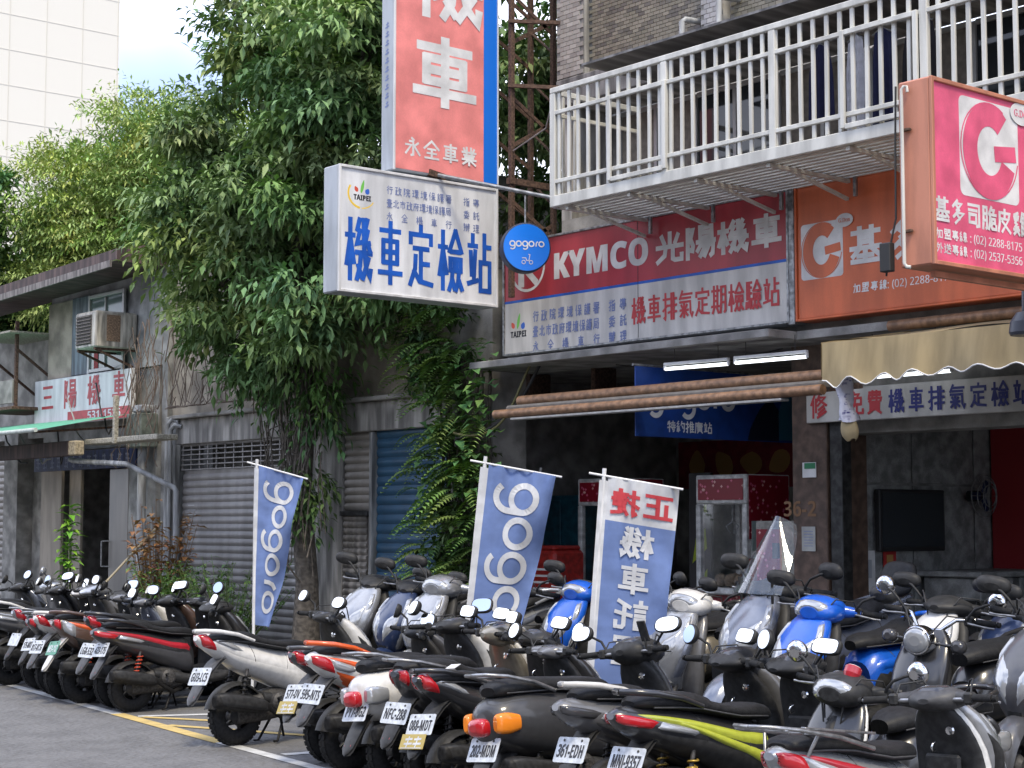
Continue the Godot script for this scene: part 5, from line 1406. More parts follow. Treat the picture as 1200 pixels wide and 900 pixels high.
# ---------------------------------------------------------------- balcony cage, laundry
func balcony() -> void:
	var t := thing("balcony_cage", "white barred balcony cage with a slatted floor above the fascia signs", "balcony", V(-11.25, 4.39, -9.9))
	var m = mats.white_steel
	var W := 7.4
	part(t, "bottom_rail", boxm(V(W, 0.1, 0.05), 0.006, V(W / 2, 0.05, 0)), m)
	part(t, "top_rail", boxm(V(W, 0.05, 0.05), 0.006, V(W / 2, 1.05, 0)), m)
	part(t, "upper_rail", boxm(V(W, 0.035, 0.03), 0.004, V(W / 2, 0.845, 0.004)), m)
	part(t, "lower_rail", boxm(V(W, 0.035, 0.03), 0.004, V(W / 2, 0.225, 0.004)), m)
	var barm := boxm(V(0.036, 0.92, 0.022), 0.004, V(0, 0.565, -0.005))
	var k := 0
	for i in 58:
		var x := 0.1 + i * 0.126
		if x > W: break
		part(t, "bar", barm, m, Transform3D(Basis(V(0, 0, 1), rr(-0.006, 0.006)), V(x, 0, 0)))
	for x in [0.03, 1.42, 2.6, 4.02, 5.5, 6.9]:
		part(t, "post", boxm(V(0.07, 1.0, 0.045), 0.006, V(x, 0.525, 0.0)), m)
	for x in [0.78, 3.3]:   # hinged escape panels
		part(t, "gate_frame", bm(func(b: B):
			for e in [0.0, 0.66]: b.box(V(x + e, 0.49, 0.03), V(0.04, 0.74, 0.025), 0.004)
			for e in [0.13, 0.84]: b.box(V(x + 0.33, e, 0.03), V(0.618, 0.04, 0.025), 0.004)), m)
	# left side of the cage
	var sb := boxm(V(0.02, 0.92, 0.026), 0.003, V(0, 0.565, 0))
	for i in 2: part(t, "side_bar", sb, m, Transform3D(Basis.IDENTITY, V(0.0, 0, -0.14 - i * 0.14)))
	part(t, "side_rail", boxm(V(0.03, 0.1, 1.05), 0.004, V(0.0, 0.05, -0.55)), m)
	part(t, "side_rail", boxm(V(0.03, 0.05, 1.05), 0.004, V(0.0, 1.05, -0.55)), m)
	part(t, "side_rail", boxm(V(0.022, 0.035, 1.05), 0.003, V(0.004, 0.845, -0.55)), m)
	# slatted floor
	var slm := boxm(V(W - 0.06, 0.02, 0.05), 0.003)
	for i in 11: part(t, "floor_slat", slm, m, Transform3D(Basis.IDENTITY, V(W / 2, 0.012, -0.08 - i * 0.092)))
	for i in 10:
		var x := 0.18 + i * 0.78
		part(t, "bracket", bm(func(b: B): b.bar(V(x, -0.02, -0.02), V(x, -0.02, -1.1), 0.035, 0.03); b.bar(V(x, -0.03, -0.3), V(x, -0.17, -0.98), 0.03, 0.025)), m)
		part(t, "hanger", boxm(V(0.03, 0.16, 0.03), 0.003, V(x + 0.12, -0.09, -0.93)), mats.galvanised)
	# laundry on a pole behind the bars
	var lp := thing("laundry_pole", "steel laundry pole behind the balcony bars", "pole", V(-7.6, 5.38, -10.35))
	part(lp, "pole", bm(func(b: B): b.tube([V(-1.6, 0, 0), V(1.8, 0, 0)], 0.014, 6)), mats.galvanised)
	mat("cloth_navy", lin(0.018, 0.02, 0.07), 0.9, 0.0, "cloth", 2.0)
	mat("cloth_white", lin(0.62, 0.62, 0.66), 0.9, 0.0, "cloth", 2.0)
	mat("cloth_black", lin(0.018, 0.016, 0.02), 0.9, 0.0, "cloth", 2.0)
	var items := [[-8.55, "navy jacket hanging beside the white shirt", "cloth_navy", 0.22, 0.62], [-8.2, "white shirt hanging behind the balcony bars", "cloth_white", 0.2, 0.75], [-7.95, "navy trousers hanging right of the white shirt", "cloth_navy", 0.22, 0.8], [-7.6, "black shirt hanging at the laundry pole's end", "cloth_black", 0.3, 0.7]]
	for it in items:
		var c := thing("hanging_garment", it[1], "garment", V(it[0], 5.37, -10.35), 0.0, "laundry on the balcony")
		part(c, "cloth", bm(func(b: B):
			var P := []
			for i in 13:
				var u := i / 12.0 - 0.5
				var row := PackedVector3Array()
				for j in 8:
					var v := j / 7.0
					row.push_back(V(u * it[3] * (0.75 + 0.25 * minf(1.0, v * 3.0)), -v * it[4] - absf(u) * 0.12 * (1.0 - v), 0.03 * sin(u * 17.0 + it[0] * 7.0) * (0.3 + v)))
				P.append(row)
			b.grid(P)), mats[it[2]])
		part(c, "hanger", bm(func(b: B): b.tube([V(-it[3] * 0.4, -0.05, 0), V(0, 0.0, 0), V(it[3] * 0.4, -0.05, 0)], 0.006, 5)), mats.galvanised)
	# thin wire from the cage to the mast
	var wr := thing("stay_wire", "thin pale wire from the balcony's top corner to the steel lattice", "wire", V(0, 0, 0))
	part(wr, "wire", bm(func(b: B): b.tube([V(-11.25, 5.47, -9.95), V(-11.9, 5.3, -10.4), V(-12.68, 5.25, -10.65)], 0.007, 5)), mats.cable_grey)

# ---------------------------------------------------------------- banner flags
func flag(called: String, label: String, tl: Vector3, tr: Vector3, bl: Vector3, br: Vector3, foot: Vector3, white_top: float, seed_: float, text: int) -> void:
	# a cloth hung from an arm, sleeve down its pole side; corners in metres
	var t := thing(called, label, "flag", foot)
	var o := foot
	var nrm := (tr - tl).cross(bl - tl).normalized()
	if nrm.dot(V(0, 1.6, 0) - tl) < 0.0: nrm = -nrm
	var f := func(p: Vector2, lift: float) -> Vector3:   # p.x 0..1 across, p.y 0..1 down
		var a := tl.lerp(tr, p.x)
		var c := bl.lerp(br, p.x)
		var q := a.lerp(c, p.y)
		var wv := sin(p.x * 7.0 + p.y * 5.0 + seed_) * 0.04 * p.x + sin(p.x * 26.0 + p.y * 3.0 + seed_) * 0.014 * exp(-p.y * 4.0) + sin(p.y * 9.0 + p.x * 4.0 + seed_ * 2.0) * 0.035 * p.x + sin(p.y * 23.0 - p.x * 6.0 + seed_) * 0.008 * p.x
		return q + nrm * (wv + lift) - o
	mat("flag_blue", lin(0.155, 0.23, 0.46), 0.85, 0.0, "cloth", 1.2)
	mat("flag_white", lin(0.66, 0.67, 0.68), 0.85, 0.0, "cloth", 1.2)
	mat("flag_red", lin(0.52, 0.05, 0.06), 0.85)
	for m in [mats.flag_blue, mats.flag_white, mats.flag_red]:
		m.backlight_enabled = true
		m.backlight = Color(m.albedo_color.r, m.albedo_color.g, m.albedo_color.b) * 0.35
	var cloth := func(b: B, u0: float, u1: float, v0: float, v1: float, lift: float):
		var P := []
		var nu := int(ceil((u1 - u0) * 34)) + 1
		var nv := int(ceil((v1 - v0) * 50)) + 1
		for i in nu + 1:
			var row := PackedVector3Array()
			for j in nv + 1: row.push_back((f as Callable).call(Vector2(lerpf(u0, u1, float(i) / nu), lerpf(v0, v1, float(j) / nv)), lift))
			P.append(row)
		b.grid(P)
	part(t, "cloth", bm(func(b: B): (cloth as Callable).call(b, 0.06, 1.0, white_top, 1.0, 0.0)), mats.flag_blue)
	part(t, "sleeve", bm(func(b: B): (cloth as Callable).call(b, -0.05, 0.06, 0.02, 1.0, 0.0)), mats.flag_white)
	if white_top > 0.0: part(t, "white_head", bm(func(b: B): (cloth as Callable).call(b, 0.06, 1.0, 0.0, white_top, 0.0)), mats.flag_white)
	var W := tl.distance_to(tr)
	var H := tl.distance_to(bl)
	var fm := func(p: Vector2, lift: float) -> Vector3: return (f as Callable).call(Vector2(p.x / W, -p.y / H), lift + 0.004)
	if text == 0:
		part(t, "lettering", bm(func(b: B): gogoro(b, W * 0.40, -H * 0.06, W * 0.44, W * 0.085, fm, true)), mats.flag_white)
	elif text == 1:
		var b := B.new()
		write(b, "捷正", W * 0.14, -H * 0.045, W * 0.36, H * 0.105, Vector2(W * 0.44, 0.0), W * 0.055, fm, true, 0.85)
		part(t, "lettering", b.mesh(), mats.flag_red)
		b = B.new()
		for k in 4:
			write(b, "機車託運"[k], W * 0.30, -H * (0.20 + k * 0.155), W * 0.42, H * 0.125, Vector2.ZERO, W * 0.058, fm, true, 0.85)
		part(t, "lettering", b.mesh(), mats.flag_white)
	# pole, arm
	var top: Vector3 = tl + (tl - bl).normalized() * 0.05
	part(t, "pole", bm(func(b: B): b.tube([V(0, 0, 0), top - o - nrm * 0.015], 0.014, 8)), mats.logo_white)
	part(t, "arm", bm(func(b: B): b.tube([tl - (tr - tl) * 0.2 - o - nrm * 0.01, tr + (tr - tl) * 0.06 - o - nrm * 0.01], 0.009, 6)), mats.logo_white)
	part(t, "base", bm(func(b: B): b.lathe([Vector2(0.0, 0.09), Vector2(0.05, 0.09), Vector2(0.16, 0.06), Vector2(0.19, 0.0), Vector2(0, 0)], 16)), mats.cable)

# ---------------------------------------------------------------- scooters
# Local frame: +x forward, y up, +z the rider's right; rear axle over the origin.
class Loft:
	# sections strung along x (axis 0) or y (axis 1): [along, top/front, bottom/back, half width, roundness, sideways shift]
	var st: Array
	var axis := 0
	func _init(stations: Array, ax := 0) -> void:
		st = stations; axis = ax
	func val(u: float, k: int) -> float:
		var n := st.size() - 1
		var f := clampf(u, 0.0, 1.0) * n
		var i := mini(int(f), n - 1)
		var t := f - i
		var g := func(j: int) -> float:
			var s: Array = st[clampi(j, 0, n)]
			if k < s.size(): return s[k]
			return 2.4 if k == 4 else 0.0
		var p0: float = (g as Callable).call(i - 1)
		var p1: float = (g as Callable).call(i)
		var p2: float = (g as Callable).call(i + 1)
		var p3: float = (g as Callable).call(i + 2)
		return 0.5 * ((2.0 * p1) + (-p0 + p2) * t + (2.0 * p0 - 5.0 * p1 + 4.0 * p2 - p3) * t * t + (-p0 + 3.0 * p1 - 3.0 * p2 + p3) * t * t * t)
	func mid(u: float) -> Vector3:
		var m := (val(u, 1) + val(u, 2)) * 0.5
		return Vector3(val(u, 0), m, val(u, 5)) if axis == 0 else Vector3(m, val(u, 0), val(u, 5))
	func at(u: float, deg: float) -> Vector3:
		var a := deg_to_rad(deg)
		var e := 2.0 / val(u, 4)
		var c := cos(a)
		var s := sin(a)
		var z := signf(c) * pow(absf(c), e) * val(u, 3)
		var h := (val(u, 1) - val(u, 2)) * 0.5 * signf(s) * pow(absf(s), e)
		return mid(u) + (Vector3(0, h, z) if axis == 0 else Vector3(h, 0, z))
	func nrm(u: float, deg: float) -> Vector3:
		var du := at(minf(u + 0.02, 1.0), deg) - at(maxf(u - 0.02, 0.0), deg)
		var da := at(u, deg + 4.0) - at(u, deg - 4.0)
		var n := du.cross(da).normalized()
		return n if n.dot(at(u, deg) - mid(u)) > 0.0 else -n
	func add(b, nu := 14, na := 16) -> void:
		var P := []
		var hs := []
		for i in nu + 1:
			var u := float(i) / nu
			var row := PackedVector3Array()
			for j in na: row.push_back(at(u, 360.0 * j / na))
			P.append(row); hs.append(mid(u))
		b.grid(P, false, true, hs)
		var d: Vector3 = hs[1] - hs[0]
		b.fan(P[0], -d.normalized()); b.fan(P[-1], (hs[-1] - hs[-2]).normalized())
	func patch(b, q: Array, lift := 0.006, nu := 6, na := 6) -> void:
		# a skin over part of the surface: q = four corners [u, degrees], lifted off it, with skirts
		var P := []
		var hs := []
		for i in nu + 1:
			var s := float(i) / nu
			var row := PackedVector3Array()
			for j in na + 1:
				var t := float(j) / na
				var u: float = lerpf(lerpf(q[0][0], q[1][0], s), lerpf(q[3][0], q[2][0], s), t)
				var a: float = lerpf(lerpf(q[0][1], q[1][1], s), lerpf(q[3][1], q[2][1], s), t)
				var edge := i == 0 or j == 0 or i == nu or j == na
				row.push_back(at(u, a) + nrm(u, a) * (-0.004 if edge else lift))
			P.append(row); hs.append(mid(lerpf(q[0][0], q[1][0], s)))
		b.grid(P, false, false, hs)

func quad_deg(q: Array, f: Callable) -> Array:
	var out := []
	for p in q: out.append([p[0], f.call(p[1])])
	return out

var cache := {}

func m_of(key: String, f: Callable) -> ArrayMesh:
	if not cache.has(key):
		var b := B.new()
		f.call(b)
		cache[key] = b.mesh()
	return cache[key]

func bike_materials() -> void:
	mat("black_plastic", lin(0.042, 0.042, 0.042), 0.5, 0.0, "plastic", 2.5)
	mat("grey_plastic", lin(0.075, 0.075, 0.078), 0.55, 0.0, "plastic", 2.5)
	mat("seat_vinyl", lin(0.024, 0.024, 0.025), 0.55, 0.0, "plastic", 3.0)
	bumped(mats.seat_vinyl, "bump_fine", 0.25)
	mat("rubber", lin(0.028, 0.028, 0.028), 0.8, 0.0, "plastic", 4.0)
	mat("rim_black", lin(0.03, 0.03, 0.032), 0.4, 0.3, "plastic", 3.0)
	mat("alloy", lin(0.42, 0.42, 0.42), 0.35, 0.8, "plastic", 2.0)
	mat("chrome", lin(0.62, 0.62, 0.62), 0.12, 1.0)
	mat("muffler_black", lin(0.03, 0.029, 0.028), 0.55, 0.2, "rust", 3.0)
	mat("cast_grey", lin(0.11, 0.105, 0.10), 0.6, 0.4, "rust", 3.0)
	var red := mat("lens_red", lin(0.42, 0.012, 0.018), 0.12)
	red.clearcoat_enabled = true; red.clearcoat = 0.8; red.clearcoat_roughness = 0.05
	mat("lens_amber", lin(0.75, 0.22, 0.02), 0.15)
	var cl := mat("lens_clear", lin(0.36, 0.37, 0.38), 0.1, 0.35)
	cl.clearcoat_enabled = true; cl.clearcoat = 0.9; cl.clearcoat_roughness = 0.03
	mat("lens_smoke", lin(0.06, 0.06, 0.065), 0.08, 0.2)
	mat("mirror_glass", lin(0.88, 0.9, 0.9), 0.02, 1.0)
	mat("plate_white", lin(0.66, 0.70, 0.74), 0.45, 0.0, "cloth", 3.0)
	mat("plate_green", lin(0.05, 0.26, 0.16), 0.45)
	mat("plate_gold", lin(0.42, 0.32, 0.08), 0.5)
	mat("plate_ink", lin(0.015, 0.015, 0.02), 0.5)
	for k in ["black_plastic", "seat_vinyl", "rubber", "muffler_black"]: mats[k].metallic_specular = 0.35
	mat("spring_red", lin(0.55, 0.07, 0.03), 0.4)
	mat("spring_white", lin(0.5, 0.48, 0.44), 0.4)
	mat("spring_gold", lin(0.48, 0.32, 0.06), 0.35, 0.4)
	if not mats.has("screen"):
		var s := mat("screen", Color(0.6, 0.65, 0.7, 0.07), 0.03)
		s.transparency = BaseMaterial3D.TRANSPARENCY_ALPHA

func sports_tail(v := 0) -> Loft:
	# four makes: plain, high narrow tail, long flat tail, deep commuter tail
	var up: float = [0.0, 0.045, -0.015, 0.0][v]
	var nw: float = [1.0, 0.88, 0.96, 1.1][v]
	var bk: float = [0.0, 0.0, -0.06, 0.02][v]
	var dn: float = [0.0, 0.02, 0.0, -0.05][v]
	var e: float = [2.0, 1.75, 1.9, 2.5][v]
	return Loft.new([[-0.34 + bk, 0.80 + up, 0.765 + up, 0.03 * nw, 2.2], [-0.28 + bk, 0.825 + up, 0.70 + up, 0.078 * nw, e], [-0.15 + bk * 0.5, 0.825 + up * 0.8, 0.615 + up * 0.6 + dn, 0.125 * nw, e], [0.02, 0.795 + up * 0.4, 0.54 + dn, 0.16 * nw, e], [0.2, 0.755, 0.465 + dn, 0.176 * nw, e], [0.40, 0.715, 0.39 + dn * 0.6, 0.176 * nw, e], [0.54, 0.69, 0.345, 0.152, 2.4], [0.62, 0.61, 0.33, 0.12, 2.4]])
func retro_tail() -> Loft:
	return Loft.new([[-0.31, 0.66, 0.56, 0.05, 2.2], [-0.28, 0.72, 0.49, 0.125, 2.3], [-0.16, 0.765, 0.43, 0.178, 2.4], [0.02, 0.775, 0.385, 0.20, 2.5], [0.22, 0.765, 0.355, 0.20, 2.5], [0.42, 0.735, 0.335, 0.182, 2.5], [0.55, 0.69, 0.32, 0.15, 2.4], [0.62, 0.60, 0.31, 0.115, 2.3]])
func sports_front() -> Loft:
	return Loft.new([[0.38, 1.19, 1.05, 0.06, 2.0], [0.48, 1.29, 1.06, 0.115, 2.0], [0.60, 1.315, 1.05, 0.168, 2.0], [0.72, 1.27, 1.03, 0.185, 2.0], [0.84, 1.17, 0.985, 0.16, 2.0], [0.92, 1.08, 0.95, 0.105, 2.0], [0.96, 1.01, 0.94, 0.05, 2.0]], 1)
func retro_front() -> Loft:
	return Loft.new([[0.33, 1.10, 1.0, 0.12, 2.4], [0.45, 1.145, 1.01, 0.17, 2.4], [0.60, 1.14, 1.0, 0.19, 2.4], [0.74, 1.09, 0.975, 0.185, 2.4], [0.86, 1.02, 0.94, 0.15, 2.3], [0.93, 0.98, 0.925, 0.09, 2.2]], 1)
func leg_loft() -> Loft:
	return Loft.new([[0.27, 1.03, 0.95, 0.14, 2.8], [0.40, 1.08, 0.97, 0.182, 2.8], [0.56, 1.10, 0.985, 0.195, 2.8], [0.70, 1.07, 0.965, 0.188, 2.8], [0.82, 1.01, 0.92, 0.155, 2.6], [0.90, 0.97, 0.885, 0.10, 2.4], [0.93, 0.95, 0.89, 0.06, 2.2]], 1)
func bar_loft(big: bool, v := 0) -> Loft:
	if v == 2 and not big: return Loft.new([[0.78, 0.945, 0.925, 0.04, 2.0], [0.82, 0.985, 0.90, 0.13, 1.8], [0.90, 1.02, 0.88, 0.17, 1.7], [0.99, 1.03, 0.89, 0.15, 1.7], [1.07, 1.005, 0.915, 0.10, 1.8], [1.12, 0.975, 0.94, 0.03, 2.0]])
	if v == 1 and not big: return Loft.new([[0.80, 0.95, 0.93, 0.03, 2.4], [0.84, 0.975, 0.905, 0.085, 3.0], [0.90, 0.99, 0.89, 0.115, 3.2], [0.98, 0.985, 0.895, 0.11, 3.0], [1.04, 0.965, 0.91, 0.07, 2.6], [1.07, 0.945, 0.925, 0.03, 2.2]])
	if big: return Loft.new([[0.80, 0.965, 0.93, 0.03, 2.4], [0.84, 1.005, 0.89, 0.11, 2.5], [0.93, 1.035, 0.86, 0.15, 2.4], [1.02, 1.03, 0.86, 0.15, 2.3], [1.09, 1.0, 0.875, 0.115, 2.2], [1.12, 0.97, 0.90, 0.06, 2.0]])
	return Loft.new([[0.79, 0.955, 0.93, 0.03, 2.4], [0.83, 0.985, 0.905, 0.10, 2.5], [0.91, 1.01, 0.885, 0.145, 2.5], [1.0, 0.995, 0.895, 0.135, 2.3], [1.06, 0.965, 0.91, 0.08, 2.2], [1.09, 0.945, 0.92, 0.03, 2.0]])

func wheel(t: Node, called: String, at: Vector3, r: float, w: float, rim: Material, xf: Transform3D) -> void:
	var turn := Basis(V(1, 0, 0), PI / 2)
	var p := Transform3D(turn, at)
	var k := "tyre%s_%s" % [r, w]
	var hub := part(t, called, m_of("hub%s" % w, func(b: B):
		b.lathe([Vector2(0.0, w * 0.62), Vector2(0.045, w * 0.6), Vector2(0.062, w * 0.3), Vector2(0.062, -w * 0.3), Vector2(0.045, -w * 0.6), Vector2(0, -w * 0.62)], 14)), mats.cast_grey, xf * p)
	part(hub, "tyre", m_of(k, func(b: B):
		var pr := []
		for i in 13:
			var a := lerpf(-2.35, 2.35, i / 12.0)
			pr.append(Vector2(r - w * 0.62 + cos(a) * w * 0.62, sin(a) * w * 0.56))
		var P := []
		var hs := []
		for s in 30:
			var a2 := TAU * s / 30
			var row := PackedVector3Array()
			for q in pr: row.push_back(V(q.x * cos(a2), q.y, q.x * sin(a2)))
			P.append(row); hs.append(V(cos(a2), 0, sin(a2)) * (r - w * 0.62))
		b.grid(P, true, false, hs)
		for s in 30:   # tread blocks
			var a3 := TAU * (s + 0.5) / 30
			for e in [-1.0, 1.0]:
				b.box(V(cos(a3) * (r - 0.0055), e * w * 0.2, sin(a3) * (r - 0.0055)), V(0.012, w * 0.22, 0.034), 0.0, Basis(V(0, 1, 0), -a3))), mats.rubber)
	part(hub, "rim", m_of("rim" + k, func(b: B):
		var r2 := r - w * 1.02
		b.lathe([Vector2(r2 + 0.012, w * 0.42), Vector2(r2 + 0.004, w * 0.44), Vector2(r2 - 0.012, w * 0.25), Vector2(r2 - 0.012, -w * 0.25), Vector2(r2 + 0.004, -w * 0.44), Vector2(r2 + 0.012, -w * 0.42)], 28)
		for s in 5:
			var a := TAU * s / 5
			b.box(V(cos(a) * r2 * 0.6, w * 0.1, sin(a) * r2 * 0.6), V(r2 * 0.9, w * 0.3, 0.024), 0.006, Basis(V(0, 1, 0), -a))
		b.lathe([Vector2(0.02, w * 0.7), Vector2(r2 * 0.62, w * 0.52), Vector2(r2 * 0.64, w * 0.48), Vector2(0.02, w * 0.45)], 20)), rim)

func arc_fender(b: B, c: Vector3, r: float, a0: float, a1: float, w: float, drop_: float) -> void:
	var P := []
	for i in 13:
		var a := deg_to_rad(lerpf(a0, a1, i / 12.0))
		var row := PackedVector3Array()
		for j in 9:
			var s := j / 4.0 - 1.0
			var rad := r - drop_ * pow(absf(s), 3.0)
			row.push_back(c + V(cos(a) * rad, sin(a) * rad, s * w))
		P.append(row)
	var hs := []
	for i in 13: hs.append(c)
	b.grid(P, false, false, hs)
	for i in 13:
		for j in 9: P[i][j] = c + (P[i][j] - c) * 0.985
	b.grid(P)

func coil(b: B, a: Vector3, c: Vector3, r: float, turns: int, wire: float) -> void:
	var pts := []
	var d := (c - a).normalized()
	var x := d.cross(V(0, 0, 1)).normalized()
	var y := d.cross(x)
	for i in turns * 8 + 1:
		var u := float(i) / (turns * 8)
		var an := TAU * turns * u
		pts.append(a.lerp(c, u) + (x * cos(an) + y * sin(an)) * r)
	b.tube(pts, wire, 5, false)

func plate(t: Node, at: Vector3, text: String, kind: String, tilt: float, gold := false) -> void:
	# numberplate looking backwards, its reader's left is the bike's left
	var bs := Basis(V(0, 1, 0), -PI / 2) * Basis(V(1, 0, 0), -tilt)
	var q := PackedVector2Array()
	for k in 4:
		for j in 3:
			var a := PI / 2 * k + PI / 4 * j
			q.push_back(Vector2([1, -1, -1, 1][k] * 0.118 + cos(a) * 0.012, [1, 1, -1, -1][k] * 0.058 + sin(a) * 0.012))
	var p := part(t, "licence_plate", m_of("plate", func(b: B): b.prism(q, 0.003)), mats.plate_white if kind == "" else mats["plate_" + kind], Transform3D(bs, at))
	part(p, "bolt", m_of("plate_bolt", func(b: B):
		for s in [-0.075, 0.075]: b.lathe([Vector2(0, 0.005), Vector2(0.007, 0.004), Vector2(0.007, 0)], 8, Transform3D(Basis(V(1, 0, 0), PI / 2), V(s, 0.052, 0.003)))), mats.cast_grey)
	if text != "":
		latin_part(p, "lettering", text, 0.07, mats.plate_ink if kind == "" else mats.plate_white, V(0, -0.008, 0.0045), 0.215, true)
	if gold:
		var g := part(t, "gold_plate", m_of("plate_small", func(b: B): b.box(V(0, 0, 0), V(0.24, 0.1, 0.004), 0.001)), mats.plate_gold, Transform3D(bs, at + bs * V(0.0, -0.125, 0.03)))
		part(g, "print", m_of("plate_small_print", func(b: B):
			for k in 2:
				ribbon(b, PackedVector2Array([Vector2(-0.07 + k * 0.09, 0.015), Vector2(-0.01 + k * 0.09, 0.018)]), 0.014, 0.003)
				ribbon(b, PackedVector2Array([Vector2(-0.075 + k * 0.09, -0.015), Vector2(-0.005 + k * 0.09, -0.013)]), 0.014, 0.003)
				ribbon(b, PackedVector2Array([Vector2(-0.04 + k * 0.09, 0.03), Vector2(-0.05 + k * 0.09, -0.035)]), 0.012, 0.0036)
			ribbon(b, PackedVector2Array([Vector2(-0.1, -0.042), Vector2(0.1, -0.042)]), 0.006, 0.003)), mats.flag_white)

func mirror(t: Node, s: float, xf: Transform3D, shape: int, m: Material, yaw: float, tilt: float) -> void:
	# s = +1 right, -1 left; stem, shell, glass
	var end := V(0.87, 1.085, s * 0.36)
	var st := part(t, "mirror", m_of("mirror_stem%s" % s, func(b: B):
		b.tube([V(0.89, 0.93, s * 0.19), V(0.905, 0.98, s * 0.21), V(0.915, 1.03, s * 0.25), V(0.895, 1.06, s * 0.30), end + V(0.015, -0.01, -s * 0.02)], 0.0085, 6)), mats.black_plastic, xf)
	var turn := Basis(V(0, 1, 0), s * yaw) * Basis(V(0, 0, 1), -tilt)
	var hx: float = [0.098, 0.062, 0.104, 0.085][shape]
	var hy: float = [0.052, 0.062, 0.046, 0.058][shape]
	var ex: float = [2.6, 2.0, 4.0, 3.2][shape]
	part(st, "mirror_shell", m_of("mirror_shell%s" % shape, func(b: B):
		var lf := Loft.new([[-0.02, hy * 0.9, -hy * 0.9, hx * 0.9, ex], [-0.014, hy, -hy, hx, ex], [0.005, hy * 0.96, -hy * 0.96, hx * 0.96, ex * 0.95], [0.022, hy * 0.8, -hy * 0.8, hx * 0.8, ex * 0.85], [0.034, hy * 0.4, -hy * 0.4, hx * 0.45, 2.2]])
		lf.add(b, 8, 18)), m, Transform3D(turn, end))
	part(st, "mirror_glass", m_of("mirror_glass%s" % shape, func(b: B):
		var ring := PackedVector3Array()
		for k in 24:
			var a := TAU * k / 24
			ring.push_back(V(-0.0212, signf(sin(a)) * pow(absf(sin(a)), 2.0 / ex) * hy * 0.86, signf(cos(a)) * pow(absf(cos(a)), 2.0 / ex) * hx * 0.86))
		b.fan(ring, V(-1, 0, 0))), mats.mirror_glass, Transform3D(turn, end))

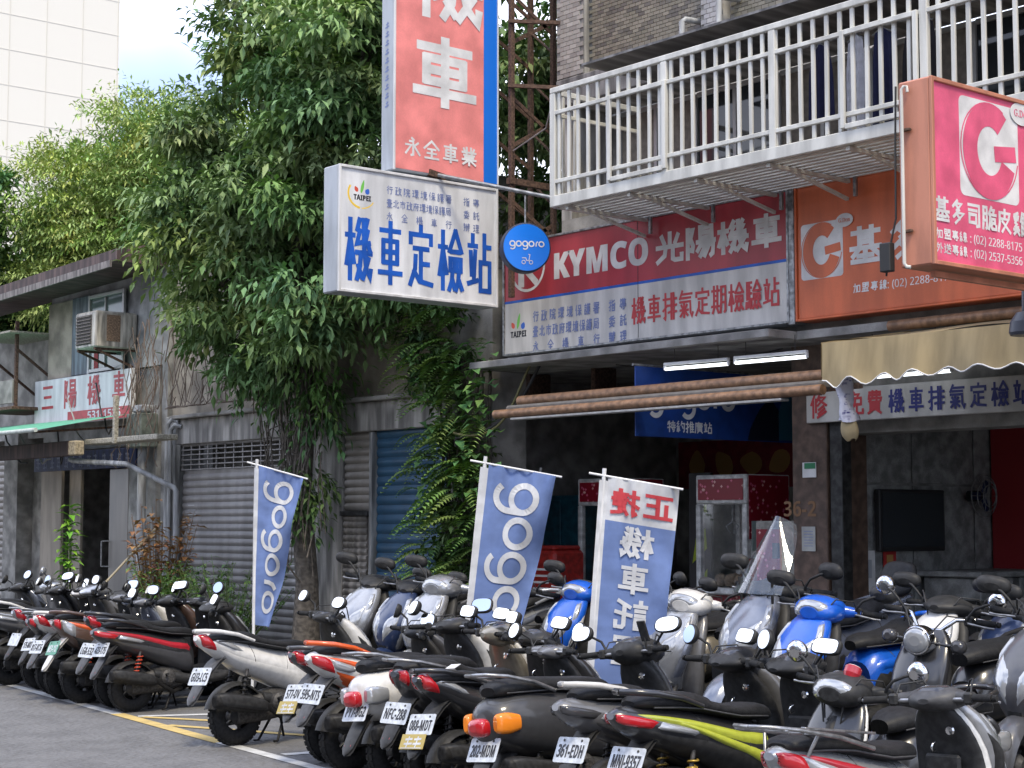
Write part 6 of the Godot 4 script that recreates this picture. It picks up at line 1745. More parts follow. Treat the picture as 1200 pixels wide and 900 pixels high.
func scooter(d: Dictionary) -> Node3D:
	# d: x, z, label and options; see the list in scooters()
	var fwd: bool = d.get("fwd", true)            # heading away from the street
	var t := thing(d.get("name", "parked_scooter"), d.label, "scooter", V(d.x, d.get("y", 0.0), d.z), (PI / 2 if fwd else -PI / 2) + deg_to_rad(d.get("turn", 0.0)), d.get("group", "scooters in the front row"))
	var sc: float = d.get("s", 0.9)
	t.rotation.x = 0.0
	t.basis = t.basis * Basis(V(1, 0, 0), deg_to_rad(d.get("lean", -2.0))) * Basis.from_scale(Vector3.ONE * sc)
	var style: String = d.get("style", "sport")
	var retro := style == "retro"
	var c1: StandardMaterial3D = mats[d.get("c1", "p_black")]
	var c2: StandardMaterial3D = mats[d.get("c2", d.get("c1", "p_black"))]
	var pl = mats.black_plastic
	var v: int = d.get("v", 0)
	var tail := retro_tail() if retro else sports_tail(v)
	var tk := "r" if retro else "s%d" % v
	part(t, "tail_body", m_of("tail" + tk, func(b: B): tail.add(b, 16, 20)), c1)
	# lower side cover: a darker skin along the bottom of the tail
	if not retro:
		for s in [0, 1]:
			part(t, "panel_seam", m_of("seam%d%s" % [s, tk], func(b: B):
				for q in [[0.47, 0.50], [0.74, 0.69]]:
					tail.patch(b, [[q[0], 70.0 if s == 0 else 110.0], [q[0] + 0.008, 70.0 if s == 0 else 110.0], [q[1] + 0.008, -30.0 if s == 0 else 210.0], [q[1], -30.0 if s == 0 else 210.0]], 0.0025, 2, 8)), mats.cable)
			var m0 := func(a: float) -> float: return a if s == 0 else 180.0 - a
			var f := m0 as Callable
			part(t, "side_cover", m_of("cover%d%s" % [s, tk], func(b: B): tail.patch(b, [[0.22, f.call(-22.0)], [0.97, f.call(18.0)], [0.97, f.call(-75.0)], [0.34, f.call(-80.0)]], 0.008, 8, 6)), mats[d.get("c3", "black_plastic")])
			if d.has("c2"):
				part(t, "stripe", m_of("stripe%d%s" % [s, tk], func(b: B): tail.patch(b, [[0.16, f.call(32.0)], [0.95, f.call(36.0)], [0.90, f.call(10.0)], [0.26, f.call(12.0)]], 0.010, 9, 4)), c2)
			part(t, "tail_light", m_of("tail_light%d%s" % [s, tk], func(b: B): tail.patch(b, quad_deg([[[0.02, 50.0], [0.22, 30.0], [0.27, -35.0], [0.05, -60.0]], [[0.02, 70.0], [0.16, 62.0], [0.25, -40.0], [0.10, -70.0]], [[0.01, 34.0], [0.30, 16.0], [0.26, -14.0], [0.03, -50.0]], [[0.03, 60.0], [0.14, 48.0], [0.16, -50.0], [0.05, -64.0]]][v], f), 0.012, 6, 6)), mats.lens_red)
			part(t, "turn_signal", m_of("rear_signal%d%s" % [s, tk], func(b: B): tail.patch(b, quad_deg([[[0.21, 28.0], [0.43, 12.0], [0.34, -14.0], [0.25, -20.0]], [[0.17, 58.0], [0.44, 14.0], [0.36, 0.0], [0.22, 0.0]], [[0.30, 15.0], [0.48, 8.0], [0.44, -8.0], [0.27, -13.0]], [[0.15, 46.0], [0.30, 26.0], [0.30, -20.0], [0.17, -40.0]]][v], f), 0.012, 6, 5)), mats.lens_clear)
	else:
		part(t, "tail_light", m_of("retro_light", func(b: B): Loft.new([[-0.375, 0.60, 0.56, 0.03, 2.6], [-0.362, 0.625, 0.535, 0.062, 2.8], [-0.33, 0.635, 0.525, 0.072, 2.8], [-0.27, 0.63, 0.53, 0.07, 2.8]]).add(b, 8, 16)), mats.lens_red)
		for s in [-1.0, 1.0]:
			part(t, "turn_signal", m_of("retro_signal%s" % s, func(b: B): Loft.new([[-0.32, 0.64, 0.56, 0.018, 2.6, s * 0.135], [-0.30, 0.655, 0.545, 0.034, 2.8, s * 0.14], [-0.24, 0.66, 0.54, 0.04, 2.8, s * 0.15], [-0.17, 0.645, 0.555, 0.03, 2.6, s * 0.16]]).add(b, 8, 14)), mats[d.get("tsig", "lens_clear")])
		if d.has("c2"):
			part(t, "waist_trim", m_of("retro_trim", func(b: B):
				tail.patch(b, [[0.2, 30.0], [0.9, 34.0], [0.9, 24.0], [0.2, 20.0]], 0.01, 9, 3); tail.patch(b, [[0.2, 150.0], [0.9, 146.0], [0.9, 156.0], [0.2, 160.0]], 0.01, 9, 3)), c2)
	# seat
	if retro:
		part(t, "seat", m_of("seat_r", func(b: B): Loft.new([[-0.25, 0.80, 0.75, 0.06, 2.4], [-0.2, 0.835, 0.74, 0.12, 2.6], [0.0, 0.85, 0.745, 0.145, 2.6], [0.2, 0.84, 0.74, 0.15, 2.6], [0.42, 0.83, 0.72, 0.145, 2.6], [0.58, 0.81, 0.70, 0.11, 2.5], [0.67, 0.77, 0.69, 0.06, 2.3]]).add(b, 16, 18)), mats[d.get("seat", "seat_vinyl")])
	else:
		part(t, "seat", m_of("seat_s", func(b: B): Loft.new([[-0.28, 0.835, 0.80, 0.05, 2.4], [-0.22, 0.862, 0.79, 0.105, 2.5], [-0.04, 0.87, 0.77, 0.132, 2.6], [0.10, 0.86, 0.75, 0.138, 2.6], [0.20, 0.815, 0.735, 0.145, 2.6], [0.36, 0.785, 0.705, 0.15, 2.6], [0.50, 0.785, 0.69, 0.125, 2.5], [0.62, 0.77, 0.68, 0.085, 2.4], [0.68, 0.74, 0.68, 0.045, 2.2]]).add(b, 18, 18)), mats[d.get("seat", "seat_vinyl")])
	part(t, "seat_piping", m_of("piping" + ("r" if retro else "s"), func(b: B):
		for s in [-1.0, 1.0]:
			if retro: b.tube([V(-0.2, 0.765, s * 0.112), V(0.0, 0.765, s * 0.146), V(0.2, 0.762, s * 0.151), V(0.42, 0.742, s * 0.146), V(0.58, 0.72, s * 0.108)], 0.005, 5, false)
			else: b.tube([V(-0.2, 0.80, s * 0.108), V(-0.04, 0.792, s * 0.13), V(0.10, 0.778, s * 0.137), V(0.22, 0.752, s * 0.146), V(0.36, 0.725, s * 0.149), V(0.50, 0.715, s * 0.124), V(0.62, 0.705, s * 0.083)], 0.005, 5, false)), mats.grey_plastic)
	if d.get("tag", false):
		part(t, "paper_tag", m_of("tag", func(b: B): b.box(V(-0.06, 0.895, 0.06), V(0.1, 0.003, 0.07), 0.0, Basis(V(0, 1, 0), 0.4) * Basis(V(0, 0, 1), 0.25))), mats.logo_white)
	if d.get("phone", false):
		part(t, "phone_holder", m_of("phone", func(b: B):
			b.tube([V(0.88, 0.95, 0.17), V(0.87, 1.03, 0.17)], 0.007, 6)
			b.box(V(0.862, 1.07, 0.17), V(0.014, 0.13, 0.07), 0.004, Basis(V(0, 0, 1), 0.3))), mats.black_plastic)
	if d.get("backrest", false):
		part(t, "backrest", m_of("backrest", func(b: B): Loft.new([[0.88, -0.2, -0.27, 0.06, 2.5], [0.92, -0.2, -0.28, 0.12, 2.6], [1.02, -0.235, -0.315, 0.135, 2.6], [1.08, -0.26, -0.325, 0.11, 2.5], [1.10, -0.28, -0.32, 0.05, 2.3]], 1).add(b, 10, 16)), mats.seat_vinyl)
		if d.has("decal"):   # a slanting script along the flank
			part(t, "decal", m_of("decal" + tk, func(b: B):
				var lift := 0.011
				for q in [[0.50, 2.0, 0.53, 16.0], [0.53, 16.0, 0.555, 4.0], [0.555, 4.0, 0.585, 14.0], [0.60, 3.0, 0.615, 14.0], [0.63, 4.0, 0.655, 4.0], [0.66, 2.0, 0.69, 15.0], [0.645, 10.0, 0.70, 12.0], [0.50, -1.0, 0.72, 0.0]]:
					ribbon(b, PackedVector2Array([Vector2(q[0], q[1] / 100.0), Vector2(q[2], q[3] / 100.0)]), 0.012, lift, func(p: Vector2, l: float) -> Vector3: return tail.at(p.x, p.y * 100.0 - 4.0) + tail.nrm(p.x, p.y * 100.0 - 4.0) * l)
					lift += 0.0003), mats[d.decal])
	# grab rail
	var rail := String(d.get("rail", "body"))
	if rail == "chrome":
		part(t, "grab_rail", m_of("rail_chrome", func(b: B):
			for s in [-1.0, 1.0]: b.tube([V(0.12, 0.76, s * 0.165), V(-0.05, 0.82, s * 0.175), V(-0.22, 0.86, s * 0.15), V(-0.33, 0.875, s * 0.09), V(-0.355, 0.875, 0)], 0.012, 6)
			b.tube([V(-0.2, 0.858, -0.15), V(-0.2, 0.858, 0.15)], 0.009, 6)), mats.alloy)
	elif rail == "rack":
		part(t, "luggage_rack", m_of("rail_rack", func(b: B):
			for s in [-1.0, 1.0]:
				b.tube([V(0.2, 0.78, s * 0.16), V(-0.05, 0.85, s * 0.17), V(-0.3, 0.90, s * 0.15), V(-0.44, 0.92, s * 0.1), V(-0.46, 0.92, 0)], 0.011, 6)
				b.tube([V(-0.18, 0.875, s * 0.155), V(-0.22, 0.78, s * 0.12)], 0.009, 5)
			for e in [-0.16, -0.28, -0.38]: b.tube([V(e, 0.885 - (e + 0.28) * 0.15, -0.15), V(e, 0.885 - (e + 0.28) * 0.15, 0.15)], 0.008, 5)
			b.box(V(-0.02, 0.875, 0.14), V(0.5, 0.012, 0.03), 0.003, Basis(V(0, 0, 1), -0.12))), mats.alloy)
	else:
		part(t, "grab_rail", m_of("rail_body", func(b: B):
			for s in [-1.0, 1.0]: b.tube([V(0.10, 0.79, s * 0.145), V(-0.05, 0.842, s * 0.152), V(-0.2, 0.872, s * 0.132), V(-0.30, 0.882, s * 0.075), V(-0.325, 0.882, 0)], [0.012, 0.016, 0.018, 0.018, 0.018], 7)), mats[d.get("rail_mat", d.get("c1", "p_black"))])
	# rear end: hugger, flap, plate, wheel, engine, muffler, springs
	wheel(t, "rear_wheel", V(0, 0.225, 0), 0.225, 0.105, mats[d.get("rim", "rim_black")], Transform3D.IDENTITY)
	part(t, "rear_fender", m_of("hugger", func(b: B): arc_fender(b, V(0, 0.225, 0), 0.262, 35, 165, 0.075, 0.03)), pl)
	var fl := String(d.get("flap", "black_plastic"))
	part(t, "mud_flap", m_of("flap" + tk, func(b: B):
		var dy := -0.10 if retro else 0.0
		var P := []
		var Q := []
		for k in [[-0.10, 0.70, 0.085], [-0.2, 0.635, 0.085], [-0.27, 0.565, 0.08], [-0.345, 0.46, 0.072], [-0.405, 0.365, 0.06], [-0.42, 0.335, 0.035]]:
			var row := PackedVector3Array()
			var row2 := PackedVector3Array()
			for j in 7:
				var s := j / 3.0 - 1.0
				row.push_back(V(k[0] + 0.018 * s * s, k[1] + dy + 0.01 * s * s, s * k[2])); row2.push_back(V(k[0] + 0.018 * s * s + 0.008, k[1] + dy - 0.008, s * k[2]))
			P.append(row); Q.append(row2)
		b.grid(P); b.grid(Q)), mats[fl])
	part(t, "reflector", m_of("reflector" + tk, func(b: B): b.box(V(-0.372, (0.40 if not retro else 0.3), 0), V(0.012, 0.045, 0.075), 0.004, Basis(V(0, 0, 1), -0.6))), mats.lens_red)
	var py := 0.54 if not retro else 0.455
	plate(t, V(-0.305, py, 0) + V(0, d.get("plate_dy", 0.0), 0), d.get("plate", ""), d.get("plate_kind", ""), 0.42, d.get("gold", false))
	part(t, "engine", m_of("engine", func(b: B):
		Loft.new([[-0.02, 0.30, 0.17, 0.04, 3.0, 0.06], [0.05, 0.34, 0.16, 0.075, 3.0, 0.03], [0.3, 0.42, 0.17, 0.115, 3.0], [0.48, 0.40, 0.20, 0.10, 3.0], [0.55, 0.34, 0.24, 0.06, 2.6]]).add(b, 8, 12)
		b.lathe([Vector2(0, 0.175), Vector2(0.05, 0.172), Vector2(0.075, 0.15), Vector2(0.09, 0.1), Vector2(0.09, 0)], 16, Transform3D(Basis(V(1, 0, 0), PI / 2), V(0.33, 0.31, 0.0)))), mats.cast_grey)
	part(t, "gear_case", m_of("gear_case", func(b: B): Loft.new([[-0.09, 0.28, 0.17, 0.02, 2.8, -0.13], [-0.05, 0.31, 0.14, 0.04, 2.8, -0.13], [0.2, 0.33, 0.16, 0.045, 3.0, -0.14], [0.42, 0.35, 0.18, 0.045, 3.0, -0.145], [0.5, 0.31, 0.22, 0.02, 2.8, -0.14]]).add(b, 8, 12)), mats.cast_grey)
	var mf := Loft.new([[-0.30, 0.385, 0.325, 0.026, 2.2, 0.175], [-0.285, 0.41, 0.30, 0.05, 2.4, 0.175], [-0.2, 0.415, 0.285, 0.062, 2.5, 0.178], [-0.02, 0.385, 0.255, 0.064, 2.5, 0.18], [0.12, 0.35, 0.235, 0.056, 2.4, 0.178], [0.2, 0.31, 0.25, 0.03, 2.2, 0.17]])
	var mu := part(t, "muffler", m_of("muffler", func(b: B):
		mf.add(b, 12, 16)
		b.tube([V(0.18, 0.285, 0.172), V(0.28, 0.22, 0.165), V(0.38, 0.17, 0.13), V(0.5, 0.2, 0.08)], 0.02, 8)), mats.muffler_black)
	part(mu, "heat_shield", m_of("heat_shield", func(b: B): mf.patch(b, [[0.2, 55.0], [0.9, 55.0], [0.9, -35.0], [0.3, -35.0]], 0.010, 8, 6)), mats[d.get("shield", "black_plastic")])
	for s in [-1.0, 1.0]:
		var sh := part(t, "shock_absorber", m_of("shock%s" % s, func(b: B): b.tube([V(-0.02, 0.27, s * 0.105), V(0.05, 0.58, s * 0.115)], 0.013, 7)), mats.cast_grey)
		part(sh, "spring", m_of("coil%s" % s, func(b: B): coil(b, V(-0.01, 0.33, s * 0.105), V(0.045, 0.53, s * 0.115), 0.026, 6, 0.006)), mats[d.get("spring", "muffler_black")])
	part(t, "stand", m_of("stand", func(b: B):
		for s in [-1.0, 1.0]: b.tube([V(0.40, 0.2, s * 0.08), V(0.30, 0.015, s * 0.13), V(0.26, 0.012, s * 0.14)], 0.011, 6)
		b.tube([V(0.5, 0.22, -0.12), V(0.62, 0.015, -0.24)], 0.01, 6)), mats.muffler_black)
	# middle
	part(t, "floorboard", m_of("floor", func(b: B): Loft.new([[0.20, 0.40, 0.30, 0.12, 3.0], [0.42, 0.37, 0.25, 0.165, 3.2], [0.62, 0.325, 0.235, 0.185, 3.4], [0.85, 0.325, 0.235, 0.185, 3.4], [1.0, 0.36, 0.26, 0.155, 3.0], [1.06, 0.36, 0.30, 0.11, 2.8]]).add(b, 12, 14)), mats[d.get("floor", "black_plastic")])
	part(t, "floor_mat", m_of("floor_mat", func(b: B):
		for k in 6: b.box(V(0.65 + k * 0.045, 0.328, 0), V(0.022, 0.008, 0.27), 0.002)), mats.rubber)
	for s in [-1.0, 1.0]:
		part(t, "foot_peg", m_of("peg%s" % s, func(b: B): b.tube([V(0.30, 0.335, s * 0.15), V(0.27, 0.345, s * 0.235)], [0.014, 0.012], 7)), mats.rubber)
	var leg := leg_loft()
	var lg := part(t, "leg_shield", m_of("leg_shield", func(b: B): leg.add(b, 12, 16)), mats[d.get("inner", "black_plastic")])
	part(lg, "key_lock", m_of("key_lock", func(b: B): b.lathe([Vector2(0, 0.012), Vector2(0.02, 0.01), Vector2(0.024, 0.0)], 12, Transform3D(Basis(V(0, 0, 1), PI / 2), V(0.91, 0.80, 0.08)))), mats.chrome)
	part(lg, "bag_hook", m_of("bag_hook", func(b: B): b.tube([V(0.90, 0.745, 0), V(0.875, 0.735, 0), V(0.865, 0.715, 0), V(0.875, 0.70, 0), V(0.895, 0.705, 0)], 0.006, 6)), mats.chrome)
	part(lg, "glove_box", m_of("glove_box", func(b: B): b.box(V(0.955, 0.60, 0), V(0.03, 0.16, 0.2), 0.012)), mats.black_plastic)
	if d.has("edge"):
		part(t, "shield_edge", m_of("shield_edge", func(b: B):
			for s in [0, 1]:
				leg.patch(b, [[0.05, -6.0 if s == 0 else 186.0], [0.95, -6.0 if s == 0 else 186.0], [0.95, 22.0 if s == 0 else 158.0], [0.05, 22.0 if s == 0 else 158.0]], 0.012, 10, 3)), mats[d.edge])
	# front group turns with the steering
	var steer := deg_to_rad(d.get("steer", -8.0))
	var axis := V(-0.42, 0.907, 0).normalized()
	var o := V(0.98, 0.90, 0)
	var xf := Transform3D(Basis(axis, steer), Vector3.ZERO)
	xf.origin = o - xf.basis * o
	var front := retro_front() if retro else sports_front()
	part(t, "front_cowl", m_of("front" + tk, func(b: B): front.add(b, 14, 20)), c1)
	if not retro:
		for s in [0, 1]:
			var m1 := func(a: float) -> float: return a if s == 0 else 180.0 - a
			var f := m1 as Callable
			part(t, "headlight", m_of("head%d" % s, func(b: B): front.patch(b, [[0.22, f.call(78.0)], [0.48, f.call(82.0)], [0.60, f.call(40.0)], [0.40, f.call(38.0)]], 0.008, 6, 6)), mats.lens_clear)
			part(t, "turn_signal", m_of("fsig%d" % s, func(b: B): front.patch(b, [[0.52, f.call(36.0)], [0.72, f.call(46.0)], [0.74, f.call(22.0)], [0.56, f.call(16.0)]], 0.008, 5, 5)), mats[d.get("fsignal", "lens_clear")])
			part(t, "cowl_panel", m_of("cowlp%d" % s, func(b: B): front.patch(b, [[0.12, f.call(30.0)], [0.5, f.call(14.0)], [0.62, f.call(-20.0)], [0.14, f.call(-20.0)]], 0.008, 6, 5)), mats[d.get("cowl2", "black_plastic")])
		part(t, "nose_grille", m_of("nose_grille", func(b: B): front.patch(b, [[0.04, 60.0], [0.2, 66.0], [0.2, 114.0], [0.04, 120.0]], 0.006, 4, 6)), mats.black_plastic)
	else:
		part(t, "nose_badge", m_of("nose_badge", func(b: B): front.patch(b, [[0.15, 82.0], [0.75, 84.0], [0.75, 96.0], [0.15, 98.0]], 0.012, 6, 4)), mats.black_plastic)
	wheel(t, "front_wheel", V(1.28, 0.22, 0), 0.22, 0.092, mats[d.get("rim", "rim_black")], xf)
	part(t, "front_fender", m_of("ffender", func(b: B): arc_fender(b, V(1.28, 0.22, 0), 0.262, 5, 165, 0.075, 0.035)), c1, xf)
	part(t, "fork", m_of("fork", func(b: B):
		for s in [-1.0, 1.0]: b.tube([V(1.12, 0.56, s * 0.075), V(1.275, 0.22, s * 0.078)], [0.016, 0.02], 8)
		b.tube([V(1.275, 0.22, -0.09), V(1.275, 0.22, 0.09)], 0.012, 6)), mats.cast_grey, xf)
	part(t, "brake_disc", m_of("disc", func(b: B): b.lathe([Vector2(0.06, 0.056), Vector2(0.098, 0.056), Vector2(0.098, 0.053), Vector2(0.06, 0.053)], 24, Transform3D(Basis(V(1, 0, 0), PI / 2), V(1.28, 0.22, 0)))), mats.alloy, xf)
	# handlebar
	var bare: bool = d.get("bare", false)
	var barlight: bool = d.get("barlight", retro)
	if bare:
		part(t, "handlebar", m_of("bare_bar", func(b: B):
			b.tube([V(0.80, 1.0, -0.36), V(0.83, 1.01, -0.24), V(0.92, 1.0, -0.14), V(0.97, 0.93, -0.07), V(0.97, 0.92, 0.07), V(0.92, 1.0, 0.14), V(0.83, 1.01, 0.24), V(0.80, 1.0, 0.36)], 0.013, 8)
			b.tube([V(0.97, 0.88, 0), V(1.0, 0.7, 0)], 0.022, 8)), mats.chrome, xf)
		part(t, "headlight", m_of("round_head", func(b: B):
			Loft.new([[1.0, 0.92, 0.82, 0.05, 2.0], [1.04, 0.955, 0.785, 0.088, 2.0], [1.12, 0.96, 0.78, 0.092, 2.0], [1.14, 0.95, 0.79, 0.085, 2.0]]).add(b, 8, 20)), mats.chrome, xf)
		part(t, "headlight_lens", m_of("round_lens", func(b: B):
			Loft.new([[1.135, 0.945, 0.795, 0.08, 2.0], [1.155, 0.935, 0.805, 0.07, 2.0], [1.165, 0.90, 0.84, 0.035, 2.0]]).add(b, 6, 20)), mats.lens_clear, xf)
		for s in [-1.0, 1.0]:
			part(t, "turn_signal", m_of("stalk%s" % s, func(b: B):
				b.tube([V(1.04, 0.86, s * 0.08), V(1.03, 0.86, s * 0.2)], 0.009, 6)
				Loft.new([[0.99, 0.88, 0.84, 0.02, 2.2, s * 0.22], [1.01, 0.90, 0.82, 0.045, 2.3, s * 0.22], [1.05, 0.90, 0.82, 0.045, 2.3, s * 0.22], [1.07, 0.88, 0.84, 0.02, 2.2, s * 0.22]]).add(b, 6, 12)), mats.lens_smoke, xf)
	else:
		var bl := bar_loft(barlight, v)
		var bk := "bl" if barlight else "bn%d" % [0, 1, 2, 0][v]
		part(t, "handlebar_cover", m_of("cover" + bk, func(b: B):
			bl.add(b, 12, 18)
			for s in [-1.0, 1.0]: b.tube([V(0.92, 0.945, s * 0.10), V(0.895, 0.95, s * 0.17), V(0.87, 0.95, s * 0.225)], [0.045, 0.034, 0.022], 8)), mats[d.get("bar", "black_plastic")], xf)
		part(t, "instrument_panel", m_of("dash" + bk, func(b: B): bl.patch(b, [[0.22, 60.0], [0.5, 55.0], [0.5, 125.0], [0.22, 120.0]], 0.005, 5, 6)), mats.lens_smoke, xf)
		if barlight:
			part(t, "headlight", m_of("barhead", func(b: B): bl.patch(b, [[0.72, 150.0], [0.72, 30.0], [0.985, 8.0], [0.985, 172.0]], 0.006, 6, 8); bl.patch(b, [[0.80, -40.0], [0.80, 60.0], [0.99, 60.0], [0.99, -40.0]], 0.004, 6, 6)), mats.lens_clear, xf)
		part(t, "bar_tube", m_of("bar_tube", func(b: B): b.tube([V(0.825, 0.95, -0.36), V(0.87, 0.945, -0.2), V(0.87, 0.945, 0.2), V(0.825, 0.95, 0.36)], 0.012, 6)), mats.alloy, xf)
	var gy := 1.0 if bare else 0.95
	for s in [-1.0, 1.0]:
		part(t, "handle_grip", m_of("grip%s%s" % [s, bare], func(b: B):
			b.tube([V(0.862, gy + 0.002, s * 0.235), V(0.846, gy + 0.001, s * 0.29), V(0.828, gy, s * 0.35)], [0.02, 0.0185, 0.02], 9)
			b.lathe([Vector2(0, 0.012), Vector2(0.016, 0.01), Vector2(0.018, -0.01)], 8, Transform3D(Basis(V(1, 0, 0), s * PI / 2), V(0.822, gy, s * 0.365)))), mats.rubber, xf)
		part(t, "brake_lever", m_of("lever%s%s" % [s, bare], func(b: B):
			b.tube([V(0.90, gy - 0.01, s * 0.20), V(0.91, gy - 0.012, s * 0.25), V(0.885, gy - 0.02, s * 0.32), V(0.875, gy - 0.02, s * 0.36)], [0.009, 0.008, 0.006, 0.007], 6)), mats.alloy, xf)
		part(t, "switch_box", m_of("switch%s%s" % [s, bare], func(b: B): b.box(V(0.875, gy, s * 0.205), V(0.055, 0.06, 0.05), 0.01)), mats.black_plastic, xf)
		if d.get("mirrors", true):
			var jit := hash(d.label) % 100 / 100.0
			mirror(t, s, xf * Transform3D(Basis.IDENTITY, V(0, gy - 0.95, 0)), d.get("mshape", 0), mats[d.get("mmat", "black_plastic")], d.get("myaw", 0.12 + 0.2 * jit), d.get("mtilt", 0.2 + 0.2 * jit))
	part(t, "brake_hose", m_of("hose", func(b: B): b.tube([V(0.90, 0.945, 0.2), V(0.98, 1.0, 0.16), V(1.04, 0.96, 0.08), V(1.06, 0.8, 0.05)], 0.006, 5)), mats.cable, xf)
	for k in 2:
		part(t, "control_cable", m_of("ccable%d" % k, func(b: B):
			var s := -1.0 + 2.0 * k
			b.tube([V(0.875, 0.95, s * 0.205), V(0.93, 1.02 + 0.02 * k, s * 0.2), V(1.03, 1.03, s * 0.13), V(1.08, 0.93, s * 0.07), V(1.07, 0.78, s * 0.05)], 0.005, 5)), mats.cable, xf)
	if d.get("screen", false):
		part(t, "windscreen", m_of("windscreen", func(b: B):
			var P := []
			for i in 13:
				var s := i / 6.0 - 1.0
				var row := PackedVector3Array()
				for j in 9:
					var h := j / 8.0
					row.push_back(V(1.16 - h * 0.24 - s * s * (0.07 + 0.03 * h), 0.93 + h * 0.46 - s * s * 0.05 * h, s * (0.19 - 0.05 * h - 0.07 * pow(h, 4.0))))
				P.append(row)
			b.grid(P)
			for i in 13:
				for j in 9: P[i][j] += V(-0.004, 0, 0)
			b.grid(P)), mats.screen)
		part(t, "screen_bracket", m_of("screen_bracket", func(b: B):
			for s in [-1.0, 1.0]: b.tube([V(1.08, 0.86, s * 0.12), V(1.1, 1.02, s * 0.13)], 0.009, 6)), mats.black_plastic)
	return t

func scooters() -> void:
	bike_materials()
	paint("p_black", lin(0.026, 0.026, 0.028))
	paint("p_matt", lin(0.035, 0.035, 0.037), 0.55)
	paint("p_white", lin(0.68, 0.67, 0.64))
	paint("p_cream", lin(0.56, 0.54, 0.50))
	paint("p_silver", lin(0.36, 0.37, 0.385), 0.25)
	paint("p_grey", lin(0.13, 0.13, 0.135), 0.3)
	paint("p_dark_grey", lin(0.06, 0.06, 0.065), 0.4)
	paint("p_blue", lin(0.01, 0.11, 0.58))
	paint("p_navy", lin(0.02, 0.035, 0.09))
	paint("p_slate", lin(0.19, 0.21, 0.26), 0.25)
	paint("p_orange", lin(0.72, 0.11, 0.02))
	paint("p_red", lin(0.42, 0.018, 0.03))
	paint("p_lime", lin(0.42, 0.46, 0.05))
	paint("p_bronze", lin(0.27, 0.24, 0.185), 0.3)
	paint("p_brown", lin(0.10, 0.06, 0.045), 0.3)
	mats.p_silver.metallic = 0.5
	mats.p_slate.metallic = 0.4
	mats.p_bronze.metallic = 0.4
	var L := []
	# ---- front row, left cluster
	L.append({x = -18.6, z = -7.5, c1 = "p_slate", v = 3, label = "slate grey scooter at the row's far end beside the brown shutter", lean = -5.0, mshape = 1})
	L.append({x = -18.0, z = -7.45, c1 = "p_silver", label = "silver scooter second from the row's far end", style = "retro", mmat = "p_silver", bar = "p_silver", inner = "p_grey", mshape = 1})
	L.append({x = -17.4, z = -7.4, v = 1, c1 = "p_black", c2 = "p_red", label = "black scooter with red stripe third from the row's far end"})
	L.append({x = -16.85, z = -7.35, v = 2, c1 = "p_cream", c2 = "p_black", label = "cream scooter with black stripe fourth from the row's far end", bar = "p_cream", lean = -4.0})
	L.append({x = -16.3, z = -7.25, v = 2, c3 = "p_grey", c1 = "p_grey", c2 = "p_silver", bar = "p_silver", label = "grey scooter with silver stripe and pale grab rail", rail_mat = "p_white"})
	L.append({x = -15.7, z = -7.2, v = 1, c1 = "p_silver", rail = "chrome", label = "silver scooter with chrome grab rail and unmarked tail", bar = "p_grey"})
	L.append({x = -15.1, z = -7.12, v = 3, c3 = "p_dark_grey", c1 = "p_black", c2 = "p_slate", plate = "175-MKT", bar = "p_slate", inner = "p_grey", label = "black scooter with slate stripe, plate ending MKT", rail = "chrome"})
	L.append({x = -14.65, z = -7.02, v = 1, c1 = "p_white", c2 = "p_navy", plate = "817-KCG", bar = "p_grey", inner = "p_slate", edge = "p_silver", label = "white tailed scooter with navy stripe in the left cluster", turn = 2.0, flap = "grey_plastic"})
	L.append({x = -14.22, z = -6.98, v = 3, c1 = "p_brown", c2 = "p_orange", plate = "MEX-112", plate_kind = "green", flap = "p_cream", label = "brown scooter with orange stripe and a green plate over a beige flap", spring = "spring_red", lean = -5.0})
	L.append({x = -13.75, z = -6.95, v = 1, c1 = "p_black", c2 = "p_brown", plate = "LG8-532", label = "black scooter with brown stripe squeezed beside the red sprung one", flap = "grey_plastic", mshape = 1})
	L.append({x = -13.33, z = -6.88, v = 2, decal = "p_silver", c1 = "p_black", c2 = "p_red", c3 = "p_dark_grey", plate = "423-175", plate_dy = 0.06, label = "black scooter with red stripe and red springs at the cluster's end", spring = "spring_red", steer = -22.0, flap = "grey_plastic"})
	# ---- front row, right cluster
	L.append({x = -10.85, z = -6.5, v = 1, c1 = "p_white", c3 = "p_white", plate = "GU3-LC5", label = "white scooter with black seat standing apart by the yellow lines", flap = "grey_plastic", rail_mat = "p_white", lean = -4.0, steer = -15.0, turn = 3.0})
	L.append({x = -9.7, z = -6.55, v = 1, c1 = "p_dark_grey", plate = "577-DVD", gold = true, label = "dark grey scooter with a gold tag under plate 577-DVD", flap = "grey_plastic"})
	L.append({x = -9.27, z = -6.40, v = 0, decal = "p_grey", c1 = "p_white", c2 = "p_orange", c3 = "p_orange", plate = "595-NTS", label = "white and orange scooter with orange grab rail", rail_mat = "p_orange", spring = "spring_white", flap = "grey_plastic"})
	L.append({x = -8.55, z = -6.27, c1 = "p_white", style = "retro", plate = "PY7-BG2", label = "cream white round tailed scooter with chrome rail", rail = "chrome", bar = "p_bronze", inner = "p_bronze", floor = "p_bronze", plate_dy = 0.05})
	L.append({x = -8.12, z = -6.22, v = 3, c1 = "p_black", plate = "NFC-288", label = "plain black scooter between the cream one and plate 088-MDT", edge = "p_white", rail = "chrome"})
	L.append({x = -7.75, z = -6.13, v = 1, tag = true, decal = "p_silver", c1 = "p_black", c3 = "p_black", plate = "088-MDT", gold = true, label = "black scooter with big red tail lights and plate 088-MDT", bar = "p_grey"})
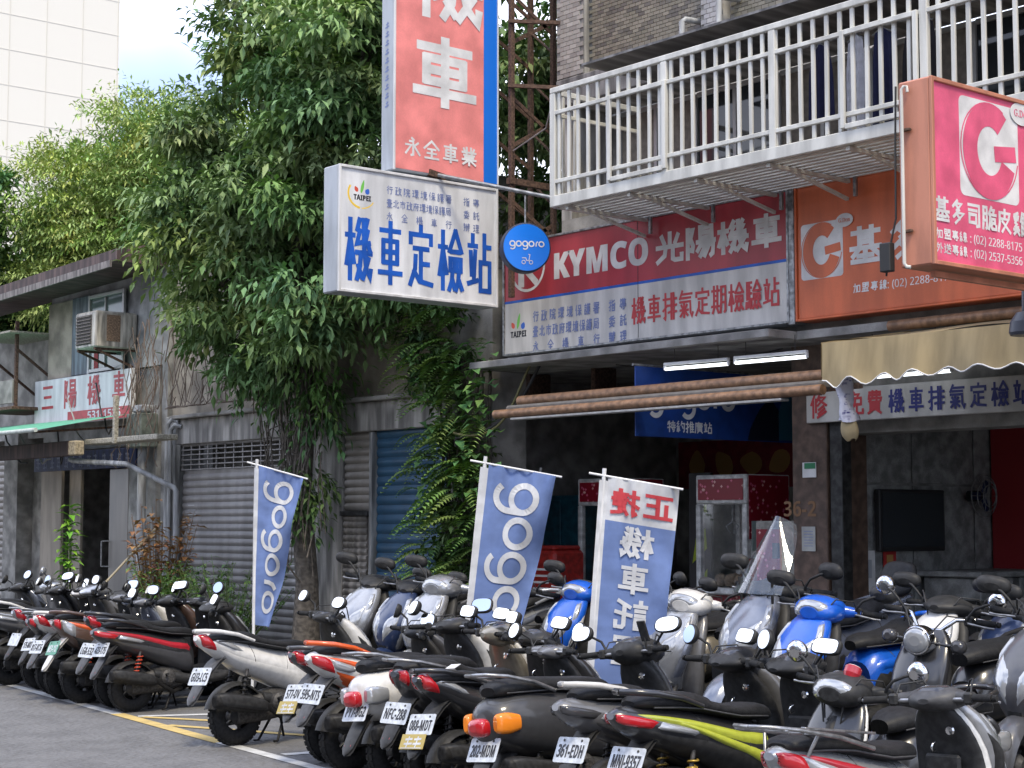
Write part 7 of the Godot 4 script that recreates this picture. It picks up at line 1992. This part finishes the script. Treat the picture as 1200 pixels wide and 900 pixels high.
	L.append({x = -6.98, z = -5.98, c1 = "p_matt", style = "retro", plate = "202-MDM", phone = true, tsig = "lens_amber", label = "matt charcoal round scooter with amber signal, plate 202-MDM", rail = "chrome", steer = 4.0, mshape = 0})
	L.append({x = -6.22, z = -5.92, v = 2, c1 = "p_grey", c3 = "p_dark_grey", plate = "361-EDH", label = "grey scooter with smoked tail lenses, plate 361-EDH", rail_mat = "p_cream", bar = "black_plastic", smoke = true})
	L.append({x = -5.78, z = -5.86, v = 2, decal = "p_cream", c1 = "p_black", c2 = "p_lime", plate = "MNJ-9357", label = "black scooter with lime green stripe, plate MNJ-9357", spring = "spring_gold", lime = true, lean = -3.0})
	L.append({x = -4.5, z = -5.4, v = 0, c1 = "p_silver", c2 = "p_red", label = "silver scooter with red trim and a luggage rack", rail = "rack", mirrors = false, edge = "p_white", steer = 6.0, bar = "grey_plastic"})
	var vr := RandomNumberGenerator.new()
	vr.seed = 5
	for i in L.size():   # no two stand quite alike
		var d: Dictionary = L[i]
		if not d.has("s"): d.s = vr.randf_range(0.86, 0.95)
		if not d.has("steer"): d.steer = vr.randf_range(-24.0, 6.0)
		if not d.has("turn"): d.turn = vr.randf_range(-4.0, 4.0)
		if not d.has("lean"): d.lean = vr.randf_range(-6.0, 0.0)
		if not d.has("myaw"): d.myaw = vr.randf_range(-0.1, 0.4)
		if not d.has("mshape"): d.mshape = [0, 2, 3, 0, 1][vr.randi() % 5]
		if not d.has("mtilt"): d.mtilt = vr.randf_range(0.22, 0.5)
		if i < 11: d.z += vr.randf_range(-0.12, 0.08)
		scooter_plus(d)
	# ---- second row, facing the street from the pavement
	var S := []
	S.append({x = -12.0, z = -9.4, turn = 8.0, s = 1.03, c1 = "p_silver", cowl2 = "p_dark_grey", label = "silver scooter facing the street beside the small banner flag", steer = 18.0, rail = "chrome"})
	S.append({x = -11.5, z = -9.42, turn = 6.0, s = 1.0, c1 = "p_navy", cowl2 = "p_silver", c2 = "p_silver", label = "dark navy scooter with silver cheeks facing the street", steer = 16.0})
	S.append({x = -10.98, z = -9.4, turn = 4.0, s = 1.03, c1 = "p_silver", c2 = "p_slate", cowl2 = "p_dark_grey", label = "silver scooter with grey cheeks in front of the blue shutter", steer = 14.0, barlight = true, bar = "p_silver"})
	S.append({x = -10.45, z = -9.7, s = 1.0, c1 = "p_grey", label = "mid grey scooter facing the street beneath the ferns", steer = 10.0})
	S.append({x = -9.95, z = -10.0, s = 1.0, c1 = "p_blue", cowl2 = "p_white", label = "blue and white scooter half hidden by the wordmark flag", steer = 14.0, bar = "p_blue", barlight = true})
	S.append({x = -9.2, z = -9.9, s = 0.98, c1 = "p_black", label = "black scooter facing the street between the two tall flags", steer = -10.0})
	S.append({x = -8.15, z = -9.35, s = 1.0, c1 = "p_silver", cowl2 = "p_slate", label = "silver scooter with a big headlight on its handlebar", barlight = true, bar = "p_white", steer = 20.0, inner = "p_grey"})
	S.append({x = -7.62, z = -9.65, s = 1.1, c1 = "p_slate", cowl2 = "p_dark_grey", label = "large slate scooter with a tall clear windscreen and backrest", screen = true, backrest = true, mshape = 0, steer = 4.0})
	S.append({x = -6.98, z = -9.3, s = 1.0, c1 = "p_blue", cowl2 = "p_blue", c2 = "p_blue", label = "bright blue scooter with a clear headlight facing the street", barlight = true, bar = "p_blue", steer = 12.0, group = "scooters on the pavement"})
	S.append({x = -5.98, z = -9.0, s = 0.95, c1 = "p_black", style = "retro", bare = true, label = "black motorbike with a bare chrome handlebar and round lamp", mshape = 1, mmat = "chrome", steer = 12.0})
	S.append({x = -6.25, z = -10.35, s = 1.0, c1 = "p_navy", cowl2 = "p_silver", c2 = "p_silver", label = "dark scooter with silver cheeks parked at the workshop opening", steer = -8.0})
	S.append({x = -8.72, z = -9.6, s = 1.0, v = 1, c1 = "p_bronze", cowl2 = "p_dark_grey", label = "bronze scooter facing the street behind the mirrored flag", steer = 8.0})
	S.append({x = -5.25, z = -9.1, s = 1.0, v = 3, c1 = "p_dark_grey", cowl2 = "p_silver", label = "dark grey scooter right of the bare chrome handlebar", steer = 16.0})
	S.append({x = -6.55, z = -10.0, s = 1.0, v = 2, c1 = "p_white", cowl2 = "p_grey", label = "white scooter between the bright blue one and the workshop", steer = 6.0})
	S.append({x = -5.15, z = -7.15, y = 0.0, s = 0.88, c1 = "p_black", style = "retro", label = "black scooter with a white edged leg shield and a red gauge", edge = "p_white", mmat = "chrome", mshape = 1, gauge = true, steer = 10.0, group = "scooters in the front row"})
	for d in S:
		d.fwd = false
		if not d.has("y"): d.y = 0.12
		if not d.has("group"): d.group = "scooters on the pavement"
		scooter_plus(d)

func scooter_plus(d: Dictionary) -> void:
	var t := scooter(d)
	if d.get("smoke", false):
		for c in t.get_children():
			if String(c.name).begins_with("tail_light"): c.material_override = mats.lens_smoke
	if d.get("gauge", false):   # round gauge, white cup and a chrome ball mirror on the bar
		var gx := Transform3D(Basis(V(0, 0, 1), 0.5), V(0.95, 1.04, -0.04))
		part(t, "gauge", m_of("gauge", func(b: B): b.lathe([Vector2(0, 0.03), Vector2(0.04, 0.03), Vector2(0.046, 0.024), Vector2(0.046, -0.01), Vector2(0.035, -0.04)], 20, gx)), mats.p_red)
		part(t, "gauge_face", m_of("gauge_face", func(b: B): b.lathe([Vector2(0, 0.034), Vector2(0.036, 0.033), Vector2(0.038, 0.028)], 20, gx)), mats.logo_white)
		part(t, "lamp_cap", m_of("lamp_cap", func(b: B): b.lathe([Vector2(0, 0.035), Vector2(0.03, 0.032), Vector2(0.05, 0.018), Vector2(0.062, -0.02), Vector2(0, -0.03)], 20, Transform3D(Basis.IDENTITY, V(0.87, 0.995, 0.03)))), mats.p_white)
	if d.get("lime", false):
		var tl := sports_tail(2)
		part(t, "lime_swoosh", m_of("lime_swoosh", func(b: B):
			tl.patch(b, [[0.30, 26.0], [0.98, -4.0], [0.96, -34.0], [0.40, 6.0]], 0.012, 12, 4)
			tl.patch(b, [[0.30, 154.0], [0.98, 184.0], [0.96, 214.0], [0.40, 174.0]], 0.012, 12, 4)), mats.p_lime)
		part(t, "lime_trim", m_of("lime_trim", func(b: B):
			b.box(V(1.02, 0.975, 0.0), V(0.14, 0.03, 0.16), 0.008, Basis(V(0, 0, 1), -0.2))
			for s in [-1.0, 1.0]: b.box(V(0.96, 0.995, s * 0.07), V(0.1, 0.02, 0.03), 0.006, Basis(V(0, 0, 1), -0.2))), mats.p_lime)

func flags() -> void:
	flag("small_banner_flag", "narrow blue banner flag with a vertical white wordmark before the grey shutter", V(-12.93, 2.11, -7.92), V(-12.59, 1.99, -8.2), V(-12.94, 0.72, -7.91), V(-12.82, 0.70, -8.01), V(-12.94, 0.0, -7.91), 0.0, 0.6, 0)
	flag("tall_banner_flag", "tall blue banner flag with a vertical white wordmark beside the ferns", V(-9.74, 2.04, -7.91), V(-9.33, 1.94, -8.26), V(-9.87, 0.45, -7.80), V(-9.60, 0.45, -8.02), V(-9.9, 0.0, -7.8), 0.0, 1.7, 0)
	flag("white_topped_flag", "blue banner flag with a white head and mirrored red characters", V(-8.45, 1.92, -7.9), V(-8.06, 1.83, -8.22), V(-8.54, 0.35, -7.82), V(-8.18, 0.3, -8.13), V(-8.56, 0.0, -7.82), 0.185, 3.1, 1)

# ---------------------------------------------------------------- trees and plants
func leaf(b: B, p: Vector3, d: Vector3, up: Vector3, l: float, w: float, droop: float) -> void:
	# one lanceolate leaf folded along its midrib: four faces
	var s := d.cross(up)
	if s.length_squared() < 1e-6: s = d.cross(V(1, 0, 0))
	s = s.normalized()
	var n := s.cross(d).normalized()
	var m := p + d * l * 0.45
	var t := p + d * l * 0.92 - V(0, 1, 0) * l * droop
	var a := m + s * w * 0.5 + n * w * 0.16
	var c := m - s * w * 0.5 + n * w * 0.16
	b.tri(p, a, m); b.tri(p, m, c); b.tri(a, t, m); b.tri(m, t, c)

func leaf_mat(key: String, rough := 0.55) -> StandardMaterial3D:
	if mats.has(key): return mats[key]
	var m := mat(key, Color.WHITE, rough)
	m.vertex_color_use_as_albedo = true
	m.backlight_enabled = true
	m.metallic_specular = 0.3
	m.backlight = Color(0.36, 0.44, 0.16)
	m.cull_mode = BaseMaterial3D.CULL_DISABLED
	return m

func tint(base: Color, spread: float) -> Color:
	var k := rr(1.0 - spread, 1.0 + spread)
	return Color(base.r * k * rr(0.85, 1.2), base.g * k, base.b * k * rr(0.8, 1.2))

func crown(b: B, blobs: Array, twigs: int, per: int, l: float, w: float, droop: float, base: Color, bright: Color, hang: float, twig_len: float, clump := 30, cr := 0.32) -> void:
	# blobs: [centre, radii]; clumps of leafy twigs sit in the blobs' outer shells, with gaps between them
	var vols := []
	var total := 0.0
	for q in blobs:
		var r: Vector3 = q[1]
		total += r.x * r.y + r.y * r.z + r.x * r.z
		vols.append(total)
	for k in int(twigs / clump):
		var pick := rr(0, total)
		var bi := 0
		while vols[bi] < pick: bi += 1
		var c: Vector3 = blobs[bi][0]
		var r: Vector3 = blobs[bi][1]
		var dir := V(rng.randfn(), rng.randfn(), rng.randfn()).normalized()
		var cc := c + dir * r * pow(rr(0.1, 1.0), 0.4) * rr(0.85, 1.12)
		var ccol := tint(base if rng.randf() > 0.3 else bright, 0.3)
		var size := cr * rr(0.6, 1.4)
		for q in clump:
			var d2 := V(rng.randfn(), rng.randfn() * 0.6, rng.randfn()).normalized()
			var p := cc + d2 * size * rr(0.1, 0.9) * V(1.15, 0.6, 1.15)
			var d := (d2 * V(1, 0.5, 1) + dir * 0.5 + V(rr(-0.4, 0.4), rr(-0.2, 0.4) - hang, rr(-0.4, 0.4))).normalized()
			var tl := twig_len * rr(0.6, 1.3)
			var roll := rr(0, TAU)
			for j in per:
				var u := (j + 0.5) / per
				var at := p + d * tl * u - V(0, 1, 0) * hang * tl * u * u
				var side := d.cross(V(0, 1, 0.01)).normalized().rotated(d, roll + j * 2.4)
				var ld := (d * 0.7 + side * 0.8 + V(0, -0.2 - hang * 0.4, 0)).normalized()
				b.col = ccol * rr(0.75, 1.25)
				leaf(b, at, ld, V(rr(-0.3, 0.3), 1, rr(-0.3, 0.3)), l * rr(0.65, 1.2), w * rr(0.75, 1.15), droop * rr(0.3, 1.5))

func limbs(b: B, root: Vector3, tips: Array, r0: float) -> void:
	for q in tips:
		var e: Vector3 = q
		var pts := []
		var rs := []
		var bend := V(rr(-0.3, 0.3), rr(-0.1, 0.4), rr(-0.3, 0.3))
		for j in 8:
			var u := j / 7.0
			pts.append(root.lerp(e, u) + bend * sin(PI * u) + V(rr(-0.03, 0.03), 0, rr(-0.03, 0.03)))
			rs.append(lerpf(r0, r0 * 0.18, u))
		b.tube(pts, rs, 8)

func tree(called: String, label: String, at: Vector3, trunk: Array, tr: Array, tips: Array, blobs: Array, twigs: int, per: int, l: float, w: float, droop: float, base: Color, bright: Color, hang: float, twig_len: float, clump := 30, cr := 0.32) -> Node3D:
	var t := thing(called, label, "tree", at)
	mat("bark", lin(0.18, 0.155, 0.125), 0.9, 0.0, "rust", 1.2)
	bumped(mats.bark, "bump", 0.8)
	part(t, "trunk", bm(func(b: B):
		b.tube(trunk, tr, 12)
		limbs(b, trunk[-1], tips, tr[-1] * 0.9)), mats.bark)
	part(t, "crown", bm(func(b: B): crown(b, blobs, twigs, per, l, w, droop, base, bright, hang, twig_len, clump, cr)), leaf_mat("leaf_a"))
	return t

func plants() -> void:
	rng.seed = 77
	# the big dark tree growing out of the shophouse wall: trunk at (-16.5, -10.8)
	var o := V(-16.45, 0.12, -10.75)
	var bl := []
	for q in [[-18.0, 4.75, -10.4, 0.6, 0.55, 0.5], [-17.6, 5.3, -10.1, 0.9, 0.8, 0.9], [-16.9, 6.2, -10.3, 1.1, 0.9, 1.0], [-16.2, 7.2, -10.6, 1.2, 0.9, 1.1], [-15.2, 6.8, -10.6, 1.1, 1.1, 1.1], [-15.0, 5.6, -10.4, 1.0, 1.0, 0.8], [-16.0, 5.2, -10.2, 1.1, 0.9, 0.9], [-16.9, 4.6, -10.1, 0.9, 0.7, 0.7], [-15.6, 4.3, -10.4, 0.9, 0.7, 0.6], [-14.6, 4.5, -10.7, 0.7, 0.8, 0.5], [-17.5, 4.15, -10.3, 0.55, 0.4, 0.45], [-14.6, 7.8, -11.0, 1.2, 0.9, 1.0], [-17.2, 7.4, -11.2, 0.8, 0.8, 0.8], [-13.9, 6.3, -11.6, 0.9, 1.1, 0.7], [-17.2, 3.75, -10.35, 0.7, 0.4, 0.35], [-16.3, 3.7, -10.3, 0.7, 0.45, 0.4], [-15.3, 3.75, -10.5, 0.6, 0.4, 0.35]]:
		bl.append([V(q[0], q[1], q[2]) - o, V(q[3], q[4], q[5])])
	var t := tree("broadleaf_tree", "dark glossy tree hanging over the shophouse wall with aerial roots", o,
		[V(0.0, 0, 0), V(0.05, 0.8, 0.02), V(-0.05, 1.8, 0.05), V(0.1, 2.8, 0.1), V(0.1, 3.8, 0.15)], [0.17, 0.13, 0.12, 0.12, 0.12],
		[bl[0][0], bl[1][0], bl[2][0], bl[3][0], bl[4][0], bl[5][0], bl[8][0], bl[9][0], bl[11][0]], bl, 8800, 7, 0.165, 0.062, 0.14, Color(0.175, 0.275, 0.11), Color(0.26, 0.36, 0.145), 0.28, 0.3, 26, 0.28)
	part(t, "aerial_roots", bm(func(b: B):
		for k in 60:
			var x := rr(-0.5, 0.6)
			var y0 := rr(2.2, 4.3)
			var pts := []
			for j in 5: pts.append(V(x + rr(-0.05, 0.05), y0 - j * rr(0.2, 0.45), 0.25 + rr(-0.1, 0.12)))
			b.tube(pts, rr(0.004, 0.014), 4, false)), mats.bark)
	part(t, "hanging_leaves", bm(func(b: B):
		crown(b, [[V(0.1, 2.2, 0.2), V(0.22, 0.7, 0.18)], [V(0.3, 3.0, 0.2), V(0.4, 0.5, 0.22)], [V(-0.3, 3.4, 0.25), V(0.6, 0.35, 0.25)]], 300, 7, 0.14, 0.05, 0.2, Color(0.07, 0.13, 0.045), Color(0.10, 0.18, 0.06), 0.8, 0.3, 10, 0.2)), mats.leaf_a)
	part(t, "dry_roots", bm(func(b: B):
		for k in 110:   # dead creeper hanging off the wall's corner
			var x := rr(-4.3, -0.8)
			var y0 := rr(2.9, 4.2) - maxf(0.0, (x + 3.0) * 0.12)
			var pts := []
			var q := V(x, y0, 0.02 + rr(0, 0.12))
			for j in 6:
				pts.append(q)
				q += V(rr(-0.16, 0.16), -rr(0.08, 0.26), rr(-0.02, 0.04))
				q.y = maxf(q.y, 2.95 if x > -3.4 else 2.2)
			b.tube(pts, rr(0.003, 0.008), 4, false)), mat("dead_vine", lin(0.17, 0.13, 0.10), 0.9))
	# feathery pale tree behind the grey house
	var p := V(-30.6, 0, -15.6)
	var pb := []
	for q in [[0, 7.4, 0, 2.0, 1.6, 1.6], [-1.2, 8.0, 0.6, 1.5, 1.3, 1.4], [1.3, 8.4, -0.8, 1.4, 1.3, 1.3], [0.4, 9.3, -0.3, 1.3, 1.0, 1.1], [-0.6, 6.3, 0.4, 1.7, 1.0, 1.2], [1.5, 6.6, -1.0, 1.4, 1.2, 1.2], [2.0, 9.2, -1.4, 1.0, 1.0, 0.9]]:
		pb.append([V(q[0], q[1], q[2]), V(q[3], q[4], q[5])])
	tree("feathery_tree", "pale yellow green feathery tree behind the grey house roof", p, [V(0, 0, 0), V(0.1, 2, 0), V(-0.1, 4, 0.1), V(0.1, 5.4, 0)], [0.3, 0.26, 0.22, 0.2],
		[pb[0][0], pb[1][0], pb[2][0], pb[3][0], pb[5][0], pb[6][0]], pb, 11000, 8, 0.15, 0.045, 0.05, Color(0.27, 0.37, 0.11), Color(0.38, 0.46, 0.15), 0.15, 0.45, 24, 0.5)
	# darker, farther trees
	for q in [[-33.5, -12.5, 7.2, 1.5, "dark green tree at the street's far end left of the feathery tree"], [-36, -19, 9.0, 2.3, "mid green tree filling the gap behind the feathery tree"], [-34.5, -14.8, 5.6, 1.6, "low dark tree behind the house's sheet roof"]]:
		var e := V(q[0], 0, q[1])
		var eb := [[V(0, q[2], 0), V(q[3], q[3] * 0.9, q[3])], [V(0.8, q[2] - 0.9, 0.5), V(q[3], q[3] * 0.8, q[3])], [V(-0.9, q[2] - 0.6, -0.3), V(q[3], q[3] * 0.8, q[3])], [V(0.3, q[2] + 1.0, -0.6), V(q[3] * 0.7, q[3] * 0.7, q[3] * 0.7)]]
		tree("background_tree", q[4], e, [V(0, 0, 0), V(0.1, 2, 0), V(0, q[2] - 1.5, 0)], [0.28, 0.24, 0.18], [eb[0][0], eb[1][0], eb[2][0], eb[3][0]], eb, 4200, 8, 0.22, 0.09, 0.08, Color(0.12, 0.22, 0.08), Color(0.19, 0.30, 0.11), 0.2, 0.4, 24, 0.5)
	# foliage behind the lattice mast
	var g := V(-13.9, 3.45, -13.2)
	tree("rear_tree", "leafy tree crown behind the rusty lattice mast", g, [V(0, 0, 0), V(0.05, 0.6, 0), V(0, 1.2, 0)], [0.12, 0.1, 0.08], [V(0.3, 2.6, 0.3), V(-0.5, 3.0, 0.2), V(0.2, 3.6, 0.1)],
		[[V(0.2, 2.2, 0.6), V(0.8, 0.9, 0.6)], [V(-0.2, 3.4, 0.5), V(0.9, 0.9, 0.7)], [V(0.3, 1.2, 0.9), V(0.8, 0.7, 0.6)], [V(0.0, 4.4, 0.2), V(0.9, 0.8, 0.7)]], 900, 8, 0.17, 0.06, 0.15, Color(0.08, 0.15, 0.05), Color(0.12, 0.2, 0.07), 0.4, 0.35)
	ferns()
	weeds()

func frond(b: B, p: Vector3, d: Vector3, l: float, base: Color) -> void:
	# arching fern frond: two rows of narrow leaflets along a drooping rib
	var side := d.cross(V(0, 1, 0)).normalized()
	var n := 13
	b.col = tint(base, 0.25)
	for j in n:
		var u := (j + 1.0) / n
		var at := p + d * l * u - V(0, 1, 0) * l * 0.75 * u * u
		var w := l * 0.26 * sin(PI * clampf(u * 0.9 + 0.08, 0.0, 1.0))
		for s in [-1.0, 1.0]:
			leaf(b, at, (side * s + d * 0.4 + V(0, -0.25, 0)).normalized(), V(0, 1, 0), w + 0.02, l * 0.085, 0.15)

func ferns() -> void:
	var t := thing("climbing_ferns", "ferns and broad climbing leaves covering the pillar beside the blue shutter", "plant", V(-13.75, 0.12, -10.95))
	part(t, "stem", bm(func(b: B):
		for k in 14:
			var pts := []
			var x := rr(-0.4, 0.45)
			for j in 8: pts.append(V(x + rr(-0.06, 0.06), j * 0.45, 0.04 + rr(0, 0.05)))
			b.tube(pts, rr(0.008, 0.022), 5, false)), mats.bark)
	part(t, "fern_fronds", bm(func(b: B):
		for k in 210:
			var y := rr(0.7, 3.9)
			var wd := 0.55 if y < 3.0 else 0.75
			var p := V(rr(-wd, 0.45) - (0.25 if y > 2.9 else 0.0), y, rr(0.02, 0.28))
			var a := rr(-0.2, PI + 0.2)
			frond(b, p, V(cos(a) * 0.8, rr(0.1, 0.7), sin(a) * 0.8 + 0.2).normalized(), rr(0.28, 0.58), Color(0.16, 0.26, 0.07))), leaf_mat("leaf_a"))
	part(t, "broad_leaves", bm(func(b: B):
		for k in 330:
			var y := rr(1.7, 3.3)
			b.col = tint(Color(0.11, 0.22, 0.07), 0.3)
			var a := rr(-0.3, PI + 0.3)
			leaf(b, V(rr(-0.35, 0.75) , y, rr(0.1, 0.42)), V(cos(a), rr(-0.5, 0.3), sin(a)).normalized(), V(0, 1, 0.2), rr(0.11, 0.19), rr(0.07, 0.12), 0.25)), mats.leaf_a)
	part(t, "dark_creeper", bm(func(b: B):
		crown(b, [[V(0, 1.6, 0.05), V(0.55, 1.5, 0.12)], [V(-0.2, 3.4, 0.1), V(0.7, 0.6, 0.2)]], 420, 6, 0.11, 0.06, 0.2, Color(0.06, 0.11, 0.04), Color(0.09, 0.15, 0.05), 0.5, 0.2, 10, 0.2)), mats.leaf_a)

func stems_plant(called: String, label: String, at: Vector3, n: int, h: float, spread: float, l: float, w: float, base: Color, stem_mat: Material, pot := false, flower = null) -> void:
	var t := thing(called, label, "plant", at)
	var y0 := 0.0
	if pot:
		part(t, "pot", bm(func(b: B): b.lathe([Vector2(0, 0.0), Vector2(0.12, 0.0), Vector2(0.16, 0.3), Vector2(0.175, 0.3), Vector2(0.175, 0.34), Vector2(0.14, 0.34), Vector2(0.13, 0.28), Vector2(0, 0.28)], 16)), mat("pot", lin(0.12, 0.05, 0.03), 0.8))
		y0 = 0.28
	var tips := []
	part(t, "stems", bm(func(b: B):
		for k in n:
			var e := V(rr(-spread, spread), y0 + h * rr(0.6, 1.0), rr(-spread, spread))
			b.tube([V(e.x * 0.2, y0, e.z * 0.2), V(e.x * 0.6, y0 + (e.y - y0) * 0.5, e.z * 0.6), e], [0.008, 0.006, 0.003], 4, false)
			tips.append(e)), stem_mat)
	part(t, "leaves", bm(func(b: B):
		for e in tips:
			for j in 16:
				var u := rr(0.35, 1.0)
				var p := V(e.x * (0.2 + 0.8 * u), y0 + (e.y - y0) * u, e.z * (0.2 + 0.8 * u))
				b.col = tint(base, 0.3)
				var a := rr(0, TAU)
				leaf(b, p, V(cos(a), rr(-0.3, 0.5), sin(a)).normalized(), V(0, 1, 0), l * rr(0.6, 1.2), w, 0.2)), leaf_mat("leaf_a"))
	if flower != null:
		part(t, "flowers", bm(func(b: B):
			for j in 5:
				var e: Vector3 = tips[j]
				for k in 6: leaf(b, e, V(cos(k * 1.05), 0.5, sin(k * 1.05)).normalized(), V(0, 1, 0), 0.05, 0.035, 0.1)), flower)

func weeds() -> void:
	mat("stem_green", lin(0.10, 0.16, 0.04), 0.8)
	mat("stem_brown", lin(0.20, 0.12, 0.06), 0.9)
	mat("pink_petal", lin(0.6, 0.12, 0.22), 0.7)
	stems_plant("weedy_shrub", "green weedy shrub with pink flowers before the grey shutter", V(-18.35, 0.12, -10.2), 60, 1.05, 0.6, 0.12, 0.04, Color(0.10, 0.19, 0.05), mats.stem_green, false, mats.pink_petal)
	stems_plant("weedy_shrub", "green weedy clump in front of the grey shutter's middle", V(-17.4, 0.12, -10.3), 60, 1.1, 0.6, 0.12, 0.035, Color(0.085, 0.16, 0.05), mats.stem_green)
	stems_plant("dried_plant", "dried brown plant drooping beside the conduits", V(-19.1, 0.12, -10.3), 30, 1.8, 0.4, 0.17, 0.075, Color(0.34, 0.19, 0.09), mats.stem_brown)
	stems_plant("potted_plant", "young potted plant with bright green leaves before the dark doorway", V(-21.3, 0.12, -10.2), 5, 1.75, 0.14, 0.22, 0.09, Color(0.17, 0.36, 0.05), mats.stem_green, true)
	stems_plant("potted_plant", "small low plant at the street's right end behind the grey scooter", V(-4.6, 0.0, -7.4), 14, 0.55, 0.3, 0.1, 0.04, Color(0.08, 0.16, 0.04), mats.stem_green, true)
	var st := thing("bamboo_stick", "thin bamboo stick leaning among the weeds", "stick", V(-19.6, 0.12, -9.6))
	part(st, "stick", bm(func(b: B): b.tube([V(0, 0.3, 0.2), V(0.5, 1.5, -0.75)], 0.016, 6)), mat("bamboo", lin(0.42, 0.36, 0.24), 0.7))
	part(st, "joint", bm(func(b: B):
		for k in 4: b.lathe([Vector2(0.0, 0.01), Vector2(0.02, 0.006), Vector2(0.02, -0.006), Vector2(0, -0.01)], 8, Transform3D(Basis.IDENTITY, V(0.1 + 0.1 * k, 0.54 + 0.24 * k, 0.01 - 0.19 * k)))), mats.bamboo)
